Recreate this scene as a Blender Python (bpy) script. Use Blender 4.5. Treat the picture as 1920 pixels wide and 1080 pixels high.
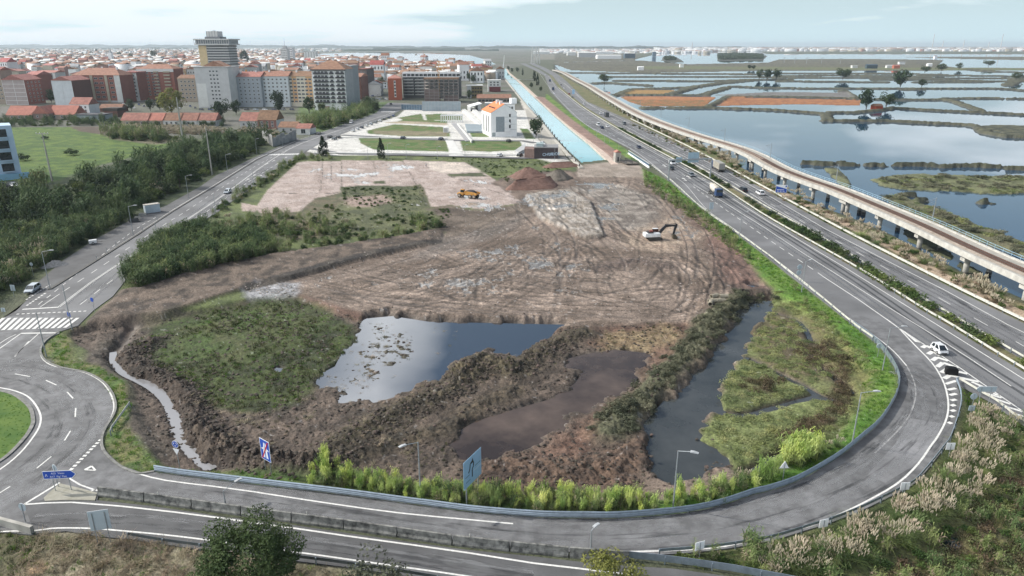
import bpy, bmesh, math, random
import numpy as np
from mathutils import Vector, Matrix
from mathutils.geometry import tessellate_polygon
random.seed(7)
SC = bpy.context.scene
COL = SC.collection
for o in list(bpy.data.objects): bpy.data.objects.remove(o)
# ------------------------------------------------------------------ camera, sky, sun, exposure
F, CX, CY, CAMH = 1320.0, 960.0, 540.0, 50.0
TH = math.atan(456.0/F); CT, ST = math.cos(TH), math.sin(TH)
cam_d = bpy.data.cameras.new('camera'); cam = bpy.data.objects.new('camera', cam_d); COL.objects.link(cam)
cam.location = (0, 0, CAMH); cam.rotation_euler = (math.pi/2-TH, 0, 0)
cam_d.sensor_width = 36; cam_d.lens = F/1920*36; cam_d.clip_start = 1; cam_d.clip_end = 60000
SC.camera = cam
SUN_AZ = (-0.955, 0.295); SUN_EL = 36
w = bpy.data.worlds.new('World'); SC.world = w; w.use_nodes = True
N = w.node_tree.nodes; L = w.node_tree.links
for n in list(N): N.remove(n)
out = N.new('ShaderNodeOutputWorld'); bg = N.new('ShaderNodeBackground')
sky = N.new('ShaderNodeTexSky'); sky.sky_type = 'NISHITA'; sky.sun_disc = False
sky.sun_elevation = math.radians(SUN_EL); sky.sun_rotation = math.atan2(SUN_AZ[0], SUN_AZ[1])
sky.altitude = 30; sky.air_density = 1.0; sky.dust_density = 1.6; sky.ozone_density = 1.2
tc = N.new('ShaderNodeTexCoord'); sep = N.new('ShaderNodeSeparateXYZ'); L.new(tc.outputs['Generated'], sep.inputs[0])
def wm(op, a, b=None, clamp=False):
    m = N.new('ShaderNodeMath'); m.operation = op; m.use_clamp = clamp
    for i, v in enumerate((a, b)):
        if v is None: continue
        if isinstance(v, (int, float)): m.inputs[i].default_value = v
        else: L.new(v, m.inputs[i])
    return m.outputs[0]
zz = wm('ADD', wm('MAXIMUM', sep.outputs[2], 0.0), 0.09)
cmb = N.new('ShaderNodeCombineXYZ'); L.new(wm('DIVIDE', sep.outputs[0], zz), cmb.inputs[0]); L.new(wm('DIVIDE', sep.outputs[1], zz), cmb.inputs[1])
no = N.new('ShaderNodeTexNoise'); no.inputs['Scale'].default_value = 0.5; no.inputs['Detail'].default_value = 6; no.inputs['Roughness'].default_value = 0.5
mp = N.new('ShaderNodeMapping'); mp.inputs['Location'].default_value = (3.1, 1.4, 0); L.new(cmb.outputs[0], mp.inputs[0]); L.new(mp.outputs[0], no.inputs['Vector'])
cr = N.new('ShaderNodeValToRGB'); cr.color_ramp.elements[0].position = 0.50; cr.color_ramp.elements[1].position = 0.66
# more cloud to the left of the view and low down, clear blue high on the right
lf = wm('MAXIMUM', wm('MINIMUM', wm('MULTIPLY', wm('ADD', sep.outputs[0], 0.06), -1.5), 0.19), -0.16); lw_ = wm('MULTIPLY', wm('POWER', wm('SUBTRACT', 1.0, wm('MAXIMUM', sep.outputs[2], 0.0), True), 8.0), wm('MAXIMUM', wm('MINIMUM', wm('MULTIPLY', wm('SUBTRACT', sep.outputs[2], 0.035), 11.0), 0.72), 0.03))
L.new(wm('ADD', wm('ADD', no.outputs['Fac'], lf), wm('SUBTRACT', lw_, 0.02)), cr.inputs[0])
# thinner cloud towards the haze of the horizon
hz = wm('SUBTRACT', 1.0, wm('MULTIPLY', wm('POWER', wm('SUBTRACT', 1.0, wm('MAXIMUM', sep.outputs[2], 0.0), True), 14.0), 0.45), True)
mixc = N.new('ShaderNodeMix'); mixc.data_type = 'RGBA'
L.new(wm('MULTIPLY', cr.outputs[0], hz), mixc.inputs[0]); L.new(sky.outputs[0], mixc.inputs[6])
mixc.inputs[7].default_value = (25, 25.3, 25.8, 1)
# pale air low over the lagoon
mixh = N.new('ShaderNodeMix'); mixh.data_type = 'RGBA'
L.new(wm('POWER', wm('SUBTRACT', 1.0, wm('MAXIMUM', sep.outputs[2], 0.0), True), 5.0), mixh.inputs[0])
L.new(mixc.outputs[2], mixh.inputs[6]); mixh.inputs[7].default_value = (8.0, 10.3, 11.2, 1)
mixs = N.new('ShaderNodeMix'); mixs.data_type = 'RGBA'
L.new(wm('MULTIPLY', wm('MULTIPLY', cr.outputs[0], 0.85), wm('POWER', wm('SUBTRACT', 1.0, wm('MAXIMUM', sep.outputs[2], 0.0), True), 9.0)), mixs.inputs[0])
L.new(mixh.outputs[2], mixs.inputs[6]); mixs.inputs[7].default_value = (11.2, 11.7, 12.1, 1)
L.new(mixs.outputs[2], bg.inputs[0]); bg.inputs[1].default_value = 0.1; L.new(bg.outputs[0], out.inputs[0])
sd_ = bpy.data.lights.new('sun', 'SUN'); sd_.energy = 4.9; sd_.angle = math.radians(0.8); sd_.color = (1.0, 0.94, 0.84)
sun = bpy.data.objects.new('sun', sd_); COL.objects.link(sun)
ce = math.cos(math.radians(SUN_EL)); n_ = math.hypot(*SUN_AZ)
sun.rotation_euler = Vector((SUN_AZ[0]/n_*ce, SUN_AZ[1]/n_*ce, math.sin(math.radians(SUN_EL)))).to_track_quat('Z', 'Y').to_euler()
SC.view_settings.view_transform = 'Standard'; SC.view_settings.look = 'None'; SC.view_settings.gamma = 1.0
SC.view_settings.use_curve_mapping = False; SC.view_settings.exposure = -0.22
SC.cycles.max_bounces = 6; SC.cycles.diffuse_bounces = 2; SC.cycles.glossy_bounces = 3; SC.cycles.transparent_max_bounces = 8
SC.cycles.volume_bounces = 0; SC.cycles.caustics_reflective = False; SC.cycles.caustics_refractive = False
# ------------------------------------------------------------------ helpers
def P(px, py, z=0.0):
    "photo pixel -> the point of the horizontal plane z it shows"
    u = (px-CX)/F; v = (py-CY)/F; t = (CAMH-z)/(ST+v*CT)
    return Vector((u*t, (CT-v*ST)*t, z))
def PX(X, Y, z=0.0):
    "world point -> photo pixel (to look positions up in the ground grid)"
    dz = CAMH-z; zc = Y*CT+dz*ST; yc = Y*ST-dz*CT
    return CX+X/zc*F, CY-yc/zc*F
def SCL(py, z=0.0):
    return F/((CAMH-z)/(ST+(py-CY)/F*CT))
def HGT(ytop, ybase, z=0.0):
    "height of something upright whose foot shows at ybase and whose top shows at ytop"
    p = P(CX, ybase, z); v = (ytop-CY)/F; t = p.y/(CT-v*ST)
    return CAMH-t*(ST+v*CT)-z
def tag(o, label=None, cat=None, group=None, kind=None):
    if label: o['label'] = label
    if cat: o['category'] = cat
    if group: o['group'] = group
    if kind: o['kind'] = kind
    return o
def link(name, me, parent=None, loc=None, rot=None):
    o = bpy.data.objects.new(name, me); COL.objects.link(o)
    if parent is not None: o.parent = parent
    if loc is not None: o.location = loc
    if rot is not None: o.rotation_euler = (0, 0, rot)
    return o
def empty(name, loc, rz=0.0, label=None, cat=None, group=None):
    o = bpy.data.objects.new(name, None); COL.objects.link(o); o.location = loc; o.rotation_euler = (0, 0, rz)
    o.empty_display_size = 0.5
    return tag(o, label, cat, group)
def copy_tree(o, parent=None, kids=None):
    c = o.copy(); COL.objects.link(c)
    if parent is not None: c.parent = parent
    for ch in (KIDS.get(o.name, [])): copy_tree(ch, c)
    return c
KIDS = {}
def index_kids():
    KIDS.clear()
    for o in bpy.data.objects:
        if o.parent: KIDS.setdefault(o.parent.name, []).append(o)
class MB:
    def __init__(s): s.v = []; s.f = []; s.m = []; s.mi = 0
    def add(s, vs, fs):
        b = len(s.v); s.v.extend([tuple(x) for x in vs]); s.f.extend([tuple(i+b for i in f) for f in fs]); s.m.extend([s.mi]*len(fs)); return s
    def box(s, x0, x1, y0, y1, z0, z1, M=None, taper=None):
        c = [Vector(p) for p in ((x0,y0,z0),(x1,y0,z0),(x1,y1,z0),(x0,y1,z0),(x0,y0,z1),(x1,y0,z1),(x1,y1,z1),(x0,y1,z1))]
        if taper:
            tx, ty = taper; cx, cy = (x0+x1)/2, (y0+y1)/2
            for i in range(4, 8): c[i].x = cx+(c[i].x-cx)*tx; c[i].y = cy+(c[i].y-cy)*ty
        if M: c = [M @ p for p in c]
        return s.add(c, [(0,3,2,1),(4,5,6,7),(0,1,5,4),(1,2,6,5),(2,3,7,6),(3,0,4,7)])
    def tube(s, a, b, r0, r1=None, n=8, caps=True):
        a = Vector(a); b = Vector(b); r1 = r0 if r1 is None else r1
        d = (b-a).normalized(); u = d.orthogonal().normalized(); w_ = d.cross(u)
        vs = [a+(u*math.cos(t)+w_*math.sin(t))*r0 for t in [2*math.pi*i/n for i in range(n)]]
        vs += [b+(u*math.cos(t)+w_*math.sin(t))*r1 for t in [2*math.pi*i/n for i in range(n)]]
        fs = [(i, (i+1) % n, n+(i+1) % n, n+i) for i in range(n)]
        if caps: fs += [tuple(range(n-1, -1, -1)), tuple(range(n, 2*n))]
        return s.add(vs, fs)
    def prism(s, pts, a, b, M=None, axis='y'):
        "2-D outline (x,z) pushed from y=a to y=b (axis y), or (x,y) from z=a to z=b (axis z)"
        n = len(pts)
        if axis == 'y': vs = [Vector((x, a, z)) for x, z in pts]+[Vector((x, b, z)) for x, z in pts]
        elif axis == 'x': vs = [Vector((a, x, z)) for x, z in pts]+[Vector((b, x, z)) for x, z in pts]
        else: vs = [Vector((x, y, a)) for x, y in pts]+[Vector((x, y, b)) for x, y in pts]
        if M: vs = [M @ p for p in vs]
        return s.add(vs, [(i, (i+1) % n, n+(i+1) % n, n+i) for i in range(n)]+[tuple(range(n-1, -1, -1)), tuple(range(n, 2*n))])
    def mesh(s, name, mats, smooth=False):
        me = bpy.data.meshes.new(name); me.from_pydata(s.v, [], s.f)
        for m in (mats if isinstance(mats, (list, tuple)) else [mats]): me.materials.append(m)
        if len(me.materials) > 1: me.polygons.foreach_set('material_index', s.m)
        me.update()
        bm = bmesh.new(); bm.from_mesh(me); bmesh.ops.recalc_face_normals(bm, faces=bm.faces); bm.to_mesh(me); bm.free()
        if smooth: me.shade_smooth()
        return me
    def build(s, name, mats, parent=None, smooth=False, loc=None, rot=None):
        return link(name, s.mesh(name, mats, smooth), parent, loc, rot)
def npmesh(name, V, Fq, mats, midx=None, smooth=False, col=None):
    "mesh from numpy arrays; Fq is (n,4) or (n,3)"
    me = bpy.data.meshes.new(name); k = Fq.shape[1]
    me.vertices.add(len(V)); me.vertices.foreach_set('co', V.astype(np.float32).ravel())
    me.loops.add(Fq.size); me.loops.foreach_set('vertex_index', Fq.astype(np.int32).ravel())
    me.polygons.add(len(Fq)); me.polygons.foreach_set('loop_start', np.arange(0, Fq.size, k, dtype=np.int32))
    for m in (mats if isinstance(mats, (list, tuple)) else [mats]): me.materials.append(m)
    if midx is not None: me.polygons.foreach_set('material_index', midx.astype(np.int32))
    if col is not None:
        a = me.color_attributes.new('tint', 'FLOAT_COLOR', 'POINT'); a.data.foreach_set('color', col.astype(np.float32).ravel())
    me.update(calc_edges=True); me.validate()
    if smooth: me.polygons.foreach_set('use_smooth', np.ones(len(Fq), dtype=bool))
    return me
def poly_sheet(name, pts, z, mat, parent=None, thick=0.0, label=None):
    "flat piece with the outline pts (world XY) at height z, with a skirt of depth thick"
    vs = [Vector((p[0], p[1], z)) for p in pts]; tris = tessellate_polygon([vs])
    fs = [tuple(t) for t in tris]; n = len(vs)
    area = sum(vs[i].x*vs[(i+1) % n].y-vs[(i+1) % n].x*vs[i].y for i in range(n))
    out_f = []
    for t in fs:
        a, b, c = (vs[i] for i in t)
        out_f.append(t if (b-a).cross(c-a).z > 0 else (t[0], t[2], t[1]))
    if thick:
        vs += [v-Vector((0, 0, thick)) for v in vs]
        for i in range(n):
            j = (i+1) % n; q = (i, i+n, j+n, j) if area > 0 else (i, j, j+n, i+n)
            out_f.append(q)
    me = bpy.data.meshes.new(name); me.from_pydata(vs, [], out_f); me.materials.append(mat); me.update()
    return link(name, me, parent)
def W(pts, z=0.0): return [P(x, y, z) for x, y in pts]
def smooth_line(pts, n=4):
    "Catmull-Rom through world points"
    if len(pts) < 3: return [Vector(p) for p in pts]
    q = [pts[0]*2-pts[1]]+list(pts)+[pts[-1]*2-pts[-2]]; out_ = []
    for i in range(1, len(q)-2):
        a, b, c, d = q[i-1], q[i], q[i+1], q[i+2]
        for k in range(n):
            t = k/n; out_.append(0.5*((2*b)+(c-a)*t+(2*a-5*b+4*c-d)*t*t+(3*b-a-3*c+d)*t**3))
    out_.append(Vector(pts[-1])); return out_
def normals(line):
    ns = []
    for i in range(len(line)):
        a = line[max(i-1, 0)]; b = line[min(i+1, len(line)-1)]; d = (b-a); d.z = 0; d.normalize(); ns.append(Vector((-d.y, d.x, 0)))
    return ns
def offset(line, d): return [p+n*d for p, n in zip(line, normals(line))]
def extrude_line(line, prof, closed=False):
    "(verts, faces) of the profile [(offset, z)] swept along line"
    ns = normals(line); m = len(prof); vs = []; fs = []
    for p, n in zip(line, ns):
        for o_, z_ in prof: vs.append(p+n*o_+Vector((0, 0, z_)))
    kk = m if closed else m-1
    for i in range(len(line)-1):
        for j in range(kk):
            a = i*m+j; b = i*m+(j+1) % m; fs.append((a, b, b+m, a+m))
    if closed: fs += [tuple(range(m)), tuple(range(len(vs)-1, len(vs)-m-1, -1))]
    return vs, fs
def resample(line, step):
    d = [0.0]
    for i in range(1, len(line)): d.append(d[-1]+(line[i]-line[i-1]).length)
    n = max(1, int(d[-1]/step)); res = []; j = 0
    for k in range(n+1):
        t = d[-1]*k/n
        while j < len(d)-2 and d[j+1] < t: j += 1
        f = (t-d[j])/max(1e-9, d[j+1]-d[j]); res.append(line[j].lerp(line[j+1], min(max(f, 0), 1)))
    return res
# ------------------------------------------------------------------ materials
def srgb(h):
    if isinstance(h, str): h = [int(h[i:i+2], 16)/255 for i in (0, 2, 4)]
    return tuple((c/12.92 if c <= 0.04045 else ((c+0.055)/1.055)**2.4) for c in h)
MATS = {}
def mat(name, col=(0.5, 0.5, 0.5), rough=0.8, metal=0.0, var=0.12, scale=1.0, bump=0.0, bscale=8.0, spec=0.5, col2=None, coord='Object', detail=5, transl=0.0, rnd=0.0, thr=(0.35, 0.65), emit=0.0):
    if name in MATS: return MATS[name]
    m = bpy.data.materials.new(name); m.use_nodes = True; nt = m.node_tree; b = nt.nodes['Principled BSDF']; MATS[name] = m
    b.inputs['Roughness'].default_value = rough; b.inputs['Metallic'].default_value = metal; b.inputs['Specular IOR Level'].default_value = spec
    tcn = nt.nodes.new('ShaderNodeTexCoord'); nz = nt.nodes.new('ShaderNodeTexNoise'); nz.inputs['Scale'].default_value = scale
    nz.inputs['Detail'].default_value = detail; nz.inputs['Roughness'].default_value = 0.62
    if coord == 'World':
        g = nt.nodes.new('ShaderNodeNewGeometry'); nt.links.new(g.outputs['Position'], nz.inputs['Vector'])
    else: nt.links.new(tcn.outputs[coord], nz.inputs['Vector'])
    rp = nt.nodes.new('ShaderNodeValToRGB'); rp.color_ramp.elements[0].position = thr[0]; rp.color_ramp.elements[1].position = thr[1]
    c2 = col2 if col2 else tuple(min(1, c*(1+var)) for c in col); c1 = col if col2 else tuple(c*(1-var) for c in col)
    rp.color_ramp.elements[0].color = (*c1, 1); rp.color_ramp.elements[1].color = (*c2, 1)
    nt.links.new(nz.outputs['Fac'], rp.inputs[0]); src = rp.outputs[0]
    if rnd:
        oi = nt.nodes.new('ShaderNodeObjectInfo'); hs = nt.nodes.new('ShaderNodeHueSaturation')
        mr = nt.nodes.new('ShaderNodeMapRange'); mr.inputs[3].default_value = 1-rnd; mr.inputs[4].default_value = 1+rnd
        nt.links.new(oi.outputs['Random'], mr.inputs[0]); nt.links.new(mr.outputs[0], hs.inputs['Value']); nt.links.new(src, hs.inputs['Color'])
        mr2 = nt.nodes.new('ShaderNodeMath'); mr2.operation = 'MULTIPLY_ADD'; mr2.inputs[1].default_value = -0.06*rnd/0.3; mr2.inputs[2].default_value = 0.5+0.03*rnd/0.3
        nt.links.new(oi.outputs['Random'], mr2.inputs[0]); nt.links.new(mr2.outputs[0], hs.inputs['Hue']); src = hs.outputs[0]
    nt.links.new(src, b.inputs['Base Color'])
    if bump:
        n2 = nt.nodes.new('ShaderNodeTexNoise'); n2.inputs['Scale'].default_value = bscale; n2.inputs['Detail'].default_value = 4
        nt.links.new(tcn.outputs['Object'], n2.inputs['Vector'])
        bp = nt.nodes.new('ShaderNodeBump'); bp.inputs['Strength'].default_value = bump; nt.links.new(n2.outputs['Fac'], bp.inputs['Height']); nt.links.new(bp.outputs[0], b.inputs['Normal'])
    if transl:
        tr = nt.nodes.new('ShaderNodeBsdfTranslucent'); nt.links.new(src, tr.inputs[0]); mx = nt.nodes.new('ShaderNodeMixShader'); mx.inputs[0].default_value = transl
        nt.links.new(b.outputs[0], mx.inputs[1]); nt.links.new(tr.outputs[0], mx.inputs[2]); nt.links.new(mx.outputs[0], nt.nodes['Material Output'].inputs[0])
    if emit:
        b.inputs['Emission Color'].default_value = (*col, 1); b.inputs['Emission Strength'].default_value = emit
    return m
def water_mat(name, col, rough=0.03, ior=1.5, bs=0.4, bstr=0.03, col2=None, sc=0.03):
    m = mat(name, col, rough, 0, 0.1, sc, col2=col2, coord='World'); nt = m.node_tree; b = nt.nodes['Principled BSDF']
    b.inputs['IOR'].default_value = ior
    g = nt.nodes.new('ShaderNodeNewGeometry'); n2 = nt.nodes.new('ShaderNodeTexNoise'); n2.inputs['Scale'].default_value = bs; n2.inputs['Detail'].default_value = 4
    nt.links.new(g.outputs['Position'], n2.inputs['Vector']); bp = nt.nodes.new('ShaderNodeBump'); bp.inputs['Strength'].default_value = bstr
    bp.inputs['Distance'].default_value = 0.3
    nt.links.new(n2.outputs['Fac'], bp.inputs['Height']); nt.links.new(bp.outputs[0], b.inputs['Normal'])
    return m
def asphalt_mat(name, c1, c2, sc=0.35):
    m = mat(name, c1, 0.85, 0, 0.1, sc, col2=c2, coord='World', detail=8, thr=(0.38, 0.62)); nt = m.node_tree; b = nt.nodes['Principled BSDF']
    rp = [n for n in nt.nodes if n.type == 'VALTORGB'][0]; g = nt.nodes.new('ShaderNodeNewGeometry')
    n2 = nt.nodes.new('ShaderNodeTexNoise'); n2.inputs['Scale'].default_value = 0.07; n2.inputs['Detail'].default_value = 3; nt.links.new(g.outputs['Position'], n2.inputs['Vector'])
    n3 = nt.nodes.new('ShaderNodeTexNoise'); n3.inputs['Scale'].default_value = 6; n3.inputs['Detail'].default_value = 3; nt.links.new(g.outputs['Position'], n3.inputs['Vector'])
    mr = nt.nodes.new('ShaderNodeMapRange'); mr.inputs[1].default_value = 0.35; mr.inputs[2].default_value = 0.65; mr.inputs[3].default_value = 0.8; mr.inputs[4].default_value = 1.22
    nt.links.new(n2.outputs['Fac'], mr.inputs[0])
    mr2 = nt.nodes.new('ShaderNodeMapRange'); mr2.inputs[1].default_value = 0.3; mr2.inputs[2].default_value = 0.7; mr2.inputs[3].default_value = 0.9; mr2.inputs[4].default_value = 1.1
    nt.links.new(n3.outputs['Fac'], mr2.inputs[0]); mm = nt.nodes.new('ShaderNodeMath'); mm.operation = 'MULTIPLY'; nt.links.new(mr.outputs[0], mm.inputs[0]); nt.links.new(mr2.outputs[0], mm.inputs[1])
    vm = nt.nodes.new('ShaderNodeVectorMath'); vm.operation = 'SCALE'; nt.links.new(rp.outputs[0], vm.inputs[0]); nt.links.new(mm.outputs[0], vm.inputs['Scale'])
    nt.links.new(vm.outputs[0], b.inputs['Base Color'])
    return m
M_asph = asphalt_mat('asphalt_grey', (0.088, 0.089, 0.093), (0.115, 0.117, 0.122))
M_asph2 = asphalt_mat('asphalt_motorway', (0.135, 0.137, 0.143), (0.165, 0.168, 0.175), 0.12)
M_asph3 = asphalt_mat('asphalt_worn', (0.105, 0.106, 0.11), (0.18, 0.183, 0.19), 0.5)
M_conc = mat('concrete', (0.36, 0.35, 0.32), 0.9, 0, 0.2, 0.6, bump=0.2)
M_concd = mat('concrete_stained', (0.06, 0.062, 0.06), 0.9, 0, 0.2, 1.3, col2=(0.3, 0.3, 0.28), bump=0.3)
M_paint = mat('road_paint', (0.55, 0.55, 0.53), 0.7, 0, 0.2, 3, col2=(0.78, 0.78, 0.76), coord='World')
M_zinc = mat('zinc_rail', (0.30, 0.36, 0.42), 0.42, 0.55, 0.15, 1.5)
M_zincl = mat('weathered_rail', (0.55, 0.55, 0.50), 0.7, 0.1, 0.15, 1.5)
M_pole = mat('grey_steel_pole', (0.34, 0.37, 0.39), 0.5, 0.4, 0.1, 2)
M_white = mat('white_render', (0.79, 0.80, 0.81), 0.85, 0, 0.05, 0.4)
M_dark = mat('dark_rubber', (0.02, 0.02, 0.022), 0.8, 0, 0.2, 3)
M_glass = mat('dark_glass', (0.02, 0.028, 0.035), 0.12, 0, 0.3, 0.8, spec=0.8)
M_terra = mat('terracotta_tiles', (0.27, 0.125, 0.09), 0.9, 0, 0.2, 0.5, col2=(0.40, 0.21, 0.155), bump=0.3, bscale=3, rnd=0.25)
M_terro = mat('old_terracotta', (0.20, 0.10, 0.07), 0.9, 0, 0.2, 0.5, col2=(0.34, 0.17, 0.12), bump=0.3, bscale=3, rnd=0.25)
# ------------------------------------------------------------------ noise and polygon fields
RT = np.random.RandomState(11); TBL = RT.rand(256, 256).astype(np.float32)
def vnoise(x, y, s=0):
    xi = np.floor(x).astype(np.int64); yi = np.floor(y).astype(np.int64); fx = x-xi; fy = y-yi
    fx = fx*fx*(3-2*fx); fy = fy*fy*(3-2*fy); a = (xi+s*37) & 255; b = (yi+s*91) & 255; a1 = (a+1) & 255; b1 = (b+1) & 255
    return (TBL[a, b]*(1-fx)+TBL[a1, b]*fx)*(1-fy)+(TBL[a, b1]*(1-fx)+TBL[a1, b1]*fx)*fy
def fbm(x, y, s=0, o=4, g=0.5):
    r = 0; a = 1; t = 0
    for i in range(o): r = r+a*vnoise(x*2**i+i*17.3, y*2**i+i*5.1, s+i); t += a; a *= g
    return r/t
def seg_dist(X, Y, line, rad):
    "distance to a polyline (only exact within rad)"
    D = np.full(X.shape, 1e9)
    lx = [p[0] for p in line]; ly = [p[1] for p in line]
    m = (X > min(lx)-rad) & (X < max(lx)+rad) & (Y > min(ly)-rad) & (Y < max(ly)+rad)
    if not m.any(): return D
    x = X[m]; y = Y[m]; d = np.full(x.shape, 1e9)
    for i in range(len(line)-1):
        ax, ay, bx, by = lx[i], ly[i], lx[i+1], ly[i+1]; ux, uy = bx-ax, by-ay; l2 = ux*ux+uy*uy+1e-9
        t = np.clip(((x-ax)*ux+(y-ay)*uy)/l2, 0, 1); d = np.minimum(d, np.hypot(x-ax-t*ux, y-ay-t*uy))
    D[m] = d; return D
def poly_sd(X, Y, poly, rad):
    "signed distance, negative inside"
    D = seg_dist(X, Y, list(poly)+[poly[0]], rad)
    lx = [p[0] for p in poly]; ly = [p[1] for p in poly]
    m = (X > min(lx)) & (X < max(lx)) & (Y > min(ly)) & (Y < max(ly)); x = X[m]; y = Y[m]; ins = np.zeros(x.shape, bool); n = len(poly)
    for i in range(n):
        ax, ay, bx, by = lx[i], ly[i], lx[(i+1) % n], ly[(i+1) % n]
        if ay == by: continue
        c = ((ay > y) != (by > y)) & (x < (bx-ax)*(y-ay)/(by-ay)+ax); ins ^= c
    D[m] = np.where(ins, -D[m], D[m]); return D
def sstep(d, b): t = np.clip(0.5-d/(2*b), 0, 1); return t*t*(3-2*t)
# ------------------------------------------------------------------ outlines traced on the photograph
MW_NEAR_L = [(975,119),(1003,132),(1021,142),(1032,172),(1075,217),(1110,242),(1177,277),(1222,310),(1249,334),(1280,362),(1315,391),(1370,430),(1422,469),(1472,510),(1540,562),(1600,610),(1637,638)]
MW_NEAR_R = [(985,119),(1010,130),(1030,142),(1047,165),(1090,200),(1155,241),(1210,272),(1275,307),(1335,341),(1425,401),(1515,453),(1615,510),(1727,581),(1777,610),(1920,698),(2100,805)]
MW_FAR_L = [(990,118),(1014,129),(1036,142),(1054,165),(1097,200),(1163,240),(1220,270),(1285,302),(1365,347),(1440,392),(1547,452),(1665,525),(1760,581),(1840,628),(1915,672),(2080,768)]
MW_FAR_R = [(1000,118),(1022,127),(1046,139),(1062,152),(1100,190),(1180,225),(1240,254),(1290,278),(1365,318),(1440,359),(1565,427),(1690,492),(1815,555),(1920,606),(2120,703)]
RAMP_IN = [(1600,610),(1637,637),(1667,672),(1684,705),(1684,730),(1673,757),(1648,794),(1616,822),(1581,851),(1541,877),(1491,904),(1441,921),(1411,928),(1361,945),(1311,957),(1261,964),(1161,972),(1101,972),(1025,971),(950,966),(875,959),(800,949),(775,946),(650,929),(525,914),(450,905),(400,899),(328,890),(290,884)]
RAMP_OUT = [(1792,716),(1800,740),(1800,765),(1790,800),(1780,827),(1767,845),(1735,885),(1710,910),(1665,933),(1615,957),(1565,977),(1515,993),(1440,1015),(1335,1032),(1235,1040),(1160,1043),(1100,1038),(1007,1029),(887,1018),(775,1003),(675,988),(575,976),(375,948),(277,934),(185,922)]
BARR = [(185,926),(277,938),(375,952),(575,979),(675,992),(775,1007),(880,1022),(1007,1034),(1100,1044),(1180,1049)]
ISLAND = [(0,733),(25,740),(47,755),(58,768),(62,785),(61,797),(50,817),(25,845),(0,865),(-40,885),(-100,893),(-170,885),(-215,855),(-235,815),(-225,770),(-180,738),(-110,722),(-50,723)]
RB_OUT = [(111,622),(95,632),(85,640),(78,650),(76,660),(80,670),(88,678),(100,684),(118,690),(140,694),(160,698),(180,707),(196,718),(206,730),(213,742),(217,758),(216,770),(211,782),(204,793),(197,805),(192,818),(191,832),(195,845),(205,858),(225,874),(244,883),(262,888),(290,884)]
AV_R = [(147,610),(175,582),(212,555),(232,530),(262,492),(297,458),(350,430),(405,400),(450,366),(480,348),(520,320),(550,301),(575,283),(612,262),(652,247),(700,229),(735,216),(755,204),(770,194)]
AV_L = [(92,545),(120,527),(160,501),(210,472),(257,440),(325,395),(400,350),(480,300),(560,263),(597,251),(650,231),(705,212),(715,202),(728,192)]
SV_L = [(0,600),(25,588),(47,566),(75,526),(120,487),(182,447),(240,415),(312,385),(375,350),(405,329),(480,294),(560,258)]
CANAL_L = [(935,130),(937,135),(950,152),(970,177),(992,205),(1015,230),(1040,262),(1065,290),(1090,314)]
CANAL_R = [(948,130),(952,137),(976,157),(1003,182),(1035,210),(1071,240),(1109,270),(1151,308)]
Z_WATER = -1.5; Z_CANAL = -1.3
POND = [(608,735),(612,705),(645,688),(668,640),(690,600),(730,598),(800,609),(900,611),(1062,614),(1030,640),(1008,652),(975,682),(935,668),(905,660),(870,682),(800,730),(740,748),(690,765),(650,745)]
PUD2 = [(838,848),(864,816),(907,791),(985,769),(1040,753),(1088,722),(1100,702),(1064,690),(1060,679),(1105,668),(1155,660),(1215,664),(1188,702),(1176,722),(1127,755),(1067,782),(1028,822),(990,850),(950,864),(870,856)]
CHAN = [(1398,566),(1452,566),(1446,590),(1420,622),(1380,690),(1352,740),(1345,775),(1318,800),(1312,822),(1362,850),(1375,892),(1300,918),(1228,912),(1212,870),(1212,808),(1250,765),(1290,720),(1335,672),(1375,612)]
POOLS = [[(1392,538),(1405,534),(1424,537),(1426,545),(1408,546)], [(640,688+60),(664,746),(668,758),(640,760)], [(520,690+2),(532,694),(526,700),(514,698)]]
DITCH = [(247,612),(232,635),(212,660),(214,678),(232,698),(262,712),(292,728),(318,752),(332,785),(344,822),(372,852),(404,877)]
# wetland creeks between the green cushions on the right
CREEKS = [[(1385,775),(1430,765),(1500,745),(1535,740),(1590,752)], [(1352,770),(1385,772)], [(1405,668),(1450,690),(1500,715),(1545,742)], [(1545,688),(1580,715),(1600,735)], [(1455,585),(1500,600),(1525,640)], [(1400,880),(1440,862),(1462,845),(1500,835)]]
LAGOON_EDGE = [(1085,150),(1120,175),(1160,200),(1200,222),(1260,250),(1330,285),(1372,302),(1400,330),(1450,352),(1500,382),(1560,405),(1620,428),(1680,455),(1740,490),(1800,520),(1850,545),(1930,580),(2050,640),(2300,780)]
FARWATER = [(1030,116),(1190,116),(1200,104),(1260,97),(1420,98),(1440,104),(2300,100),(4000,100),(4000,1300),(2600,1000)]
CITYWATER = [(600,101),(700,98),(800,100),(880,104),(910,112),(932,122),(880,124),(790,121),(740,116),(600,112)]
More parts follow.
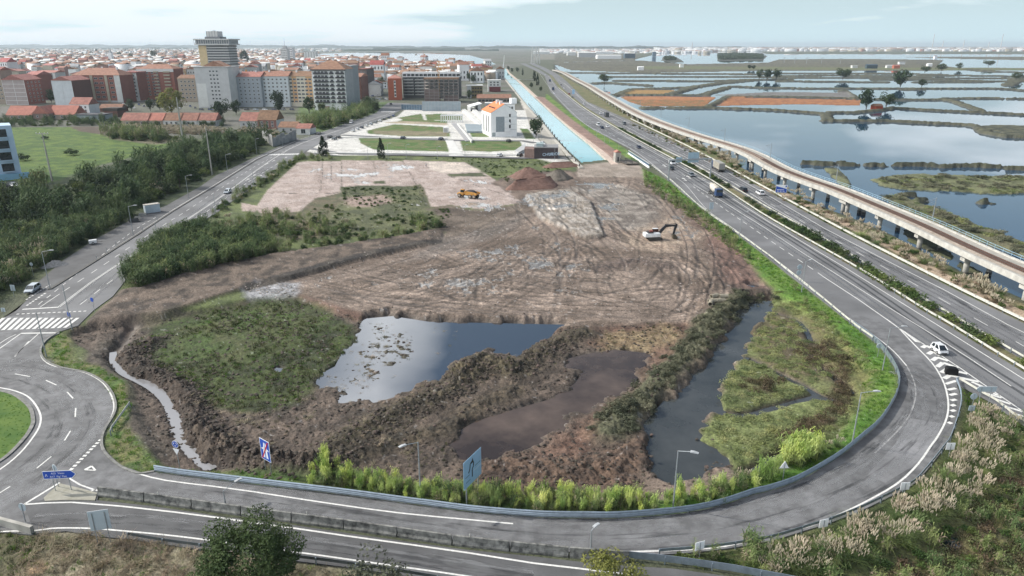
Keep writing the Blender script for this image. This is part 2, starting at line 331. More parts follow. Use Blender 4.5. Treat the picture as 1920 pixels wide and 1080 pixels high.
# ------------------------------------------------------------------ the ground: one height field, denser where it shows larger
ROWS = np.concatenate([np.array([87.2, 88.0, 89, 90, 91, 92, 93]), np.arange(94, 130, 0.6), np.arange(130, 300, 0.9), np.arange(300, 1085, 1.7), np.arange(1090, 1330, 14)])
COLS = np.concatenate([np.arange(-2600, -300, 110), np.arange(-300, -12, 18), np.arange(-10, 1931, 2.4), np.arange(1945, 2260, 18), np.arange(2290, 4600, 110)])
gx, gy = np.meshgrid(COLS, ROWS)
gu = (gx-CX)/F; gv = (gy-CY)/F; gt = CAMH/(ST+gv*CT); GX = gu*gt; GY = (CT-gv*ST)*gt
RSP = np.abs(np.gradient(GY, axis=0)); PXM = F/gt                                            # photo pixels per metre
n1 = fbm(GX*0.35, GY*0.35, 1, 3)-0.5; n2 = fbm(GX*0.35+40, GY*0.35+9, 2, 3)-0.5; n3 = fbm(GX*0.06, GY*0.06, 3, 4)-0.5
lod = np.clip(PXM/5.0, 0.05, 1)
GH = np.full(GX.shape, -0.35) + n3*0.3*lod; C = np.zeros(GX.shape+(4,)); C[..., :3] = (0.075, 0.085, 0.05); C[..., 3] = 0
fine = fbm(GX*1.3, GY*1.3, 4, 4)
def zone(poly, level, col, blend=1.0, amp=1.0, rough=0.0, wet=None, h=True, col2=None, var=0.25, raw=False, nsc=0.25):
    global GH, C
    pw = poly if raw else W(poly, level if h else -0.5)
    fx = np.clip(1/lod, 1, 6)
    X = GX+n1*amp*2.6*fx; Y = GY+n2*amp*2.6*fx
    d = poly_sd(X, Y, [(p[0], p[1]) for p in pw], 60+blend*3); wgt = sstep(d, blend)
    m = wgt > 0.001
    if not m.any(): return
    k = wgt[m]
    if h: GH[m] = GH[m]*(1-k)+(level+rough*(fbm(GX[m]*0.9, GY[m]*0.9, 5, 4)-0.5)*2)*k
    t = np.clip((fbm(GX[m]*nsc, GY[m]*nsc, 6, 5)-0.36)/0.28, 0, 1)[:, None]
    ca = np.array(col); cb = np.array(col2 if col2 is not None else [c*(1+var) for c in col]); cc = ca*(1-t)+cb*t
    cc = cc*(0.85+0.3*fine[m][:, None])
    kk = k[:, None]; C[..., :3][m] = C[..., :3][m]*(1-kk)+cc*kk
    if wet is not None: C[..., 3][m] = C[..., 3][m]*(1-k)+wet*k
GRN = (0.06, 0.135, 0.018); GRN2 = (0.12, 0.20, 0.045)
# far land: town side, wooded plain
zone([(-2600,86.5),(1030,86.5),(1000,118),(940,132),(1085,312),(-2600,312)], -0.3, (0.13,0.125,0.11), 3, 0, col2=(0.09,0.10,0.07), nsc=0.02)
zone([(-2600,86.8),(700,86.8),(700,98),(-2600,100)], -0.3, (0.035,0.055,0.04), 20, 1, col2=(0.10,0.11,0.08), nsc=0.004)
zone([(1000,86.9),(4000,86.9),(4000,97),(1240,97),(1040,112),(1000,112)], -0.3, (0.10,0.11,0.09), 10, 0, nsc=0.005, col2=(0.17,0.16,0.13))
# the lagoon bed; land on it follows
lag = [(1040,131),(1065,145)]+LAGOON_EDGE+[(4600,1100),(4600,102),(1440,102),(1425,97.5),(1250,97.5),(1190,112),(1040,118)]
zone(lag, -2.7, (0.05,0.05,0.045), 2.0, 0.15, 0.2, wet=0.8)
zone(CITYWATER, -2.7, (0.05,0.05,0.045), 6, 0.5)
DK = (0.045,0.05,0.035); DK2 = (0.10,0.10,0.06)
def dike(pts, wd=4.5, lv=-0.4, col=DK, col2=DK2):
    global GH, C
    ln = W(pts, -1.0); d = seg_dist(GX+n1*3, GY+n2*3/np.clip(lod, .3, 1), ln, wd*3+30)
    k = sstep(d-np.maximum(wd, RSP*0.7), wd*0.3+0.8); m = k > 0.001; k = k[m]
    GH[m] = np.maximum(GH[m], GH[m]*(1-k)+(lv+0.5+0.9*(fbm(GX[m]*0.5, GY[m]*0.5, 9, 3)-0.5))*k)
    t = np.clip((fbm(GX[m]*0.3, GY[m]*0.3, 6, 4)-0.3)/0.4, 0, 1)[:, None]; cc = np.array(col)*(1-t)+np.array(col2)*t
    C[..., :3][m] = C[..., :3][m]*(1-k[:, None])+cc*k[:, None]; C[..., 3][m] *= (1-k)
def land(poly, lv, col, col2=None, rough=0.15, amp=0.6, blend=2, wet=0): zone(poly, lv, col, blend, amp, rough, wet, True, col2)
MARSH = (0.07,0.065,0.05); MARSH2 = (0.12,0.115,0.075)
land([(1030,117),(1200,113),(1290,120),(1440,117),(1460,111),(1600,110),(1770,112),(1760,122),(1800,127),(1770,132),(1440,132),(1200,136),(1070,131)], -0.8, MARSH, MARSH2)
land([(1205,124),(1440,125),(1600,126),(1920,127),(2300,128),(2300,132),(1650,131),(1400,130),(1210,129)], -0.6, (0.10,0.13,0.05), (0.13,0.12,0.07))
land([(1695,107),(1780,106),(2400,106),(2400,112),(1900,112),(1800,110)], -0.8, MARSH, MARSH2)
land([(1345,101),(1380,100),(1440,104),(1430,113),(1345,114)], -0.6, DK)
land([(1243,106),(1270,107),(1282,116),(1262,117),(1240,113)], -0.6, DK)
land([(1040,100),(1100,99),(1180,99),(1200,104),(1190,113),(1040,116)], -0.7, MARSH, MARSH2)
for r in ([(1040,121),(1200,123)],[(1060,136),(1137,137),(1430,139)],[(1137,144),(1300,144),(1425,144)],[(1160,151),(1337,152),(1412,149),(1475,149)],[(1440,145),(1700,146),(1920,147),(2200,149)],
          [(1440,137),(1700,138),(1790,141),(1920,143),(2300,146)],[(1465,152),(1560,153),(1660,154)],[(1722,154),(1800,154),(1856,153)],[(1640,149),(1720,149),(1860,152),(1920,152)],
          [(1820,130),(1860,134),(1950,136),(2300,137)],[(1600,141),(1700,143),(1800,141)],[(1100,157),(1137,155),(1215,160)],[(1465,142),(1570,141),(1640,143)]): dike(r, 5.5)
for r in ([(1205,202),(1325,202),(1450,206),(1545,213)],[(1548,213),(1552,225)],[(1550,226),(1665,227),(1815,234),(1835,237),(1850,249),(1890,256),(2050,262),(2300,268)],
          [(1557,211),(1600,211),(1652,206),(1677,202),(1715,205),(1840,211),(1920,215),(2300,222)],[(1765,186),(1790,190),(1840,208)],[(1770,185),(1840,184),(1920,185),(2300,187)],
          [(1714,187),(1762,187)],[(1647,186),(1700,187)],[(1365,181),(1440,181),(1580,184),(1622,187)],[(1327,200),(1367,181)],[(1317,178),(1362,164)],[(1255,177),(1307,162),(1350,156),(1412,150)],
          [(1150,180),(1187,167),(1262,165),(1307,163)],[(1167,178),(1255,178),(1325,179)],[(1372,162),(1440,165),(1610,166),(1735,166),(1877,166),(1925,170),(2300,172)],[(1580,170),(1604,184)],
          [(1735,166),(1700,168)],[(1910,147),(1890,160)]): dike(r, 4.2)
OR = (0.30,0.125,0.05); OL = (0.15,0.11,0.045)
land([(1160,181),(1345,182),(1322,199),(1207,199),(1180,191)], -1.25, OL, OR, 0.1, 0.3, 1)
land([(1165,180),(1345,181),(1338,187),(1180,187)], -1.2, OR, (0.36,0.16,0.07), 0.1, 0.3, 3)
land([(1372,182),(1580,186),(1618,188),(1614,197),(1580,197),(1520,195),(1430,196),(1345,198)], -1.2, (0.24,0.10,0.045), (0.34,0.15,0.06), 0.22, 0.5, 1.5)
land([(1195,168),(1268,168),(1252,176),(1170,176)], -1.2, (0.24,0.16,0.05), (0.30,0.18,0.07), 0.1, 0.3, 1)
land([(1330,178),(1440,172),(1590,173),(1600,183),(1500,182),(1380,180)], -1.3, (0.13,0.125,0.12), (0.17,0.165,0.16), 0.12, 0.4, 2)
land([(1835,235),(1860,233),(1980,236),(1980,256),(1900,254),(1870,245),(1850,244)], -0.9, DK, DK2)
SG = (0.085,0.095,0.045); SG2 = (0.15,0.16,0.08)
land([(1632,335),(1665,328),(1700,325),(1800,327),(1920,329),(2080,333),(2080,364),(1930,360),(1860,362),(1790,356),(1700,354),(1655,347)], -0.9, SG, SG2, 0.35, 1.2, 0.8)
for q in [(1520,306,5),(1545,308,5),(1570,305,4),(1590,309,5),(1632,309,3),(1648,310,4),(1690,309,6),(1715,309,6),(1738,310,6),(1770,312,4),(1800,311,5),(1840,311,7),(1870,313,7),(1905,316,5),(1940,317,7),(1725,377,4),(1845,379,3),(1700,366,5)]:
    a, b, r = q; dike([(a-r*2.4, b), (a+r*2.4, b)], 1.6, -0.2, (0.03,0.035,0.02), (0.07,0.075,0.04))
land([(1543,312),(1570,313),(1590,330),(1600,350),(1580,348),(1560,330)], -0.9, DK, SG2, 0.2, 0.6, 0.8)
land([(1652,368),(1690,364),(1740,383),(1790,399),(1845,425),(1920,450),(2100,505),(2100,530),(1920,478),(1855,455),(1780,428),(1715,400)], -0.7, SG, (0.14,0.13,0.075), 0.3, 1.0, 0.8)
land([(1690,426),(1740,440),(1790,478),(1784,487),(1745,472),(1700,448)], -1.2, DK, SG, 0.2, 0.6, 0.6)
land([(1795,486),(1830,500),(1862,525),(1850,538),(1800,510)], -1.0, DK, SG2, 0.2, 0.6, 0.6)
# motorway bank, median, path
MEDG = (0.07,0.10,0.03)
zone([(1021,142),(1045,172),(1100,215),(1190,262),(1290,308),(1400,382),(1500,452),(1600,512),(1700,575),(1790,640),(1930,740),(2200,900),(2500,860),(1990,600),(1800,512),(1700,455),(1600,415),(1450,345),(1340,285),(1200,222),(1120,175),(1060,138)], -0.2, (0.10,0.12,0.045), 1.2, 0.1, 0.1, 0, col2=(0.16,0.14,0.075))
zone([(1385,342),(1472,362),(1565,406),(1690,469),(1815,539),(1930,590),(2080,660),(2080,676),(1925,602),(1810,550),(1685,479),(1560,414),(1470,369),(1380,345)], -0.15, (0.34,0.26,0.19), 0.4, 0.05, 0, h=False, col2=(0.40,0.31,0.23))
# canal bed, quays
zone(CANAL_L+CANAL_R[::-1], -3.0, (0.2,0.35,0.36), 0.5, 0.0)
# left country: hedge ground, green field, lawns
zone([(-400,300),(0,345),(60,352),(130,330),(270,290),(350,262),(480,250),(560,262),(470,300),(330,385),(200,440),(60,530),(-20,590),(-500,700)], -0.3, (0.03,0.045,0.018), 2, 0.5, 0.2, 0, col2=(0.06,0.08,0.03))
zone([(-1200,238),(0,239),(140,238),(200,246),(300,262),(350,262),(290,285),(180,312),(110,338),(60,350),(-20,356),(-1200,424)], -0.3, (0.038,0.088,0.008), 2, 0.4, 0.05, 0, col2=(0.085,0.14,0.015))
zone([(130,238),(200,238),(240,250),(200,254),(150,247)], 0, (0.07,0.05,0.035), 1.5, 0.4, h=False)
zone([(190,252),(330,260),(360,264),(290,272),(210,262)], 0, (0.11,0.10,0.06), 2, 0.4, h=False)
zone([(560,200),(740,190),(700,225),(640,244),(575,250),(560,230)], -0.3, (0.07,0.11,0.035), 2, 0.5, 0.1, 0)
LW = (0.06,0.125,0.02); LW2 = (0.13,0.14,0.055)
zone([(600,262),(745,218),(770,196),(800,206),(1000,206),(1010,262),(1080,315),(1000,300),(640,296),(575,284)], -0.1, (0.52,0.51,0.48), 0.6, 0, 0, 0, col2=(0.6,0.59,0.56))
for pz in ([(672,259),(836,264),(842,286),(700,282),(676,270)], [(862,264),(975,266),(983,282),(920,286),(868,284)], [(688,246),(740,234),(838,240),(845,257),(760,257),(690,252)],
           [(742,230),(838,234),(838,228),(760,224)], [(745,222),(790,214),(795,226),(760,227)], [(797,216),(826,214),(866,217),(866,226),(800,226)], [(878,246),(905,246),(918,258),(885,258)], [(975,242),(990,243),(1005,262),(985,262)]):
    zone(pz, -0.1, LW, 0.5, 0.15, 0, 0, h=False, col2=LW2)
zone([(700,252),(760,256),(838,256),(842,248),(700,246)], 0, (0.17,0.15,0.09), 1.5, 0.5, h=False)
zone([(715,231),(838,236),(838,232),(760,228)], 0, (0.3,0.25,0.18), 1, 0.4, h=False)
zone([(975,190),(990,190),(1030,262),(1076,312),(1040,300),(1000,245)], -0.05, (0.42,0.40,0.36), 0.5, 0.0, h=False)
zone([(1000,180),(1021,182),(1076,226),(1165,288),(1160,306),(1120,276),(1060,232)], -0.1, (0.21,0.14,0.115), 1, 0.1, 0, h=True)
zone([(1025,175),(1078,219),(1176,281),(1210,305),(1185,300),(1160,286),(1076,226),(1022,184)], -0.1, GRN, 0.7, 0.1, 0.05, 0, col2=(0.14,0.21,0.04))
# the site
SITE = [(147,610),(175,582),(212,555),(232,530),(262,492),(297,458),(350,430),(405,400),(450,366),(480,348),(520,320),(550,301),(575,292),(800,292),(1000,297),(1090,316),(1180,314),(1205,316),(1262,345),(1422,472),(1540,566),(1600,612),(1665,675),(1684,720),(1650,795),(1541,878),(1411,929),(1261,965),(1101,973),(950,967),(775,947),(525,915),(328,891),(205,858),(192,830),(216,765),(180,707),(80,660),(111,622)]
BR = (0.118,0.088,0.068); BR2 = (0.205,0.160,0.130)
zone(SITE, -0.35, (0.07,0.09,0.035), 1.0, 0.2, 0.1, 0, col2=(0.12,0.15,0.05))
zone([(495,395),(420,425),(400,450),(560,450),(700,440),(830,425),(860,390),(800,340),(620,330)], -0.3, (0.075,0.085,0.04), 2, 1, 0.15, 0, col2=(0.13,0.11,0.07))
PINK = (0.33,0.265,0.235); PINK2 = (0.42,0.35,0.32)
for q in ([(560,303),(640,302),(640,362),(590,372),(560,398),(490,400),(478,392),(500,358),(530,330)], [(640,300),(770,302),(790,345),(740,352),(640,352)], [(755,300),(872,304),(905,325),(835,328),(775,330)], [(775,330),(905,322),(945,348),(985,378),(900,392),(845,384),(808,388),(795,352)]):
    zone(q, -0.28, PINK, 0.35, 0.25, 0.02, 0.05, col2=PINK2)
zone([(452,380),(485,386),(478,397),(455,396)], -0.28, PINK, 0.4, 0.3, 0.02)
zone([(800,304),(870,306),(905,322),(830,326),(805,318)], 0, (0.46,0.40,0.35), 1, 0.3, h=False)
for q in ([(640,350),(690,347),(780,350),(790,356),(700,358),(640,357)], [(838,326),(905,323),(912,331),(845,331)], [(700,340),(720,338),(725,344),(700,345)]): zone(q, -0.2, (0.055,0.065,0.03), 0.6, 0.8, 0.15)
zone([(640,358),(790,356),(802,388),(830,392),(870,400),(840,425),(700,440),(600,440),(620,398),(640,380)], -0.3, (0.065,0.075,0.035), 1.5, 1, 0.12, col2=(0.12,0.13,0.06))
zone([(640,372),(720,366),(740,380),(690,390),(655,388)], 0, (0.25,0.19,0.16), 2, 1.2, h=False)
# dirt
zone([(470,560),(380,580),(300,590),(250,600),(140,620),(130,640),(240,700),(290,870),(340,892),(600,880),(700,935),(1260,940),(1390,905),(1420,880),(1440,560),(1452,545),(1400,480),(1300,400),(1240,350),(1205,318),(1095,314),(1060,330),(1000,370),(960,395),(880,425),(830,440),(760,462),(680,480),(600,500),(530,522)], -0.6, BR, 0.5, 0.5, 0.10, 0.1, col2=BR2, nsc=0.12)
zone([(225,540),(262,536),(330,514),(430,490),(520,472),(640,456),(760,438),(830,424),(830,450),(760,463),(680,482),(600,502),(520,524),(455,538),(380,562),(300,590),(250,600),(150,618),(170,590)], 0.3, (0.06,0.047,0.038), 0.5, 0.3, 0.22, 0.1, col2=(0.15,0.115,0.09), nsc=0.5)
zone([(830,440),(880,425),(960,395),(1000,400),(960,430),(880,460),(820,480),(760,490)], -0.5, (0.12,0.10,0.085), 2, 1.2, 0.1, 0.1, col2=(0.17,0.14,0.12))
zone([(920,345),(950,330),(1000,322),(1070,320),(1085,335),(1010,372),(985,386),(940,352)], -0.4, (0.10,0.075,0.06), 1, 0.8, 0.15, 0.05, col2=(0.20,0.15,0.12))
zone([(800,392),(845,388),(900,394),(985,379),(1010,372),(985,400),(900,432),(835,446),(815,425),(820,405)], -0.5, (0.085,0.065,0.05), 2, 1.2, 0.1, 0.05, col2=(0.15,0.12,0.095))
zone([(1240,345),(1400,470),(1440,540),(1400,560),(1350,520),(1320,450),(1270,390)], -0.6, (0.085,0.055,0.045), 3, 1.2, 0.12, 0.1, col2=(0.16,0.10,0.08))
zone([(1085,316),(1190,314),(1205,318),(1215,335),(1190,330),(1090,328)], -0.5, (0.33,0.28,0.23), 1.5, 0.5, 0, 0, h=False)
zone([(1083,311),(1100,308),(1150,303),(1190,304),(1210,320),(1212,332),(1083,332)], -0.45, (0.24,0.20,0.165), 0.6, 0.2, 0.05, 0, col2=(0.32,0.27,0.23))
zone([(1060,350),(1160,345),(1230,370),(1240,420),(1200,440),(1150,420),(1110,370)], -0.6, (0.13,0.11,0.095), 3, 1.2, 0.06, 0.15, h=False, col2=(0.27,0.24,0.21))
zone([(985,362),(1065,352),(1108,374),(1132,438),(1100,444),(1010,405)], 0.35, (0.20,0.17,0.14), 0.5, 0.3, 0.18, 0.1, col2=(0.33,0.30,0.27), nsc=0.5)
zone([(1172,440),(1260,405),(1330,440),(1260,470),(1180,465)], -0.6, (0.24,0.18,0.14), 3, 1, 0, 0.1, h=False, col2=(0.33,0.26,0.20))
zone([(1000,480),(560,530),(580,545),(760,592),(1060,600),(1290,598),(1320,560),(1200,500)], -0.55, (0.125,0.095,0.075), 3, 0.8, 0.05, 0.1, h=False, col2=(0.215,0.168,0.137))
zone([(452,545),(480,528),(560,530),(560,548),(540,560),(470,565)], -0.5, (0.16,0.16,0.165), 1.0, 0.8, 0.15, 0.1, col2=(0.34,0.34,0.355), nsc=0.8)
zone([(455,537),(525,521),(600,499),(680,479),(760,461),(828,449),(830,455),(765,468),(685,487),(605,508),(530,530),(460,546)], 0, (0.03,0.026,0.024), 0.5, 0.3, h=False, col2=(0.07,0.06,0.05))  # dark scarp soil, with the shade of its face put into the colour
# wet lower ground
LOW = [(140,622),(250,606),(300,600),(380,588),(470,568),(545,562),(600,580),(690,600),(770,608),(1060,616),(1290,612),(1330,640),(1250,720),(1210,800),(1210,930),(700,935),(600,880),(340,890),(290,865),(240,700),(135,640)]
zone(LOW, -1.25, (0.055,0.042,0.033), 1.6, 0.4, 0.22, 0.2, col2=(0.125,0.095,0.075), nsc=0.5)
zone([(560,550),(700,592),(770,604),(1060,611),(1290,606),(1290,613),(1060,620),(770,612),(690,604),(590,572)], -1.0, (0.10,0.06,0.045), 1.0, 0.2, 0, 0.1, h=False, col2=(0.17,0.11,0.085))
zone([(1150,608),(1290,606),(1310,640),(1230,720),(1150,790),(1100,850),(1180,900),(1060,900),(950,870),(1000,845),(1060,800),(1190,720),(1215,664),(1150,650),(1100,640)], -1.2, (0.095,0.055,0.04), 2, 0.8, 0.15, 0.15, h=False, col2=(0.18,0.11,0.08), nsc=0.6)
zone([(1130,620),(1260,605),(1290,620),(1220,655),(1120,660)], -1.1, (0.15,0.105,0.06), 1.5, 1.2, 0.25, 0, h=False, col2=(0.26,0.20,0.12), nsc=1.0)
zone([(240,655),(300,610),(380,585),(470,568),(560,562),(610,580),(650,610),(690,640),(690,690),(640,700),(590,720),(560,760),(480,775),(400,770),(370,740),(300,700)], -1.3, (0.028,0.036,0.014), 1.5, 1.2, 0.12, 0, col2=(0.055,0.075,0.02), nsc=0.35)
zone([(300,600),(420,575),(540,562),(560,575),(600,600),(520,640),(420,690),(330,660)], -1.3, (0.055,0.09,0.02), 6, 1.5, 0, 0, h=False, col2=(0.07,0.08,0.03))
for q, dd in ((POND, 1.2), (PUD2, 0.5), (CHAN, 1.0)): zone(q, Z_WATER-dd, (0.05,0.042,0.035), 1.3, 1.8, 0.35, 0.6)
zone([(600,705),(640,690),(685,608),(730,600),(790,625),(800,660),(760,700),(700,742),(640,740)], -1.60, (0.05,0.045,0.03), 3, 1.2, 0.42, 0.4)
for q in POOLS: zone(q, Z_WATER-0.5, (0.05,0.04,0.035), 0.7, 0.3, 0.1, 0.6)
def ridge(pts, wd, hh, col=None, col2=None, z=-1.0, jag=1.0, cut=False, wet=0.1):
    global GH, C
    ln = smooth_line(W(pts, z), 4); d = seg_dist(GX+n1*wd*0.5, GY+n2*wd*0.5, ln, wd*2.5); k = np.exp(-(d/wd)**2*1.6); m = k > 0.02; k = k[m]
    nn = (fbm(GX[m]*1.6, GY[m]*1.6, 12, 4, 0.6)-0.5)*1.3
    GH[m] = GH[m]*(1-k)+(z+hh)*k if cut else GH[m]+k*(hh+nn*hh*jag)
    if col is not None:
        t = np.clip((fbm(GX[m]*0.9, GY[m]*0.9, 13, 4)-0.3)/0.4, 0, 1)[:, None]; cc = np.array(col)*(1-t)+np.array(col2 or col)*t
        kk = np.clip(k*1.5, 0, 1)[:, None]; C[..., :3][m] = C[..., :3][m]*(1-kk)+cc*kk; C[..., 3][m] = C[..., 3][m]*(1-kk[:, 0])+wet*kk[:, 0]
MUD = (0.04,0.03,0.025); MUD2 = (0.10,0.075,0.058)
ridge(DITCH, 1.5, -0.95, MUD, MUD2, z=-1.35, cut=True, wet=0.5)
ridge([(285,640),(240,665),(262,690),(330,722),(358,775),(375,812),(430,850),(500,868),(580,882)], 2.6, 1.1, (0.028,0.022,0.018), (0.075,0.055,0.042))
ridge([(375,812),(430,850),(500,872),(570,886),(640,890)], 3.0, 0.9, MUD, (0.11,0.085,0.065))
ridge([(200,640),(185,685),(225,745),(250,800),(290,850)], 2.2, 0.3, (0.06,0.05,0.04), (0.12,0.10,0.08))
ridge([(620,855),(680,810),(760,765),(830,735),(900,690),(960,695),(1020,655),(1090,625)], 3.4, 0.9, (0.028,0.023,0.015), (0.085,0.07,0.045))
ridge([(860,700),(900,675),(950,690)], 2.6, 1.0, (0.035,0.03,0.02), (0.11,0.09,0.055))
ridge([(640,870),(740,825),(840,800),(880,770),(960,730)], 2.6, 0.5, (0.03,0.025,0.018), (0.09,0.07,0.048))
ridge([(930,880),(1050,885),(1150,870),(1205,840)], 4, 0.7, (0.05,0.035,0.028), (0.13,0.085,0.06))
ridge([(1400,556),(1340,600),(1290,660),(1230,720),(1180,770),(1140,810)], 2.8, 1.0, (0.05,0.055,0.03), (0.10,0.10,0.06))
ridge([(1452,556),(1430,552),(1400,558)], 2.0, 0.9, MUD, MUD2)
ridge([(1130,505),(1180,490),(1250,500)], 3.0, 0.3, (0.08,0.06,0.05), (0.12,0.09,0.075), z=-0.6)
# green wetland right of the channel
GR = [(1455,548),(1500,575),(1560,605),(1600,650),(1640,700),(1600,790),(1540,850),(1470,880),(1385,905),(1362,850),(1312,822),(1318,800),(1345,775),(1352,740),(1380,690),(1420,622),(1446,590),(1448,565)]
zone(GR, -1.05, (0.10,0.125,0.04), 0.8, 0.5, 0.18, 0, col2=(0.17,0.20,0.075), nsc=0.45)
for q in ([(1460,570),(1540,600),(1600,660),(1590,700),(1540,700),(1470,640),(1430,610)], [(1430,700),(1400,720),(1370,740),(1420,735),(1470,720)], [(1560,700),(1600,720),(1600,760),(1560,790),(1500,830),(1440,850),(1480,800),(1560,760)], [(1400,610),(1440,600),(1500,650),(1560,690),(1530,710),(1440,680),(1420,650)]):
    zone(q, -1.0, (0.065,0.052,0.032), 3, 1.5, 0.1, 0, h=False, col2=(0.12,0.10,0.055))
for q in CREEKS: ridge(q, 1.05, -0.95, MUD, MUD2, z=-1.05, cut=True, wet=0.5)
# verges
zone([(1205,316),(1262,345),(1422,472),(1540,566),(1600,612),(1637,640),(1668,676),(1684,720),(1670,760),(1616,824),(1541,879),(1491,905),(1411,930),(1311,958),(1200,970),(1200,940),(1330,925),(1400,905),(1480,878),(1540,850),(1600,790),(1640,720),(1600,655),(1560,605),(1500,575),(1455,548),(1430,520),(1400,480),(1330,410),(1260,365),(1208,335)], -0.2, (0.06,0.145,0.015), 1.2, 0.5, 0.06, 0, col2=(0.11,0.19,0.03), nsc=0.2)
zone([(1480,570),(1590,640),(1620,690),(1625,740),(1600,770),(1590,700),(1560,650)], 0, (0.12,0.14,0.045), 3, 1, h=False, col2=(0.19,0.165,0.07))
zone([(1200,970),(950,967),(775,947),(525,915),(450,906),(328,891),(328,880),(480,884),(600,895),(775,920),(950,938),(1200,945)], -0.25, (0.07,0.12,0.03), 1.2, 0.4, 0.05, 0, col2=(0.12,0.14,0.05))
zone([(111,622),(135,635),(130,668),(190,690),(232,715),(245,760),(240,800),(262,835),(300,868),(330,880),(328,891),(262,886),(205,858),(192,830),(216,765),(180,707),(100,683),(78,655)], -0.1, (0.075,0.125,0.03), 0.9, 0.5, 0.05, 0, col2=(0.15,0.15,0.06), nsc=0.5)
zone(ISLAND, 0.12, (0.085,0.16,0.025), 0.4, 0.0, 0.03, 0, col2=(0.125,0.20,0.035))
# foreground banks
zone([(-400,990),(60,1003),(150,996),(240,1012),(400,1034),(640,1065),(900,1110),(1200,1330),(-1200,1330)], -0.4, (0.15,0.14,0.085), 0.8, 0.4, 0.2, 0, col2=(0.27,0.24,0.17), nsc=0.8)
zone([(-400,995),(0,1004),(100,1000),(70,1040),(60,1085),(-400,1300)], -0.4, (0.06,0.065,0.03), 2, 1, 0, 0, h=False, col2=(0.12,0.11,0.06))
zone([(35,1080),(60,1055),(90,1066),(60,1095)], 0, (0.35,0.24,0.15), 1, 1, h=False)
zone([(1240,1048),(1335,1038),(1440,1020),(1565,982),(1665,938),(1735,890),(1780,832),(1800,790),(1800,740),(1820,730),(1870,760),(1930,790),(2400,1100),(2400,1330),(1500,1330),(1400,1072)], -0.5, (0.055,0.075,0.022), 1.0, 0.4, 0.15, 0, col2=(0.11,0.12,0.045))
zone([(1880,840),(1960,880),(2200,1000),(2200,1330),(1560,1330),(1660,1080),(1760,1030),(1840,930)], -1.5, (0.055,0.055,0.025), 3, 1, 0.4, 0.1, col2=(0.14,0.13,0.055), nsc=0.6)
zone([(1750,1030),(1790,1010),(1800,1030),(1775,1045)], -2.3, MUD, 1, 0.2)
# tyre tracks and ruts in the bare earth, rut shade painted into the tint
R0_, R1_ = np.searchsorted(ROWS, 306), np.searchsorted(ROWS, 625); SL = slice(R0_, R1_)
MUDZ = poly_sd(GX, GY, [(p.x, p.y) for p in W([(560,545),(760,600),(1060,605),(1290,604),(1400,560),(1440,540),(1400,480),(1300,400),(1205,322),(1095,318),(990,370),(880,420),(760,470),(600,505),(470,545)], -0.6)], 40) < 1.0
gr = random.Random(3)
guides = [([(1190,325),(1240,350),(1290,400),(1325,450),(1335,500),(1320,570)], 7, 16), ([(1100,335),(1180,345),(1225,372),(1240,400)], 4, 9), ([(1080,352),(1120,385),(1150,420),(1170,440)], 3, 5),
 ([(985,365),(1015,400),(1055,440),(1062,490),(1060,550)], 4, 10), ([(1060,440),(1095,465),(1112,490),(1118,520)], 5, 10), ([(600,545),(700,520),(800,490),(900,450),(960,420),(1010,405)], 9, 22),
 ([(560,545),(700,572),(850,585),(1000,592),(1150,595),(1290,596)], 9, 13), ([(640,530),(760,545),(900,535),(1050,560),(1250,565)], 8, 22), ([(1130,500),(1180,478),(1260,480),(1310,515),(1290,550),(1200,560)], 6, 14),
 ([(700,500),(800,520),(950,500),(1080,520),(1200,540)], 7, 20), ([(1310,500),(1340,560),(1300,600)], 4, 8), ([(880,560),(950,520),(1000,480),(1050,470)], 4, 14), ([(1040,372),(1045,400),(1080,430)], 7, 10), ([(1330,470),(1380,540),(1340,590)], 4, 10)]
WX = (GX+n1*0.3)[SL]; WY = (GY+n2*0.3)[SL]
def rut(ln, hw, depth, dark, wetv):
    global GH, C
    d = seg_dist(WX, WY, ln, hw*5); m = (d < hw*3.2) & MUDZ[SL]
    if not m.any(): return
    q = d[m]/hw; g = np.exp(-q*q*1.3); b = np.exp(-((q-1.7)**2)*3)
    GH[SL][m] += -depth*g+depth*0.6*b; C[SL][..., :3][m] *= (1-dark*g+0.13*b)[:, None]; C[SL][..., 3][m] = np.maximum(C[SL][..., 3][m], wetv*g)
for pts, n, sp in guides:
    base = smooth_line(W(pts, -0.6), 5)
    for i in range(n):
        o = (i-(n-1)/2)*sp/n*1.6+gr.uniform(-1, 1)*sp/n*0.8; a0 = gr.randint(0, len(base)//3); a1 = len(base)-gr.randint(0, len(base)//3)
        tilt = gr.uniform(-0.3, 0.3); nn = normals(base); ln = [base[k]+nn[k]*(o+tilt*(k-len(base)/2)*0.5) for k in range(a0, a1)]
        if len(ln) > 2: rut(ln, gr.uniform(0.3, 0.55), gr.uniform(0.04, 0.10), gr.uniform(0.12, 0.40), gr.choice((0, 0.2, 0.5)))
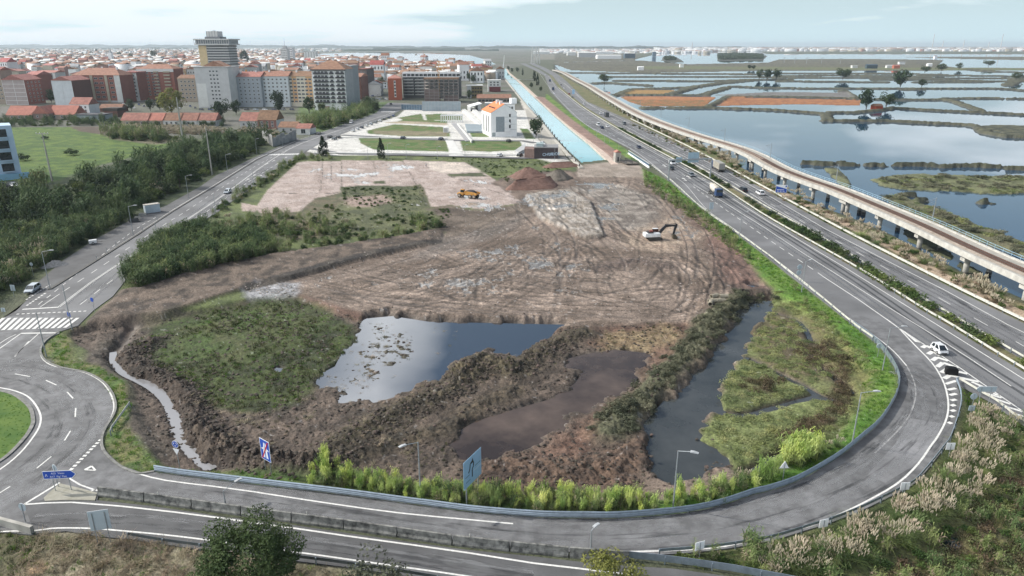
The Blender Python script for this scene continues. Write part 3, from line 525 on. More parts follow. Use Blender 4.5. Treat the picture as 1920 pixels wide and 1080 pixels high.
# short strokes that paint rut shade, then shallow pools of standing water
dr = random.Random(8)
for i in range(1000):
    pts, n, sp = guides[dr.choice((0,0,1,2,3,4,5,5,5,6,6,7,7,8,8,9,9,10,11,11,12,13))]; base = W(pts, -0.6); k = dr.randrange(len(base)-1); a = base[k].lerp(base[k+1], dr.random()); d_ = (base[k+1]-base[k]).normalized(); nn_ = Vector((-d_.y, d_.x, 0)); c_ = a+nn_*dr.gauss(0, sp*0.75)+d_*dr.gauss(0, 6)
    d_ = (d_+nn_*dr.gauss(0, 0.25)).normalized(); L_ = dr.uniform(1.5, 7)*(1+c_.y/300); rut([c_-d_*L_, c_, c_+d_*L_+nn_*dr.gauss(0, 0.6)], dr.uniform(0.16, 0.34)*(1+c_.y/250), dr.uniform(0.01, 0.05), dr.choice((0.2, 0.3, 0.45, -0.2)), dr.choice((0, 0, 0.3)))
m = MUDZ; nz = fbm(GX*0.16, GY*0.16, 21, 4)+0.5*(fbm(GX*1.2, GY*1.2, 22, 3)-0.5)
for (a, b, rx, ry, th) in ((930,478,75,20,0.60),(985,484,60,12,0.50),(1040,395,50,30,0.58),(1110,348,50,10,0.58),(850,520,150,25,0.70),(800,540,200,30,0.72),(1060,490,60,60,0.68),(1290,400,40,40,0.7),(940,505,60,10,0.62),(1140,400,30,40,0.66),(1000,375,50,14,0.58)):
    e = ((gx-a)/rx)**2+((gy-b)/ry)**2; k = np.clip((nz-th-0.03-0.12*(e-0.6))/0.035, 0, 1)*(e < 1.6)*m
    C[..., :3] = C[..., :3]*(1-k[..., None])+np.array((0.17,0.155,0.14))*k[..., None]; C[..., 3] = np.maximum(C[..., 3], k*0.97); GH -= 0.05*k  # pale tint puts the sky's reflection into the water film's colour
for (a, b, rx, ry, th) in ((750,312,20,8,0.42),(590,318,14,5,0.40),(680,330,60,10,0.55),(905,340,30,6,0.5),(880,374,40,12,0.52),(910,385,50,8,0.5),(690,318,70,8,0.6),(800,380,30,8,0.6)):
    e = ((gx-a)/rx)**2+((gy-b)/ry)**2; k = np.clip((nz-th-0.05-0.12*(e-0.6))/0.035, 0, 1)*(e < 1.6)
    C[..., :3] = C[..., :3]*(1-k[..., None])+np.array((0.30,0.29,0.28))*k[..., None]; C[..., 3] = np.maximum(C[..., 3], k*0.95)  # pale sky reflection painted on the wet slabs too
# joints between the old concrete slabs
for ln in ([(605,303),(604,330),(600,362)], [(640,302),(641,352)], [(700,303),(706,330)], [(530,363),(700,360)], [(560,335),(640,333)], [(640,330),(790,331)], [(755,302),(775,335),(800,385)], [(500,362),(560,362),(690,363)], [(835,328),(985,378)], [(620,340),(622,302)]):
    d = seg_dist(GX+n1*0.8, GY+n2*0.8, W(ln, -0.28), 3); g = np.exp(-(d/0.28)**2)*(fbm(GX*0.5, GY*0.5, 30, 2) > 0.38); C[..., :3] *= (1-0.6*g)[..., None]; GH -= 0.06*g
# stones, clods and stubble everywhere on the bare ground
site_d = poly_sd(GX, GY, [(p.x, p.y) for p in W(SITE, 0)], 30)
ins = np.clip(-site_d/2, 0, 1)
GH += ins*lod*0.10*(fbm(GX*2.2, GY*2.2, 31, 3)-0.5)
lowd = poly_sd(GX, GY, [(p.x, p.y) for p in W(LOW, -1.2)], 30); lw = np.clip(-lowd/2, 0, 1)
GH += lw*0.22*(vnoise(GX*2.6, GY*2.6, 35)-0.5)*(GH > Z_WATER-0.2)+lw*0.30*(fbm(GX*1.0, GY*1.0, 33, 4)-0.5)*(GH > Z_WATER-0.4)
sp = (vnoise(GX*1.9, GY*1.9, 40) > 0.93)*ins*(vnoise(GX*0.2, GY*0.2, 41) > 0.35)*(C[..., 3] < 0.5)
C[..., :3] += sp[..., None]*0.12
sp = (vnoise(GX*1.3, GY*1.3, 43) > 0.90)*ins; C[..., :3] *= (1-0.35*sp)[..., None]
# roads lie on level ground
def under(lineL, lineR=None, raw=None):
    global GH
    poly = raw if raw else W(lineL)+W(lineR)[::-1]
    d = poly_sd(GX, GY, [(p[0], p[1]) for p in poly], 12); k = sstep(d-0.6-2/np.clip(lod*5, .2, 5), 0.9); GH = GH*(1-k)-0.12*k
under(MW_NEAR_L, MW_NEAR_R); under(MW_FAR_L, MW_FAR_R); under(AV_L, AV_R); under(SV_L, AV_L); under(RAMP_IN, RAMP_OUT)
RB_ASPH = W(RB_OUT+RAMP_IN[::-1][1:2]+[(290,884)])
ROUND = W([(0,600),(25,588),(47,566),(92,545),(147,610)]+RB_OUT+[(328,890),(400,899),(277,934),(185,922),(182,938),(277,948),(375,962),(410,968)]+[(380,1030),(307,1020),(242,1011),(187,1006),(125,996),(65,1001),(62,1003),(0,997),(-60,992),(-200,1000),(-600,1000),(-600,620),(-100,625)])
under(None, raw=ROUND)
LOWER_N = [(182,938),(277,948),(375,962),(410,968),(540,983),(675,1003),(775,1017),(875,1031),(1007,1044),(1092,1054),(1160,1060),(1260,1066),(1360,1080),(1500,1110),(1700,1160)]
LOWER_S = [(187,1006),(242,1011),(307,1021),(380,1031),(562,1053),(632,1061),(760,1080),(900,1104),(1100,1140),(1300,1190),(1500,1250)]
under(LOWER_N, LOWER_S)
Vg = np.stack([GX, GY, GH], -1).reshape(-1, 3); nr, nc = GX.shape
ii = (np.arange(nr-1)[:, None]*nc+np.arange(nc-1)[None, :]).ravel(); Fg = np.stack([ii, ii+nc, ii+nc+1, ii+1], -1)
# ground material: the tint of each vertex (earth, grass, slab ...), finer grain and relief from noise
mg = bpy.data.materials.new('ground_cover'); mg.use_nodes = True; nt = mg.node_tree; b = nt.nodes['Principled BSDF']
at = nt.nodes.new('ShaderNodeAttribute'); at.attribute_name = 'tint'
g = nt.nodes.new('ShaderNodeNewGeometry')
def nz_(sc, det=5, rg=0.6):
    n = nt.nodes.new('ShaderNodeTexNoise'); n.inputs['Scale'].default_value = sc; n.inputs['Detail'].default_value = det; n.inputs['Roughness'].default_value = rg
    nt.links.new(g.outputs['Position'], n.inputs['Vector']); return n.outputs['Fac']
def mr_(src, a, bb, lo=0.3, hi=0.7):
    n = nt.nodes.new('ShaderNodeMapRange'); n.inputs[1].default_value = lo; n.inputs[2].default_value = hi; n.inputs[3].default_value = a; n.inputs[4].default_value = bb; nt.links.new(src, n.inputs[0]); return n.outputs[0]
mu = nt.nodes.new('ShaderNodeMath'); mu.operation = 'MULTIPLY'; nt.links.new(mr_(nz_(2.6, 8, 0.72), 0.3, 1.8), mu.inputs[0]); nt.links.new(mr_(nz_(0.2, 5), 0.82, 1.18), mu.inputs[1])
vs = nt.nodes.new('ShaderNodeVectorMath'); vs.operation = 'SCALE'; nt.links.new(at.outputs['Color'], vs.inputs[0]); nt.links.new(mu.outputs[0], vs.inputs['Scale']); nt.links.new(vs.outputs[0], b.inputs['Base Color'])
nt.links.new(mr_(at.outputs['Alpha'], 0.92, 0.10, 0.15, 0.9), b.inputs['Roughness'])
bp = nt.nodes.new('ShaderNodeBump'); bp.inputs['Strength'].default_value = 0.9; bp.inputs['Distance'].default_value = 0.3
bs = nt.nodes.new('ShaderNodeMath'); bs.operation = 'MULTIPLY'; nt.links.new(nz_(2.6, 6, 0.65), bs.inputs[0]); nt.links.new(mr_(at.outputs['Alpha'], 1.0, 0.06, 0.2, 0.85), bs.inputs[1]); nt.links.new(bs.outputs[0], bp.inputs['Height'])
nt.links.new(bp.outputs[0], b.inputs['Normal'])
tag(link('ground', npmesh('ground', Vg, Fg, mg, smooth=True, col=np.clip(C, 0, 1).reshape(-1, 4))), kind='structure')
def ground_h(X, Y):
    px, py = PX(np.asarray(X, float), np.asarray(Y, float), 0.0); py = np.clip(py, ROWS[0], ROWS[-1]-1e-3); px = np.clip(px, COLS[0], COLS[-1]-1e-3)
    r = np.clip(np.searchsorted(ROWS, py)-1, 0, nr-2); c = np.clip(np.searchsorted(COLS, px)-1, 0, nc-2)
    fr = (py-ROWS[r])/(ROWS[r+1]-ROWS[r]); fc = (px-COLS[c])/(COLS[c+1]-COLS[c])
    return (GH[r, c]*(1-fc)+GH[r, c+1]*fc)*(1-fr)+(GH[r+1, c]*(1-fc)+GH[r+1, c+1]*fc)*fr
def gh(p): return float(ground_h(p[0], p[1]))
# ------------------------------------------------------------------ water
def water(name, px, z, m, grow=3.0):
    pts = W(px, z); c = sum(pts, Vector())/len(pts)
    return tag(poly_sheet(name, pts, z, m), kind='structure')
lagm = water_mat('lagoon_water', (0.02, 0.06, 0.12), 0.02, 2.2, 0.25, 0.012)
big = [(1045,128),(1066,146),(1100,172),(1150,205),(1215,240),(1300,282),(1380,325),(1470,372),(1560,412),(1640,445),(1720,490),(1800,530),(1900,580),(2050,650),(2300,790),(4600,1150),(4600,100.5),(1440,101),(1430,97),(1245,97),(1185,113),(1035,117)]
water('lagoon_water', big, Z_WATER, lagm)
water('estuary_water', [(560,100),(700,97),(880,102),(925,112),(940,124),(880,127),(780,124),(560,116)], Z_WATER, lagm)
canm = water_mat('canal_water', (0.09, 0.34, 0.40), 0.05, 1.33, 0.5, 0.01)
water('canal_water', [(a-1.5, b) for a, b in CANAL_L]+[(a+2, b) for a, b in CANAL_R][::-1], Z_CANAL, canm)
pdm = water_mat('pond_water', (0.008, 0.014, 0.024), 0.02, 4.2, 0.4, 0.006)
mudm = water_mat('muddy_water', (0.035, 0.026, 0.022), 0.09, 1.55, 0.4, 0.01, col2=(0.14, 0.105, 0.085), sc=0.07)
chm = water_mat('channel_water', (0.035, 0.04, 0.04), 0.05, 1.75, 0.4, 0.01, col2=(0.075, 0.08, 0.08), sc=0.08)
def grow(poly, k):
    c = (sum(p[0] for p in poly)/len(poly), sum(p[1] for p in poly)/len(poly))
    pts = W(poly, Z_WATER); n = len(pts); area = sum(pts[i].x*pts[(i+1) % n].y-pts[(i+1) % n].x*pts[i].y for i in range(n)); sgn = -1 if area > 0 else 1
    o = []
    for i in range(n):
        d = (pts[(i+1) % n]-pts[i-1]).normalized(); o.append(pts[i]+Vector((-d.y, d.x, 0))*k*sgn)
    return o
tag(poly_sheet('pond_water', grow(POND, 1.6), Z_WATER, pdm), kind='structure')
tag(poly_sheet('puddle_water', grow(PUD2, 1.0), Z_WATER+0.01, mudm), kind='structure')
tag(poly_sheet('channel_water', grow(CHAN, 1.2), Z_WATER, chm), kind='structure')
for q in POOLS: tag(poly_sheet('pool_water', grow(q, 0.6), Z_WATER+0.02, pdm), kind='structure')
dm = water_mat('ditch_water', (0.25, 0.25, 0.26), 0.05, 1.7, 0.6, 0.01)
ln = smooth_line(W(DITCH[2:], -1.55), 4); ww = [0.55+0.75*min(1, i/len(ln)*1.5) for i in range(len(ln))]; nn = normals(ln)
tag(poly_sheet('ditch_water', [p+n*k for p, n, k in zip(ln, nn, ww)]+[p-n*k for p, n, k in zip(ln, nn, ww)][::-1], -1.56, dm), kind='structure')
for i_, q in enumerate(CREEKS):
    ln = smooth_line(W(q, -1.4), 4); tag(poly_sheet('creek_water', offset(ln, 2.2)+offset(ln, -2.2)[::-1], -1.66-0.012*i_, chm), kind='structure')
tag(poly_sheet('creek_water', W([(1725,1000),(1800,985),(1830,1030),(1780,1065),(1735,1050)], -1.8), -1.8, pdm), kind='structure')
# ------------------------------------------------------------------ roads
def road(name, pts, z, m, thick=0.25): return tag(poly_sheet(name, pts, z, m, thick=thick), kind='structure')
gore_tail = [(1700,690),(1745,702),(1792,718),(1840,742),(1865,756),(1887,773),(1920,797),(2150,935)]
near_poly = W(MW_NEAR_L+gore_tail)+W(MW_NEAR_R)[::-1]
R_near = road('near_motorway_road', near_poly, 0.0, M_asph2); R_far = road('far_motorway_road', W(MW_FAR_L)+W(MW_FAR_R)[::-1], 0.0, M_asph2)
rin = smooth_line(W(RAMP_IN), 3); rout = smooth_line(W(RAMP_OUT), 3)
R_ramp = road('exit_ramp_road', W([(1560,577),(1600,610)])+rin+W([(262,885),(225,872),(192,838),(130,896)])+rout[::-1]+W([(1745,690),(1700,640),(1650,603)]), 0.006, M_asph3)
R_round = road('roundabout_road', ROUND, 0.0, M_asph3)
R_low = road('slip_road', W([(45,946),(90,934)]+LOWER_N)+W(LOWER_S)[::-1]+W([(125,996),(65,1001)]), 0.012, M_asph)
R_av = road('avenue_road', W(AV_L)+W(AV_R)[::-1], 0.0, M_asph2)
R_sv = road('service_road', W(SV_L)+W([(560,263),(480,301),(400,351),(325,396),(257,441),(210,473),(160,502),(120,528),(92,546)]), -0.004, M_asph)
def strip(name, line, wd, z, m=M_paint, parent=None, smooth=0):
    if smooth: line = smooth_line(line, smooth)
    nn = normals(line); V = []
    for p, n in zip(line, nn): V += [p+n*wd/2, p-n*wd/2]
    V = [(v.x, v.y, z) for v in V]; Fs = [(2*i, 2*i+1, 2*i+3, 2*i+2) for i in range(len(line)-1)]
    me = bpy.data.meshes.new(name); me.from_pydata(V, [], Fs); me.materials.append(m); me.update(); return link(name, me, parent)
def dashes(parent, pts, on, off, wd, z, name='lane_dash', start=0.0):
    ln = resample(smooth_line(W(pts), 3) if len(pts) > 2 else W(pts), 0.5); k = int(start/0.5); a = int(on/0.5); bb = int(off/0.5)
    while k+a < len(ln): strip(name, ln[k:k+a+1], wd, z, parent=parent); k += a+bb
Z1, Z2 = 0.012, 0.018
# near carriageway
strip('edge_line', W([(1010,135),(1036,172),(1079,217),(1113,242),(1180,277),(1225,309),(1252,333),(1283,361),(1318,389),(1373,427),(1425,465),(1475,506),(1518,540),(1562,574),(1585,592),(1640,630),(1675,658),(1700,686)]), 0.2, Z1, parent=R_near, smooth=3)
M_worn = mat('worn_paint', (0.15,0.152,0.158), 0.8, 0, 0.1, 1, col2=(0.36,0.36,0.36), coord='World', thr=(0.4,0.62)); strip('worn_line', W([(1700,686),(1712,710),(1717,733),(1714,756),(1704,781),(1680,811),(1640,850)]), 0.2, Z1+0.004, M_worn, parent=R_ramp, smooth=3)
for q, c_ in (([(1707,784),(1765,794),(1757,820),(1722,868),(1660,905),(1625,892),(1680,830)], 0.215), ([(1250,1005),(1390,985),(1400,1000),(1280,1025)], 0.15)): tag(poly_sheet('asphalt_patch', W(q), 0.0085, asphalt_mat('patch_%d' % q[0][0], (c_*.85,c_*.86,c_*.9), (c_,c_*1.01,c_*1.05), 1.2), R_ramp))
strip('edge_line', W([(1028,142),(1043,165),(1086,200),(1150,243),(1204,274),(1268,309),(1328,343),(1440,415),(1515,460),(1590,505),(1710,580),(1757,609),(1920,711),(2080,812)]), 0.2, Z1, parent=R_near)
strip('lane_line', W([(1300,346),(1352,376),(1440,431),(1500,471),(1565,512),(1672,580),(1740,622),(1815,670),(1896,724)]), 0.18, Z1, parent=R_near)
dashes(R_near, [(1044,178),(1095,217),(1150,254),(1210,288),(1256,312),(1300,340)], 5, 8, 0.17, Z1)
dashes(R_near, [(1060,176),(1105,209),(1160,246),(1230,284),(1296,321),(1335,345)], 5, 8, 0.17, Z1)
dashes(R_near, [(1300,350),(1350,386),(1407,425),(1441,449),(1481,476),(1527,507),(1544,519)], 3, 2.6, 0.2, Z1)
strip('lane_line', W([(1544,519),(1610,562),(1660,597),(1685,615)]), 0.22, Z1, parent=R_near)
strip('lane_line', W([(1268,333),(1283,344),(1295,357),(1312,378),(1330,398)]), 0.15, Z1, parent=R_near, smooth=3)
# gore: edge lines, white nose and chevrons
strip('gore_line', W([(1662,598),(1685,615),(1742,652),(1800,690),(1865,735),(1920,773),(2080,880)]), 0.22, Z2, parent=R_near)
GO = [(1685,615),(1715,647),(1747,680),(1767,712),(1776,740),(1778,767),(1772,792),(1757,820),(1746,835),(1722,869),(1682,907),(1615,945),(1545,977),(1490,994),(1440,1006),(1360,1024),(1285,1031),(1160,1035),(1075,1033)]
strip('gore_line', W(GO), 0.24, Z2, parent=R_ramp, smooth=3)
tag(poly_sheet('gore_nose', W([(1690,619),(1728,643),(1716,641)]), Z2, M_paint, R_near))
chev = [((1729,652),(1736,648),(1748,654),0),((1740,664),(1749,659),(1764,667),1),((1748,676),(1757,670),(1778,677),1),((1757,688),(1768,680),(1796,690),1),((1765,699),(1776,692),(1814,701),1),((1770,710),(1781,704),(1835,716),1)]
for a, b_, c_, f in chev:
    pa, pb, pc = W([a, b_, c_]); wd = 0.75
    for q0, q1 in ((pa, pb), (pb, pc)):
        strip('chevron_bar', [q0, q1], wd, Z2 if q1 is pb else Z2+0.002, parent=R_near)
for a, c_ in (((1773,720),(1793,714)),((1777,731),(1792,728)),((1781,741),(1793,738)),((1783,751),(1793,749)),((1783,761),(1791,759)),((1783,771),(1791,769)),((1781,782),(1788,780)),((1778,794),(1784,792)),
              ((1822,716),(1853,730)),((1850,738),(1878,746)),((1866,748),(1895,758)),((1880,760),(1917,772)),((1898,775),(1935,785)),((1862,738),(1875,742))):
    strip('chevron_bar', W([a, c_]), 0.55, Z2, parent=R_near)
# far carriageway
strip('edge_line', W([(1046,148),(1062,160),(1103,194),(1171,236),(1235,270),(1300,302),(1380,345),(1440,384),(1547,446),(1665,518),(1760,574),(1915,664),(2080,758)]), 0.2, Z1, parent=R_far)
strip('edge_line', W([(1058,155),(1094,190),(1175,228),(1235,257),(1286,283),(1360,321),(1440,366),(1547,429),(1665,490),(1777,547),(1890,609),(2090,706)]), 0.2, Z1, parent=R_far)
dashes(R_far, [(1058,160),(1099,193),(1175,233),(1240,264),(1322,313),(1362,336),(1415,365),(1476,400),(1555,444),(1659,502),(1726,539),(1805,584),(1897,636),(2080,742)], 4.2, 7.6, 0.17, Z1)
# ramp and roundabout
strip('edge_line', W([(139,694),(160,699),(179,708),(194,719),(205,734),(212,750),(214,765),(209,782),(199,800),(192,818),(190,834),(196,848),(208,861),(228,876),(262,889),(312,901),(400,912),(475,922),(500,926),(625,945),(750,962),(875,974),(962,982)]), 0.22, Z2, parent=R_ramp, smooth=2)
strip('edge_line', W([(111,624),(94,633),(84,642),(76,655),(78,669),(88,680),(104,687),(139,694)]), 0.22, Z1, parent=R_round, smooth=3)
strip('edge_line', W([(130,897),(150,909),(175,918),(195,922)]), 0.22, Z2, parent=R_ramp)
isl = [Vector((p.x, p.y, 0)) for p in W([(0,727),(25,732),(50,742),(66,758),(76,779),(74,799),(61,821),(37,850),(0,880),(-50,905),(-110,913),(-185,905),(-240,870),(-262,815),(-248,762),(-195,728),(-115,712),(-50,715),(0,727)])]
strip('edge_line', isl, 0.24, Z1, parent=R_round, smooth=3)
for a, c_ in (((28,701),(56,706)),((86,713),(106,722)),((126,735),(137,747)),((142,765),(141,782)),((132,808),(121,826)),((96,856),(69,878)),((19,912),(0,924)),((28,668),(54,632+8))): strip('lane_dash', W([a, c_]), 0.18, Z1, parent=R_round)
strip('lane_dash', W([(28,669),(40,655),(54,642),(72,626)]), 0.16, Z1, parent=R_round, smooth=3)
strip('lane_line', W([(-10,660),(10,646),(38,626)]), 0.2, Z1, parent=R_round); strip('lane_line', W([(-10,650),(15,634),(30,627)]), 0.16, Z1, parent=R_round)
g0, g1 = W([(190,823),(124,890)])
for i in range(11): q = g0.lerp(g1, (i+0.15)/11); q2 = g0.lerp(g1, (i+0.7)/11); strip('give_way_dash', [q, q2], 0.45, Z2, parent=R_ramp)
tri = W([(159,881),(172,874),(179,882)])
for i in range(3): strip('give_way_triangle', [tri[i], tri[(i+1) % 3]], 0.38 if i == 0 else 0.2, Z2+0.001*i, parent=R_ramp)
strip('splitter_line', W([(112,905),(45,946)]), 0.3, Z2, parent=R_round); strip('splitter_line', W([(45,946),(88,943),(135,942),(225,949),(325,960),(410,971),(562,992),(650,1005),(775,1022),(880,1037),(1000,1056),(1085,1066),(1200,1080)]), 0.24, Z2, parent=R_low)
strip('edge_line', W([(-40,1000),(20,996),(65,995),(95,991),(125,990),(175,991),(225,995),(300,1002),(385,1012),(562,1036),(660,1050),(775,1066),(900,1084),(1100,1115)]), 0.22, Z2, parent=R_low, smooth=2)
strip('splitter_line', W([(158,925),(180,918)]), 0.2, Z2, parent=R_ramp)
# avenue: zebra, stop lines, lanes, arrows
for i in range(15):
    x0 = 146-i*11.6; strip('zebra_bar', W([(x0, 596), (x0-25, 614.5+i*0.45)]), 0.62, Z1, parent=R_round)
strip('stop_line', W([(42,580),(110,576)]), 0.5, Z1, parent=R_av); strip('stop_line', W([(39,625),(110,624)]), 0.45, Z1, parent=R_round)
d0, d1 = W([(31,589),(166,583)])
for i in range(14): strip('give_way_dash', [d0.lerp(d1, i/14), d0.lerp(d1, (i+0.55)/14)], 0.4, Z1, parent=R_av)
cl = [(110,576),(170,530),(235,487),(292,450),(350,412),(420,365),(480,320),(540,281),(600,256),(710,220),(745,208)]
for s_ in (-0.18, 0.18): strip('centre_line', offset(smooth_line(W(cl), 2), s_), 0.15, Z1, parent=R_av)
strip('lane_line', W([(75,576),(112,551)]), 0.16, Z1, parent=R_av); dashes(R_av, [(118,547),(197,495),(254,456),(310,420),(344,399),(385,372),(480,311),(560,269)], 3, 3.6, 0.17, Z1)
dashes(R_av, [(150,571),(165,560),(192,539),(222,517),(262,489),(327,441),(375,406),(416,377),(467,340),(520,307)], 3.2, 3.6, 0.17, Z1); dashes(R_av, [(610,258),(720,223)], 3, 4, 0.15, Z1)
strip('kerb_line', W([(95,541),(160,499),(257,438),(325,393),(400,348),(480,298),(560,262),(600,249),(705,211)]), 0.2, Z1, parent=R_av)
dashes(R_sv, [(72,571),(110,541),(160,501),(182,486),(213,461),(257,428),(300,403)], 2.2, 2.4, 0.16, Z1)
for i in range(7): strip('give_way_dash', W([(50+i*5.4, 573-i*3.6+0), (53+i*5.4, 571-i*3.6)]), 0.4, Z1, parent=R_sv); 
for i in range(9): strip('give_way_dash', W([(49+i*5.2, 570-i*3.3-8), (52+i*5.2, 568.3-i*3.3-8)]), 0.3, Z1, parent=R_sv)
for x0, y0 in ((497,309),(510,303),(460,339),(472,331),(484,332),(517,309),(533,297)): 
    c_ = P(x0, y0); dr = (P(x0+14, y0-8)-c_).normalized(); strip('road_arrow', [c_, c_+dr*3.2], 0.22, Z1, parent=R_av)
    tag(poly_sheet('road_arrow', [c_+dr*3.2+Vector((-dr.y, dr.x, 0))*0.55, c_+dr*4.8, c_+dr*3.2-Vector((-dr.y, dr.x, 0))*0.55], Z1, M_paint, R_av))
for x0, y0 in ((1282,335),(1290,331),(1245,310)):
    c_ = P(x0, y0); dr = (P(x0+10, y0+7)-c_).normalized(); sd = Vector((-dr.y, dr.x, 0)); strip('road_arrow', [c_, c_+dr*4.5], 0.3, Z1, parent=R_near); strip('road_arrow', [c_+dr*3.5-sd*1.0, c_+dr*4.2+sd*0.1], 0.5, Z1+0.002, parent=R_near)
    tag(poly_sheet('road_arrow', [c_-dr*2, c_+sd*0.8, c_-sd*0.8], Z1, M_paint, R_near))
for i in range(14):
    x0 = 499+i*4.4; strip('zebra_bar', W([(x0, 291.2-i*0.1), (x0+3.4, 289.0-i*0.1)]), 0.9, Z1, parent=R_av)
for i in range(12):
    x0 = 715+i*2.1; strip('zebra_bar', W([(x0, 210.2), (x0+2, 208.6)]), 0.5, Z1, parent=R_av)
# polished wheel tracks and dark patches on the asphalt
def wear_mat(name, col, thr, sc=(0.25, 2.2)):
    m = bpy.data.materials.new(name); m.use_nodes = True; nt = m.node_tree; b = nt.nodes['Principled BSDF']; b.inputs['Base Color'].default_value = (*col, 1); b.inputs['Roughness'].default_value = 0.65
    uv = nt.nodes.new('ShaderNodeUVMap'); mpn = nt.nodes.new('ShaderNodeMapping'); mpn.inputs['Scale'].default_value = (sc[0], sc[1], 1); nt.links.new(uv.outputs[0], mpn.inputs[0])
    n = nt.nodes.new('ShaderNodeTexNoise'); n.inputs['Scale'].default_value = 1; n.inputs['Detail'].default_value = 6; n.inputs['Roughness'].default_value = 0.65; nt.links.new(mpn.outputs[0], n.inputs['Vector'])
    r = nt.nodes.new('ShaderNodeMapRange'); r.inputs[1].default_value = thr; r.inputs[2].default_value = thr+0.10; nt.links.new(n.outputs['Fac'], r.inputs[0])
    sx = nt.nodes.new('ShaderNodeSeparateXYZ'); nt.links.new(uv.outputs[0], sx.inputs[0])
    e = nt.nodes.new('ShaderNodeMath'); e.operation = 'PINGPONG'; e.inputs[1].default_value = 0.5; nt.links.new(sx.outputs[1], e.inputs[0])
    e2 = nt.nodes.new('ShaderNodeMapRange'); e2.inputs[1].default_value = 0.0; e2.inputs[2].default_value = 0.22; nt.links.new(e.outputs[0], e2.inputs[0])
    mm = nt.nodes.new('ShaderNodeMath'); mm.operation = 'MULTIPLY'; nt.links.new(r.outputs[0], mm.inputs[0]); nt.links.new(e2.outputs[0], mm.inputs[1])
    m2 = nt.nodes.new('ShaderNodeMath'); m2.operation = 'MULTIPLY'; m2.inputs[1].default_value = 0.5; nt.links.new(mm.outputs[0], m2.inputs[0])
    t = nt.nodes.new('ShaderNodeBsdfTransparent'); mx = nt.nodes.new('ShaderNodeMixShader'); nt.links.new(m2.outputs[0], mx.inputs[0]); nt.links.new(t.outputs[0], mx.inputs[1]); nt.links.new(b.outputs[0], mx.inputs[2])
    nt.links.new(mx.outputs[0], nt.nodes['Material Output'].inputs[0]); return m
M_wearL = wear_mat('asphalt_polished', (0.27, 0.275, 0.285), 0.47); M_wearD = wear_mat('asphalt_dark_patch', (0.055, 0.057, 0.062), 0.50, (0.12, 1.6)); M_wearS = wear_mat('asphalt_tracks', (0.20, 0.205, 0.215), 0.30, (0.04, 0.8)); M_wearK = wear_mat('asphalt_oil_track', (0.065, 0.067, 0.072), 0.32, (0.03, 0.8))
def wear(line, wd, z, m, parent):
    line = resample(line, 2.0); nn = normals(line); V = []
    for p, n in zip(line, nn): V += [p+n*wd/2, p-n*wd/2]
    V = [(v.x, v.y, z) for v in V]; Fs = [(2*i, 2*i+1, 2*i+3, 2*i+2) for i in range(len(line)-1)]
    me = bpy.data.meshes.new('wheel_track'); me.from_pydata(V, [], Fs); me.materials.append(m); uvl = me.uv_layers.new(name='uv')
    for f in me.polygons:
        for li, vi in zip(f.loop_indices, f.vertices): uvl.data[li].uv = ((vi//2)*2.0, float(vi % 2))
    me.update(); return link('wheel_track', me, parent)
mid = smooth_line(W([(1690,690),(1722,705),(1748,730),(1752,765),(1742,795),(1700,840),(1640,885),(1560,925),(1470,960),(1380,982),(1300,996),(1200,1005),(1100,1007),(1000,1003),(850,985),(650,958),(500,937),(400,924),(300,912)]), 3)
for o_, wd, m in ((0.9, 1.4, M_wearL), (-1.3, 1.6, M_wearL), (-2.6, 1.5, M_wearL), (2.4, 1.1, M_wearD), (0, 1.0, M_wearD), (-3.0, 1.3, M_wearD)): wear(offset(mid, o_), wd, 0.010+0.0007*abs(o_), m, R_ramp)
lowm = smooth_line(W([(60,972),(180,970),(300,978),(450,998),(600,1020),(800,1050),(1000,1080)]), 3)
for o_, wd, m in ((0.6, 0.9, M_wearL), (-0.9, 0.9, M_wearD), (0, 2.4, M_wearD)): wear(offset(lowm, o_), wd, 0.014+0.0005*abs(o_)+0.0002, m, R_low)
rbm = smooth_line(W([(0,685),(60,690),(110,710),(150,745),(165,780),(150,820),(110,860),(60,900),(0,935),(-60,960)]), 3)
for o_, wd, m in ((2, 3, M_wearL), (-1.6, 3, M_wearL), (0.4, 1.6, M_wearD), (-3.6, 2, M_wearD)): wear(offset(rbm, o_), wd, 0.006+0.0006*abs(o_), m, R_round)
nl = smooth_line(W([(1110,233),(1200,278),(1290,330),(1380,390),(1480,452),(1600,530),(1700,600),(1800,668),(1920,745),(2050,830)]), 2); fl = smooth_line(W([(1150,227),(1250,272),(1370,335),(1480,400),(1600,468),(1720,536),(1850,605),(2000,690)]), 2)
for o_ in (-3.0, -1.5, 0.6, 2.2): wear(offset(nl, o_), 0.8, 0.006, M_wearS if o_ < 0 else M_wearK, R_near)
for o_ in (-2.6, -1.0, 0.8, 2.4): wear(offset(fl, o_), 0.8, 0.006, M_wearS, R_far)
wear(smooth_line(W([(1440,372),(1560,440),(1680,504),(1800,565),(1920,630)]), 2), 2.2, 0.008, M_wearD, R_far)
al = smooth_line(W([(140,570),(220,505),(300,450),(400,378),(500,315)]), 2)
for o_ in (-2.5, -1, 1.4): wear(offset(al, o_), 0.7, 0.006, M_wearS, R_av)
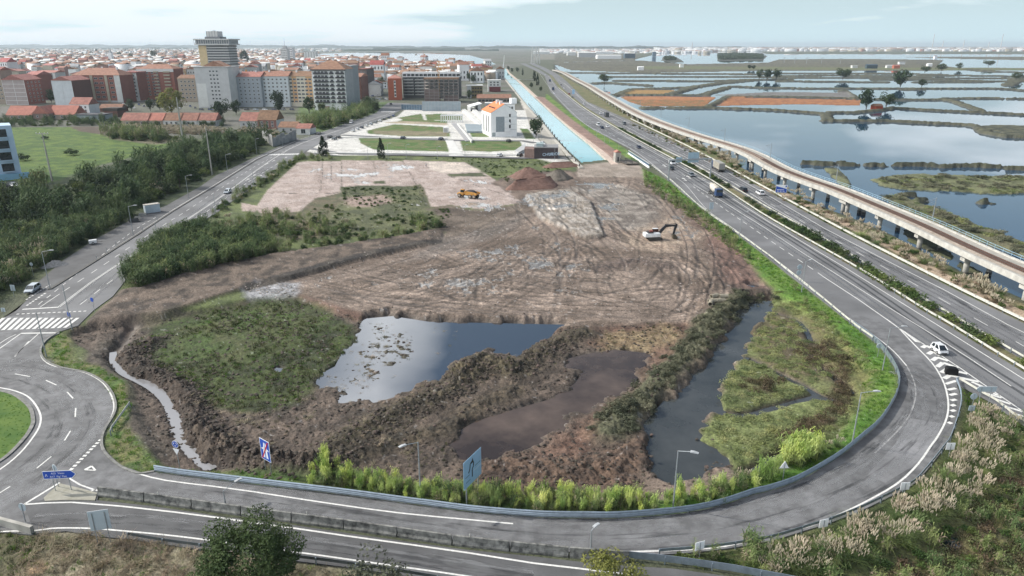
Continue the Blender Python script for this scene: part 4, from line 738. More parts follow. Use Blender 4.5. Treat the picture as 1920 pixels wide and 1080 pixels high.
# kerbs, splitter island, raised median of the avenue
def kerb(pts, wd, hh, m, nm='kerb', parent=None, sm=3, wpts=None):
    ln = wpts or (smooth_line(W(pts), sm) if sm else W(pts)); MBk = MB(); MBk.add(*extrude_line(ln, [(wd/2, -0.2), (wd/2, hh), (-wd/2, hh), (-wd/2, -0.2)], True)); return tag(MBk.build(nm, m, parent), kind='structure')
M_kerb = mat('kerb_stone', (0.20, 0.20, 0.19), 0.9, 0, 0.3, 1.5)
kerb(RB_OUT, 0.3, 0.13, M_kerb); kerb(ISLAND+[ISLAND[0]], 0.5, 0.14, M_kerb)
kerb([(93,543),(160,501.5),(257,440.5),(325,395.5),(400,350.5),(480,300.5),(560,263.5)], 0.7, 0.16, mat('median_kerb', (0.10, 0.10, 0.095), 0.9), sm=0, nm='median_kerb')
tag(poly_sheet('splitter_island', W([(112,906),(150,915),(182,924),(178,938),(155,937),(120,937),(84,939),(82,933),(95,921)], 0.1), 0.1, mat('island_concrete', (0.27, 0.26, 0.21), 0.95, 0, 0.3, 0.8, col2=(0.38, 0.37, 0.32)), thick=0.2), kind='structure')
tag(poly_sheet('promenade', W([(955,150),(990,190),(1032,230),(1062,262),(1108,312),(1085,312),(1064,290),(1039,262),(1014,230),(990,205),(968,177),(948,152)], -0.1)[0:5]+W([(1085,312.5),(1064,290.5),(1039,262.5),(1014,230.5),(990,205.5),(968,177.5)], -0.1)[::1], -0.45, M_conc), kind='structure') if False else None
quay = mat('quay_stone', (0.45, 0.43, 0.38), 0.9, 0, 0.2, 0.3, bump=0.2)
def wall_line(name, pts, z, wd, z0, z1, m, **kw):
    b_ = MB(); b_.add(*extrude_line(W(pts, z), [(wd/2, z0), (wd/2, z1), (-wd/2, z1), (-wd/2, z0)], True)); return tag(b_.build(name, m), **kw)
wall_line('quay_edge', CANAL_L, 0, 2.0, -2.5, 0.05, quay, kind='structure')
wall_line('canal_bank', [(a+2.5, b_-1) for a, b_ in CANAL_R], 0, 3.0, -2.5, -0.3, mat('pink_bank_stone', (0.50, 0.40, 0.34), 0.9, 0, 0.2, 0.5, bump=0.3), kind='structure')
strip('park_road', W([(575,277),(640,288),(800,291),(975,296),(1010,296)]), 4.2, 0.02, M_asph2); strip('park_road', W([(640,253),(700,256),(760,260),(850,263),(980,264),(1003,268)]), 5.0, 0.02, M_asph2)
for o in bpy.data.objects:
    if o.name.startswith('park_road'): tag(o, kind='structure')
tag(poly_sheet('quay_road', W([(985,205),(995,205),(1030,250),(1060,292),(1042,292),(1012,262),(992,235)], 0), 0.02, mat('sandy_concrete', (0.36, 0.34, 0.30), 0.95, 0, 0.1, 0.2)), kind='structure')
M_lawn = mat('lawn', (0.045,0.11,0.012), 0.95, 0, 0.2, 0.35, col2=(0.10,0.165,0.025), bump=0.5, coord='World'); tag(poly_sheet('roundabout_lawn', [(p.x, p.y) for p in W(ISLAND)], 0.1, M_lawn, thick=0.3), kind='structure')
# ------------------------------------------------------------------ guard rails, barrier
post_me = MB().box(-0.06, 0.06, -0.05, 0.05, -0.4, 0.78).mesh('post', M_zinc)
WB = [(0.0, 0.42), (0.06, 0.47), (0.0, 0.56), (0.0, 0.62), (0.06, 0.70), (0.0, 0.78), (-0.04, 0.78), (-0.04, 0.42)]
WB2 = [(0.0,0.08),(0.05,0.12),(0.05,0.3),(0.0,0.36),(0.0,0.42),(0.07,0.48),(0.0,0.58),(0.0,0.64),(0.07,0.74),(0.0,0.84),(-0.05,0.84),(-0.05,0.08)]
def guardrail(pts, label, m=M_zinc, step=4.0, nm='guard_rail', scale=1.0, WB=WB, two=False, side=1, maxd=330, z=0.0):
    ln = smooth_line(W(pts, z), 3); e = empty(nm, ln[0], label=label, cat='guard rail'); o = Vector(ln[0]); ln = [p-o for p in ln]
    pr = [(a*side, c*scale) for a, c in WB]; b_ = MB(); b_.add(*extrude_line(ln, pr, True)); b_.build('rail', m, e)
    if two: b_ = MB(); b_.add(*extrude_line(offset(ln, -0.5), [(-a, c) for a, c in pr], True)); b_.build('rail', m, e)
    nn = 0
    for p in resample(offset(ln, -0.12*side), step):
        if nn > 280 or (p+o).length > maxd: continue
        link('post', post_me, e, p); nn += 1
    return e
guardrail(RAMP_IN+[(328,888)][:0], 'blue-grey steel guard rail round the inside of the exit ramp, before the reeds', scale=1.1, WB=WB2)
guardrail([(1792,716),(1800,740),(1800,765),(1790,800),(1780,827),(1767,845),(1735,885),(1710,910),(1665,933),(1615,957),(1565,977),(1515,993),(1440,1015),(1335,1032),(1235,1040)], 'thin steel guard rail along the outer side of the exit ramp above plumed grass', side=-1)
guardrail([(1440,481),(1495,524),(1540,561),(1600,611),(1637,638)], 'pale steel guard rail between the motorway hard shoulder and the green bank', M_zincl)
guardrail([(1222,312),(1262,343),(1315,392),(1370,431),(1440,481)], 'pale steel guard rail by the motorway beside the tall reeds and the sign gantry', M_zincl)
guardrail(MW_NEAR_R[3:], 'long cream guard rail along the left edge of the motorway median', M_zincl, 4, scale=1.1, maxd=260)
guardrail(MW_FAR_L[5:], 'low steel guard rail along the right edge of the motorway median', M_zincl, 4, maxd=260)
guardrail([(a+3, b_-1) for a, b_ in MW_FAR_R[5:]], 'double cream guard rail on the lagoon side of the motorway', M_zincl, 4, two=True, maxd=260)
guardrail([(1797,715),(1840,741),(1865,755),(1887,772),(1920,796),(2100,905)], 'steel guard rail on the right side of the gore behind the road signs', M_zincl)
guardrail([(1160,1045),(1260,1056),(1360,1070),(1410,1079),(1520,1100)], 'blue-grey guard rail that leaves the barrier end towards the lower right', scale=1.1, WB=WB2)
guardrail([(242,1009),(307,1020),(380,1030),(562,1052),(632,1061),(760,1080),(900,1104)], 'dark steel guard rail between the slip road and the straw covered bank', mat('dark_rail', (0.10, 0.12, 0.13), 0.5, 0.4))
bb_ = W([(244,762),(211,808),(208,816)]); e = empty('broken_guard_rail', bb_[0], label='short broken piece of guard rail lying on the verge beside the roundabout', cat='guard rail'); b_ = MB(); b_.add(*extrude_line([p-bb_[0] for p in bb_], WB, True)); b_.build('rail', M_zincl, e)
for p in bb_: link('post', post_me, e, p-bb_[0])
bl = resample(smooth_line(W(BARR), 3), 6.0); e = empty('concrete_barrier', bl[0], label='long stained concrete barrier dividing the ramp from the slip road', cat='barrier')
JP = [(0.3, -0.2), (0.3, 0.12), (0.14, 0.4), (0.1, 1.0), (-0.1, 1.0), (-0.14, 0.4), (-0.3, 0.12), (-0.3, -0.2)]
for i in range(len(bl)-1):
    a = bl[i]-bl[0]; c_ = bl[i+1]-bl[0]; d = (c_-a).normalized()*0.07; b_ = MB(); b_.add(*extrude_line([a+d, c_-d], JP, True)); b_.build('barrier_segment', M_concd, e)
b_ = MB()
for i in range(len(bl)-1):
    if i % 3 == 1: q = bl[i].lerp(bl[i+1], 0.3)-bl[0]; b_.tube(q, q+Vector((0, 0, 1.35)), 0.05, n=6)
b_.build('reflector_posts', M_zincl, e)
wl = W([(-60,985),(0,983),(60,975+4)], 0); e = empty('concrete_wall', wl[0], label='low concrete wall end with round sign above it at the edge of the straw bank', cat='wall')
b_ = MB(); b_.add(*extrude_line([p-wl[0] for p in [wl[0], wl[1], P(62, 1000)]], [(0.2, -1.2), (0.2, 0.9), (-0.2, 0.9), (-0.2, -1.2)], True)); b_.build('wall_panel', M_conc, e)
# ------------------------------------------------------------------ rail viaduct
DN = [(1035,131),(1052,136),(1075,149),(1100,162),(1125,178),(1187,214),(1275,249),(1375,281),(1440,316),(1497,339),(1545,356),(1615,386),(1700,424),(1802,474),(1920,527),(2060,592),(2300,700)]
DF_OFF = None; ZD = 4.0
dn = smooth_line(W(DN, ZD), 3); dn = resample(dn, 6.0)
via = empty('rail_viaduct', (0, 0, 0), label='long concrete railway viaduct curving beside the lagoon with two rows of piers', cat='viaduct')
# normals() points left of travel; the line runs from far to near, so the lagoon side is on the left hand (+)
sgn_ = 1 if (normals(dn)[len(dn)//2]).x > 0 else -1
WDK = 9.0
def dk(o1, o2, z0, z1): return [(sgn_*o1, z0), (sgn_*o1, z1), (sgn_*o2, z1), (sgn_*o2, z0)]
M_bal = mat('ballast', (0.21, 0.18, 0.15), 0.95, 0, 0.3, 0.8, col2=(0.33, 0.28, 0.24), bump=0.6, bscale=6); M_rust = mat('rail_rust', (0.13, 0.06, 0.04), 0.6, 0.3)
M_deck = mat('deck_concrete', (0.46, 0.45, 0.42), 0.9, 0, 0.2, 0.5, bump=0.1); M_deckd = mat('deck_walkway', (0.30, 0.29, 0.26), 0.95, 0, 0.25, 0.6, col2=(0.40, 0.38, 0.34))
b_ = MB(); b_.add(*extrude_line(dn, dk(0, WDK, -0.45, 0), True)); b_.add(*extrude_line(dn, dk(2.6, WDK-2.2, -1.6, -0.45), True)); b_.build('deck', M_deckd, via)
b_ = MB(); b_.add(*extrude_line(dn, dk(-0.02, 0.45, -0.75, 0.55), True)); b_.add(*extrude_line(dn, dk(WDK-0.45, WDK+0.02, -0.75, 0.35), True)); b_.build('parapet', M_deck, via)
b_ = MB(); b_.add(*extrude_line(dn, [(sgn_*2.4, 0.004), (sgn_*3.0, 0.3), (sgn_*5.6, 0.3), (sgn_*6.2, 0.004)], True)); b_.build('ballast', M_bal, via)
for o_ in (3.58, 5.02): b_ = MB(); b_.add(*extrude_line(dn, dk(o_-0.09, o_+0.09, 0.3, 0.5), True)); b_.build('running_rail', M_rust, via)
sl_me = MB().box(-0.14, 0.14, -1.25, 1.25, 0.3, 0.38).mesh('sleepers', mat('sleeper', (0.16, 0.12, 0.10), 0.9))
b_ = MB()
for i, p in enumerate(resample(offset(dn, sgn_*4.3), 0.7)):
    if p.y > 260: continue
    q = p; b_.box(-0.12, 0.12, -1.2, 1.2, 0.3, 0.4, Matrix.Translation(q) @ Matrix.Rotation(math.atan2(dn[min(len(dn)-1, 3)].y-dn[0].y, 1)*0, 4, 'Z'))
sdn = resample(offset(dn, sgn_*4.3), 0.7); b_ = MB(); ns_ = normals(sdn)
for p, n in zip(sdn, ns_):
    if p.y < 300: t_ = Vector((n.y, -n.x, 0)); b_.add([p+t_*a+n*c_+Vector((0, 0, zq)) for zq in (0.3, 0.42) for a, c_ in ((-.13,-1.2),(.13,-1.2),(.13,1.2),(-.13,1.2))], [(4,5,6,7),(0,1,5,4),(1,2,6,5),(2,3,7,6),(3,0,4,7)])
o = b_.build('sleepers', mat('sleeper', (0.16, 0.12, 0.10), 0.9), via); tag(o, kind='stuff')
# piers
M_pier = mat('pier_concrete', (0.40, 0.39, 0.36), 0.9, 0, 0.2, 0.7); M_pierd = mat('pier_wet_foot', (0.06, 0.06, 0.055), 0.6)
pl = resample(dn, 21.0); pn = normals(pl); pier_me = MB(); pier_me.tube((0,0,-5.8),(0,0,-1.55),0.62,n=14); pm = pier_me.mesh('pier', M_pier, True)
foot_me = MB().tube((0,0,-7.5),(0,0,-4.55),0.66,n=14).mesh('tide_band', M_pierd, True)
for i, (p, n) in enumerate(zip(pl, pn)):
    dbl = (i % 4 == 1)
    for o_ in (1.7, WDK-1.7):
        for s_ in ((-1.3, 1.3) if dbl else (0,)):
            t_ = Vector((n.y, -n.x, 0)); q = p+n*sgn_*o_+t_*s_
            a = link('pier', pm, via, q); link('tide_band', foot_me, a)
    b_ = MB(); t_ = Vector((n.y, -n.x, 0)); vs_ = [p+n*sgn_*a+t_*c_+Vector((0,0,zq)) for zq in (-1.9, -1.1) for a, c_ in ((0.4,-0.9 if not dbl else -2.2),(WDK-0.4,-0.9 if not dbl else -2.2),(WDK-0.4,0.9 if not dbl else 2.2),(0.4,0.9 if not dbl else 2.2))]
    b_.add(vs_, [(3,2,1,0),(4,5,6,7),(0,1,5,4),(1,2,6,5),(2,3,7,6),(3,0,4,7)]); b_.build('crosshead', M_deck, via)
M_blue = mat('blue_railing', (0.30, 0.45, 0.56), 0.5, 0.1)
rr = offset(dn, sgn_*(WDK+0.25)); b_ = MB()
for zq in (0.7, 1.25): b_.add(*extrude_line(rr, [(-0.04, zq), (-0.04, zq+0.08), (0.04, zq+0.08), (0.04, zq)], True))
for p in resample(rr, 3.0): b_.tube(p+Vector((0,0,-0.5)), p+Vector((0,0,1.3)), 0.05, n=4)
b_.build('railing', M_blue, via)
# catenary masts
def mast(pxy, ytop):
    b0 = P(pxy[0], pxy[1], ZD+0.3); h = max(5.5, HGT(ytop, pxy[1], ZD)); e = empty('catenary_mast', b0, label='thin grey catenary mast with short arm standing on the rail viaduct', cat='mast', group='catenary masts along the viaduct')
    MB().tube((0,0,0),(0,0,h),0.14,0.09,6).build('pole', M_pole, e); m = MB(); m.tube((0,0,h-0.7),(-2.6,0.2,h-1.0),0.05,n=5); m.tube((0,0,h-0.1),(-2.4,0.2,h-1.0),0.035,n=5); m.tube((0,0,h-1.8),(-2.0,0.2,h-1.0),0.035,n=5); m.build('bracket', M_pole, e); return e
for i, (a, c_, t_) in enumerate(((1748,412,371),(1567,343,308),(1444,297,269),(1358,265,241),(1291,241,219),(1239,220,203),(1200,205,189),(1150,180,168),(1112,160,150))): 
    e = mast((a, c_), t_)
    if i == 0: e['label'] = 'tallest catenary mast with short arm, nearest on the rail viaduct'; del e['group']
# ------------------------------------------------------------------ lamps, poles, signs
def lamp(base, top, arm=(1.6, 0), label='', head=True, z=0.0, m=None, r=0.10, group=None):
    b0 = P(base[0], base[1], z); h = HGT(top[1], base[1], z); s = SCL(top[1], z+h)
    q = P(top[0], top[1], z+h); e = empty('street_lamp', b0, label=label, cat='street lamp', group=group)
    m = m or M_pole; MB().tube((0,0,-0.3),(0,0,h),r,r*0.6,8).build('pole', m, e)
    if head:
        a = Vector((arm[0], arm[1], h+0.25)); MB().tube((0,0,h-0.05), a, 0.045, n=6).build('arm', m, e)
        d = Vector((arm[0], arm[1], 0)).normalized(); ang = math.atan2(d.y, d.x)
        M = Matrix.Translation(a) @ Matrix.Rotation(ang, 4, 'Z'); MB().prism([(-0.1,-0.05),(0.75,-0.02),(0.8,0.04),(0.3,0.12),(-0.1,0.08)], -0.16, 0.16, M).build('lamp_head', mat('lamp_head_grey', (0.42, 0.44, 0.46), 0.5), e)
    return e
LG = 'street lamps along the avenue'
lamp((1262,952),(1270,845),(1.3,-0.6),'tall grey lamp post in front of the muddy end of the channel')
lamp((1597,835),(1611,736),(1.6,-0.1),'tall lamp post on the green verge inside the ramp curve')
lamp((1655,692),(1667,615),(1.9,0.1),'tall lamp post beside the start of the exit ramp curve')
lamp((1503,547),(1507,490),(0.9,0.3),'thin lamp post on the motorway bank next to the paired round signs')
lamp((1386,448),(1390,400),(1.8,1.2),'lamp post on the motorway bank above the reeds, right of the excavator')
lamp((789,937),(784,829),(-1.3,-1.0),'tall lamp post rising from the bright reeds left of the large direction sign')
lamp((424,953),(421,920),(0.9,1.4),'short lamp post by the concrete barrier next to the dark tree')
lamp((1107,1042),(1110,995),(0.3,0.3),'short lamp post behind the concrete barrier near the yellowish bush')
lamp((87,668),(69,586),(0.01,0),'armless tall pole on the verge at the roundabout entry',False)
lamp((135,616),(116,534),(0.01,0),'tall pole carrying two blue signs beside the zebra crossing',False)
lamp((94,542),(81,472),(1.6,0.2),'lamp post on the tip of the avenue median')
lamp((250,441),(241,387),(1.5,0.2),'lamp post on the median in front of the white container')
lamp((354,373),(350,330),(1.4,0.2),'lamp post between the container and the second silver car')
lamp((427,324),(424,290),(1.4,0.2),'lamp post at the hedge foot left of the wide avenue', )
lamp((297,456),(290,417),(0.01,0),'thin pole on the right kerb of the avenue beside the reeds',False); lamp((405,402),(400,363),(0.01,0),'thin pole on the right kerb beside the silver hatchback',False); lamp((476,348),(474,318),(0.01,0),'thin pole on the right kerb beside the concrete slabs',False)
for a, c_, t_ in ((482,291,261),(531,280,258),(580,262,243),(715,208,190),(690,298,276),(728,297,270),(762,296,272),(820,297,276),(872,297,272),(1000,268,246),(1010,290,270),(1015,262,240),(1033,287,262),(1040,300,272)):
    lamp((a, c_), (a-1, t_), (0.9, 0.2), 'slim grey street lamp standing in the new park district', True, r=0.08, group='lamps of the park district')
for i, (a, c_) in enumerate(((1088,237),(1103,250),(1118,262),(1133,272),(1100,236),(1120,250),(1143,268),(1160,280),(1175,290))): lamp((a, c_), (a-1, c_-17), (0.8, 0.2), 'thin lamp on the grass strip between canal and motorway', True, r=0.06, group='lamps between canal and motorway')
for i, (a, c_) in enumerate(((983,187),(996,205),(1008,222),(1020,236),(1033,252),(1048,268),(1062,286),(1075,302),(1085,313))): lamp((a, c_), (a, c_-16), (0.7, 0), 'thin lamp at the quay edge of the canal', True, r=0.06, group='lamps along the quay')
def bollard(px, label, grp, h=1.3):
    b0 = P(px[0], px[1]); e = MB().tube((0,0,-0.2),(0,0,h),0.07,0.06,6).tube((0,0,h),(0,0,h+0.1),0.1,0.1,6).build('bollard', M_pole, loc=b0); return tag(e, label, 'bollard', grp)
for a, c_ in ((182,489),(201,475),(218,462),(234,452),(268,435),(295,413),(331,393)): bollard((a, c_), 'thin grey post on the raised median of the avenue', 'posts on the avenue median')
for i in range(26):
    t_ = i/25; q = P(990, 196).lerp(P(1084, 312), t_); e = MB().tube((0,0,-0.2),(0,0,0.9),0.3,0.22,7).tube((0,0,0.9),(0,0,1.1),0.34,0.34,7).build('mooring_post', mat('mooring_iron', (0.06,0.05,0.05), 0.6), loc=(q.x+0.6, q.y, 0)); tag(e, 'small dark mooring post on the stone edge of the canal', 'mooring post', 'mooring posts along the quay')
def power_pole(base, top, label, cross=True, r=0.28):
    z = gh(P(*base)); b0 = P(base[0], base[1], z); h = HGT(top[1], base[1], z); e = empty('power_pole', b0, label=label, cat='power pole'); MB().box(-r,r,-r*.8,r*.8,-1,h,taper=(0.5,0.5)).build('pole', M_conc, e)
    if cross:
        m = MB(); m.box(-2.4,2.4,-0.1,0.1,h-0.5,h-0.25)
        m.build('cross_arm', M_conc, e); m = MB()
        for x in (-2.2, -0.9, 0.9, 2.2): m.tube((x,0,h-0.25),(x,0,h+0.25),0.09,n=6)
        m.build('insulators', M_white, e)
    return e
power_pole((343,264),(333,182),'tallest concrete pole standing over the pampas grass', False, 0.5); power_pole((398,328),(386,238),'concrete pole rising from the hedge beside the avenue', False); power_pole((98,340),(82,249),'concrete power pole with cross arm on the green field')
M_sblue = mat('sign_blue', (0.01, 0.07, 0.42), 0.5, 0, 0.03); M_swhite = mat('sign_white', (0.78, 0.80, 0.82), 0.5, 0, 0.03); M_sback = mat('sign_back', (0.42, 0.50, 0.56), 0.55, 0.2, 0.05); M_sred = mat('sign_red', (0.45, 0.02, 0.03), 0.5); M_slblue = mat('sign_pale_blue', (0.32, 0.52, 0.72), 0.4, 0.0, 0.05); M_black = mat('sign_black', (0.015, 0.015, 0.018), 0.6)
def text(s, size, m, parent, M, nm='lettering', ex=0.01):
    cu = bpy.data.curves.new(nm, 'FONT'); cu.body = s; cu.size = size; cu.extrude = ex; cu.align_x = 'CENTER'; cu.align_y = 'CENTER'; cu.resolution_u = 2
    t = bpy.data.objects.new(nm, cu); COL.objects.link(t); dg = bpy.context.evaluated_depsgraph_get(); me = bpy.data.meshes.new_from_object(t.evaluated_get(dg)); bpy.data.objects.remove(t)
    me.transform(M); me.materials.clear(); me.materials.append(m); return link(nm, me, parent)
RX = Matrix.Rotation(math.pi/2, 4, 'X')
def sign(name, base, label, yaw, pw, ph, zc, shape='rect', front=None, back=None, posts=(0,), ph_r=0.045, z=0.0, cat='road sign', group=None):
    "panel centred at height zc, facing -Y turned by yaw; base = photo pixel of the foot"
    e = empty(name, P(base[0], base[1], z), math.radians(yaw), label, cat, group)
    for x in posts: MB().tube((x, 0.06, -0.4-z*0), (x, 0.06, zc+ph*0.4), ph_r, n=6).build('post', M_pole, e)
    if shape == 'rect': pts = [(-pw/2, zc-ph/2), (pw/2, zc-ph/2), (pw/2, zc+ph/2), (-pw/2, zc+ph/2)]
    elif shape == 'round': pts = [(pw/2*math.cos(t), zc+pw/2*math.sin(t)) for t in [2*math.pi*i/20 for i in range(20)]]
    elif shape == 'tri': pts = [(-pw/2, zc-ph/3), (pw/2, zc-ph/3), (0, zc+ph*2/3)]
    elif shape == 'arrow': pts = [(-pw/2, zc-ph/2), (pw/2-ph*0.45, zc-ph/2), (pw/2, zc), (pw/2-ph*0.45, zc+ph/2), (-pw/2, zc+ph/2)]
    MB().prism(pts, -0.03, 0.0, axis='y').build('panel', front or M_swhite, e)
    MB().prism([(x*0.985, zc+(zq-zc)*0.985) for x, zq in pts], 0.002, 0.02, axis='y').build('panel_back', back or M_sback, e)
    return e
def flat(e, pts, m, y=-0.036, nm='symbol', d=0.004): return MB().prism(pts, y-d, y, axis='y').build(nm, m, e)
# end of motorway
z0 = gh(P(503, 885)); e = sign('motorway_end_sign', (503,886), 'blue end of motorway sign with white road symbol struck through in red', -38, 2.0, 2.9, 3.2, front=M_swhite, posts=(-0.6, 0.6), z=z0)
flat(e, [(-0.93,1.82),(0.93,1.82),(0.93,4.58),(-0.93,4.58)], M_sblue, -0.032, 'blue_field')
flat(e, [(-0.55,2.1),(-0.12,2.1),(-0.05,4.2),(-0.22,4.2)], M_swhite); flat(e, [(0.12,2.1),(0.55,2.1),(0.22,4.2),(0.05,4.2)], M_swhite); flat(e, [(-0.8,3.2),(0.8,3.2),(0.62,3.42),(-0.62,3.42)], M_swhite); flat(e, [(-0.85,1.9),(-0.62,1.9),(0.85,4.5),(0.62,4.5)], M_sred, -0.045, 'red_bar')
# large direction sign seen from the side
z0 = gh(P(880, 938)); e = sign('direction_sign', (887,938), 'large pale blue direction sign with black route diagram, turned nearly edge on above the reeds', 62, 3.9, 3.6, 4.3, front=M_slblue, posts=(-1.3, 1.3), ph_r=0.09, z=z0)
def stroke(e, pts, w_, m, y=-0.036):
    for a, c_ in zip(pts[:-1], pts[1:]):
        d = Vector((c_[0]-a[0], c_[1]-a[1])); n = Vector((-d.y, d.x)).normalized()*w_/2; flat(e, [(a[0]-n.x, a[1]-n.y), (c_[0]-n.x, c_[1]-n.y), (c_[0]+n.x, c_[1]+n.y), (a[0]+n.x, a[1]+n.y)], m, y)
stroke(e, [(-0.1,3.3),(-0.1,4.3),(0.2,4.6),(0.2,5.1),(-0.1,5.35),(-0.5,5.2),(-0.6,4.6),(-0.9,4.2)], 0.2, M_black); flat(e, [(-0.35,5.1),(0.0,5.75),(0.25,5.1)], M_black)
stroke(e, [(-1.6,3.9),(-0.7,3.9)], 0.06, M_black, -0.04); stroke(e, [(0.5,4.4),(1.7,4.4)], 0.06, M_black, -0.04); stroke(e, [(0.3,3.9),(1.8,3.9)], 0.05, M_swhite, -0.04); stroke(e, [(-1.5,3.2),(-0.5,3.2)], 0.05, M_black, -0.04)
# roundabout give way signs near the ditch
z0 = gh(P(336, 878)); e = sign('roundabout_sign', (337,880), 'round blue roundabout sign above a white triangle, beside the ditch', -20, 1.0, 1.0, 3.6, 'round', M_swhite, z=z0)
flat(e, [(0.44*math.cos(t), 3.6+0.44*math.sin(t)) for t in [2*math.pi*i/20 for i in range(20)]], M_sblue, -0.032, 'blue_disc')
for k in range(3):
    t0 = k*2*math.pi/3; stroke(e, [(0.24*math.cos(t0+j*0.4), 3.6+0.24*math.sin(t0+j*0.4)) for j in range(4)], 0.09, M_swhite)
MB().prism([(-0.5,2.95),(0.5,2.95),(0,2.1)], -0.035, -0.01, axis='y').build('triangle_panel', M_swhite, e)
# blue arrow direction sign, round back
e = sign('arrow_sign', (119,921), 'blue arrow shaped direction sign with two lines of white writing on the splitter island', 5, 3.7, 1.05, 2.3, 'arrow', M_swhite, posts=(-0.9, 0.9)); 
flat(e, [(-1.8,1.83),(1.33,1.83),(1.8,2.3),(1.33,2.77),(-1.8,2.77)], M_sblue, -0.032, 'blue_field'); text('A25  Viseu', 0.34, M_swhite, e, Matrix.Translation((-0.15, -0.045, 2.5)) @ RX); text('A17  Fig.ª Foz', 0.34, M_swhite, e, Matrix.Translation((-0.15, -0.045, 2.06)) @ RX)
stroke(e, [(-1.6,2.1),(-1.45,2.45),(-1.35,2.1)], 0.05, M_swhite)
sign('round_sign', (111,913), 'round sign seen from its pale back, behind the blue arrow sign', 150, 1.0, 1.0, 2.6, 'round', M_swhite)
sign('round_sign', (49,978), 'round sign seen from its pale back, above the concrete wall end', 165, 1.0, 1.0, 1.9, 'round', M_swhite, z=0.0)
z0 = gh(P(190, 1018)); sign('panel_sign', (196,1018), 'large square sign seen from its grey back on the straw bank', 195, 2.0, 2.4, 2.9, 'rect', M_swhite, posts=(-0.6, 0.6), z=z0)
# chevron boards seen from the back
for (a, c_), y_, lb in (((1310,1046),200,'white board on a post seen from behind, where the two guard rails meet'),((1541,1003),195,'white board seen from behind above the tallest plumed grass'),((1693,932),185,'white board seen from behind beside the outer ramp rail, halfway along the plumes'),((1778,856),180,'white board seen from behind where the outer rail bends, below the gore')):
    e = sign('chevron_board', (a, c_), lb, y_, 1.1, 1.0, 1.5, 'rect', M_swhite, M_swhite)
sign('round_sign', (1820,770), 'round sign and small square plate seen from behind near the gore grass', 180, 1.0, 1.0, 2.3, 'round', M_sback); 
e = sign('plate_sign', (1818,783), 'small square plate seen from behind below the round gore sign', 180, 0.9, 0.8, 1.5, 'rect', M_sback)
e = sign('gore_direction_sign', (1843,757), 'long grey back of a direction sign in the gore', 178, 2.9, 0.85, 2.4, 'arrow', M_swhite, posts=(-0.7, 0.7))
sign('round_sign', (1645,668), 'small round sign seen from behind on the ramp verge', 180, 0.9, 0.9, 1.9, 'round', M_swhite)
e = sign('paired_round_signs', (1496,527), 'two pale round signs one above the other on the motorway bank', 185, 1.15, 1.15, 3.3, 'round', M_sback); MB().prism([(0.57*math.cos(t), 2.0+0.57*math.sin(t)) for t in [2*math.pi*i/18 for i in range(18)]], -0.03, 0.02, axis='y').build('lower_panel', M_sback, e)
e = sign('marker_sign', (1333,397), 'narrow pale sign seen from behind at the motorway edge by the reeds', 180, 1.3, 2.2, 1.9, 'rect', M_sback, M_sback)
z0 = 0; e = sign('blue_panel_sign', (1463,370), 'blue and white information panel between motorway and lagoon path', -12, 3.7, 2.7, 3.0, 'rect', M_swhite, posts=(-1.2, 1.2), cat='road sign')
flat(e, [(-1.75,1.75),(1.75,1.75),(1.75,3.0),(-1.75,3.9)], M_sblue, -0.033, 'blue_field'); flat(e, [(1.2,3.6),(1.7,3.6),(1.7,4.2),(1.4,4.2)], M_sblue); text('------- ---', 0.5, M_swhite, e, Matrix.Translation((0, -0.045, 2.35)) @ RX) if False else [stroke(e, [(-1.4+k*0.95,2.15),(-0.8+k*0.95,2.15)], 0.16, M_swhite, -0.045) for k in range(3)]; stroke(e, [(-1.4,2.65),(0.9,2.65)], 0.18, M_swhite, -0.045)
e = sign('blue_hut_sign', (1075,178), 'small bright blue sign board beside the far motorway bend', -10, 2.6, 4.6, 3.2, 'rect', M_slblue, posts=(-0.9, 0.9)); 
sign('zebra_sign', (134,612), 'two small blue crossing signs on a pole at the zebra crossing', -25, 0.8, 0.8, 2.4, 'rect', M_sblue); e = sign('crossing_sign', (177,585), 'blue round sign on a short dark post beside the avenue lanes', -25, 0.9, 0.9, 2.6, 'round', M_sblue)
sign('triangle_sign', (1467,900), 'white triangular sign seen from behind beside the tall yellow-green reeds', 185, 1.2, 1.0, 2.0, 'tri', M_swhite, M_swhite)
sign('round_sign', (63,515), 'round sign with square plate seen from behind by the left hedge', 170, 0.8, 0.8, 2.5, 'round', M_sback); sign('panel_sign', (27,554), 'pair of pale panels seen from behind on the left verge', 170, 1.1, 1.3, 1.7, 'rect', M_sback); sign('panel_sign', (8,590), 'low grey panel on the left verge beside the zebra crossing', 170, 0.9, 0.8, 1.0, 'rect', M_sback)
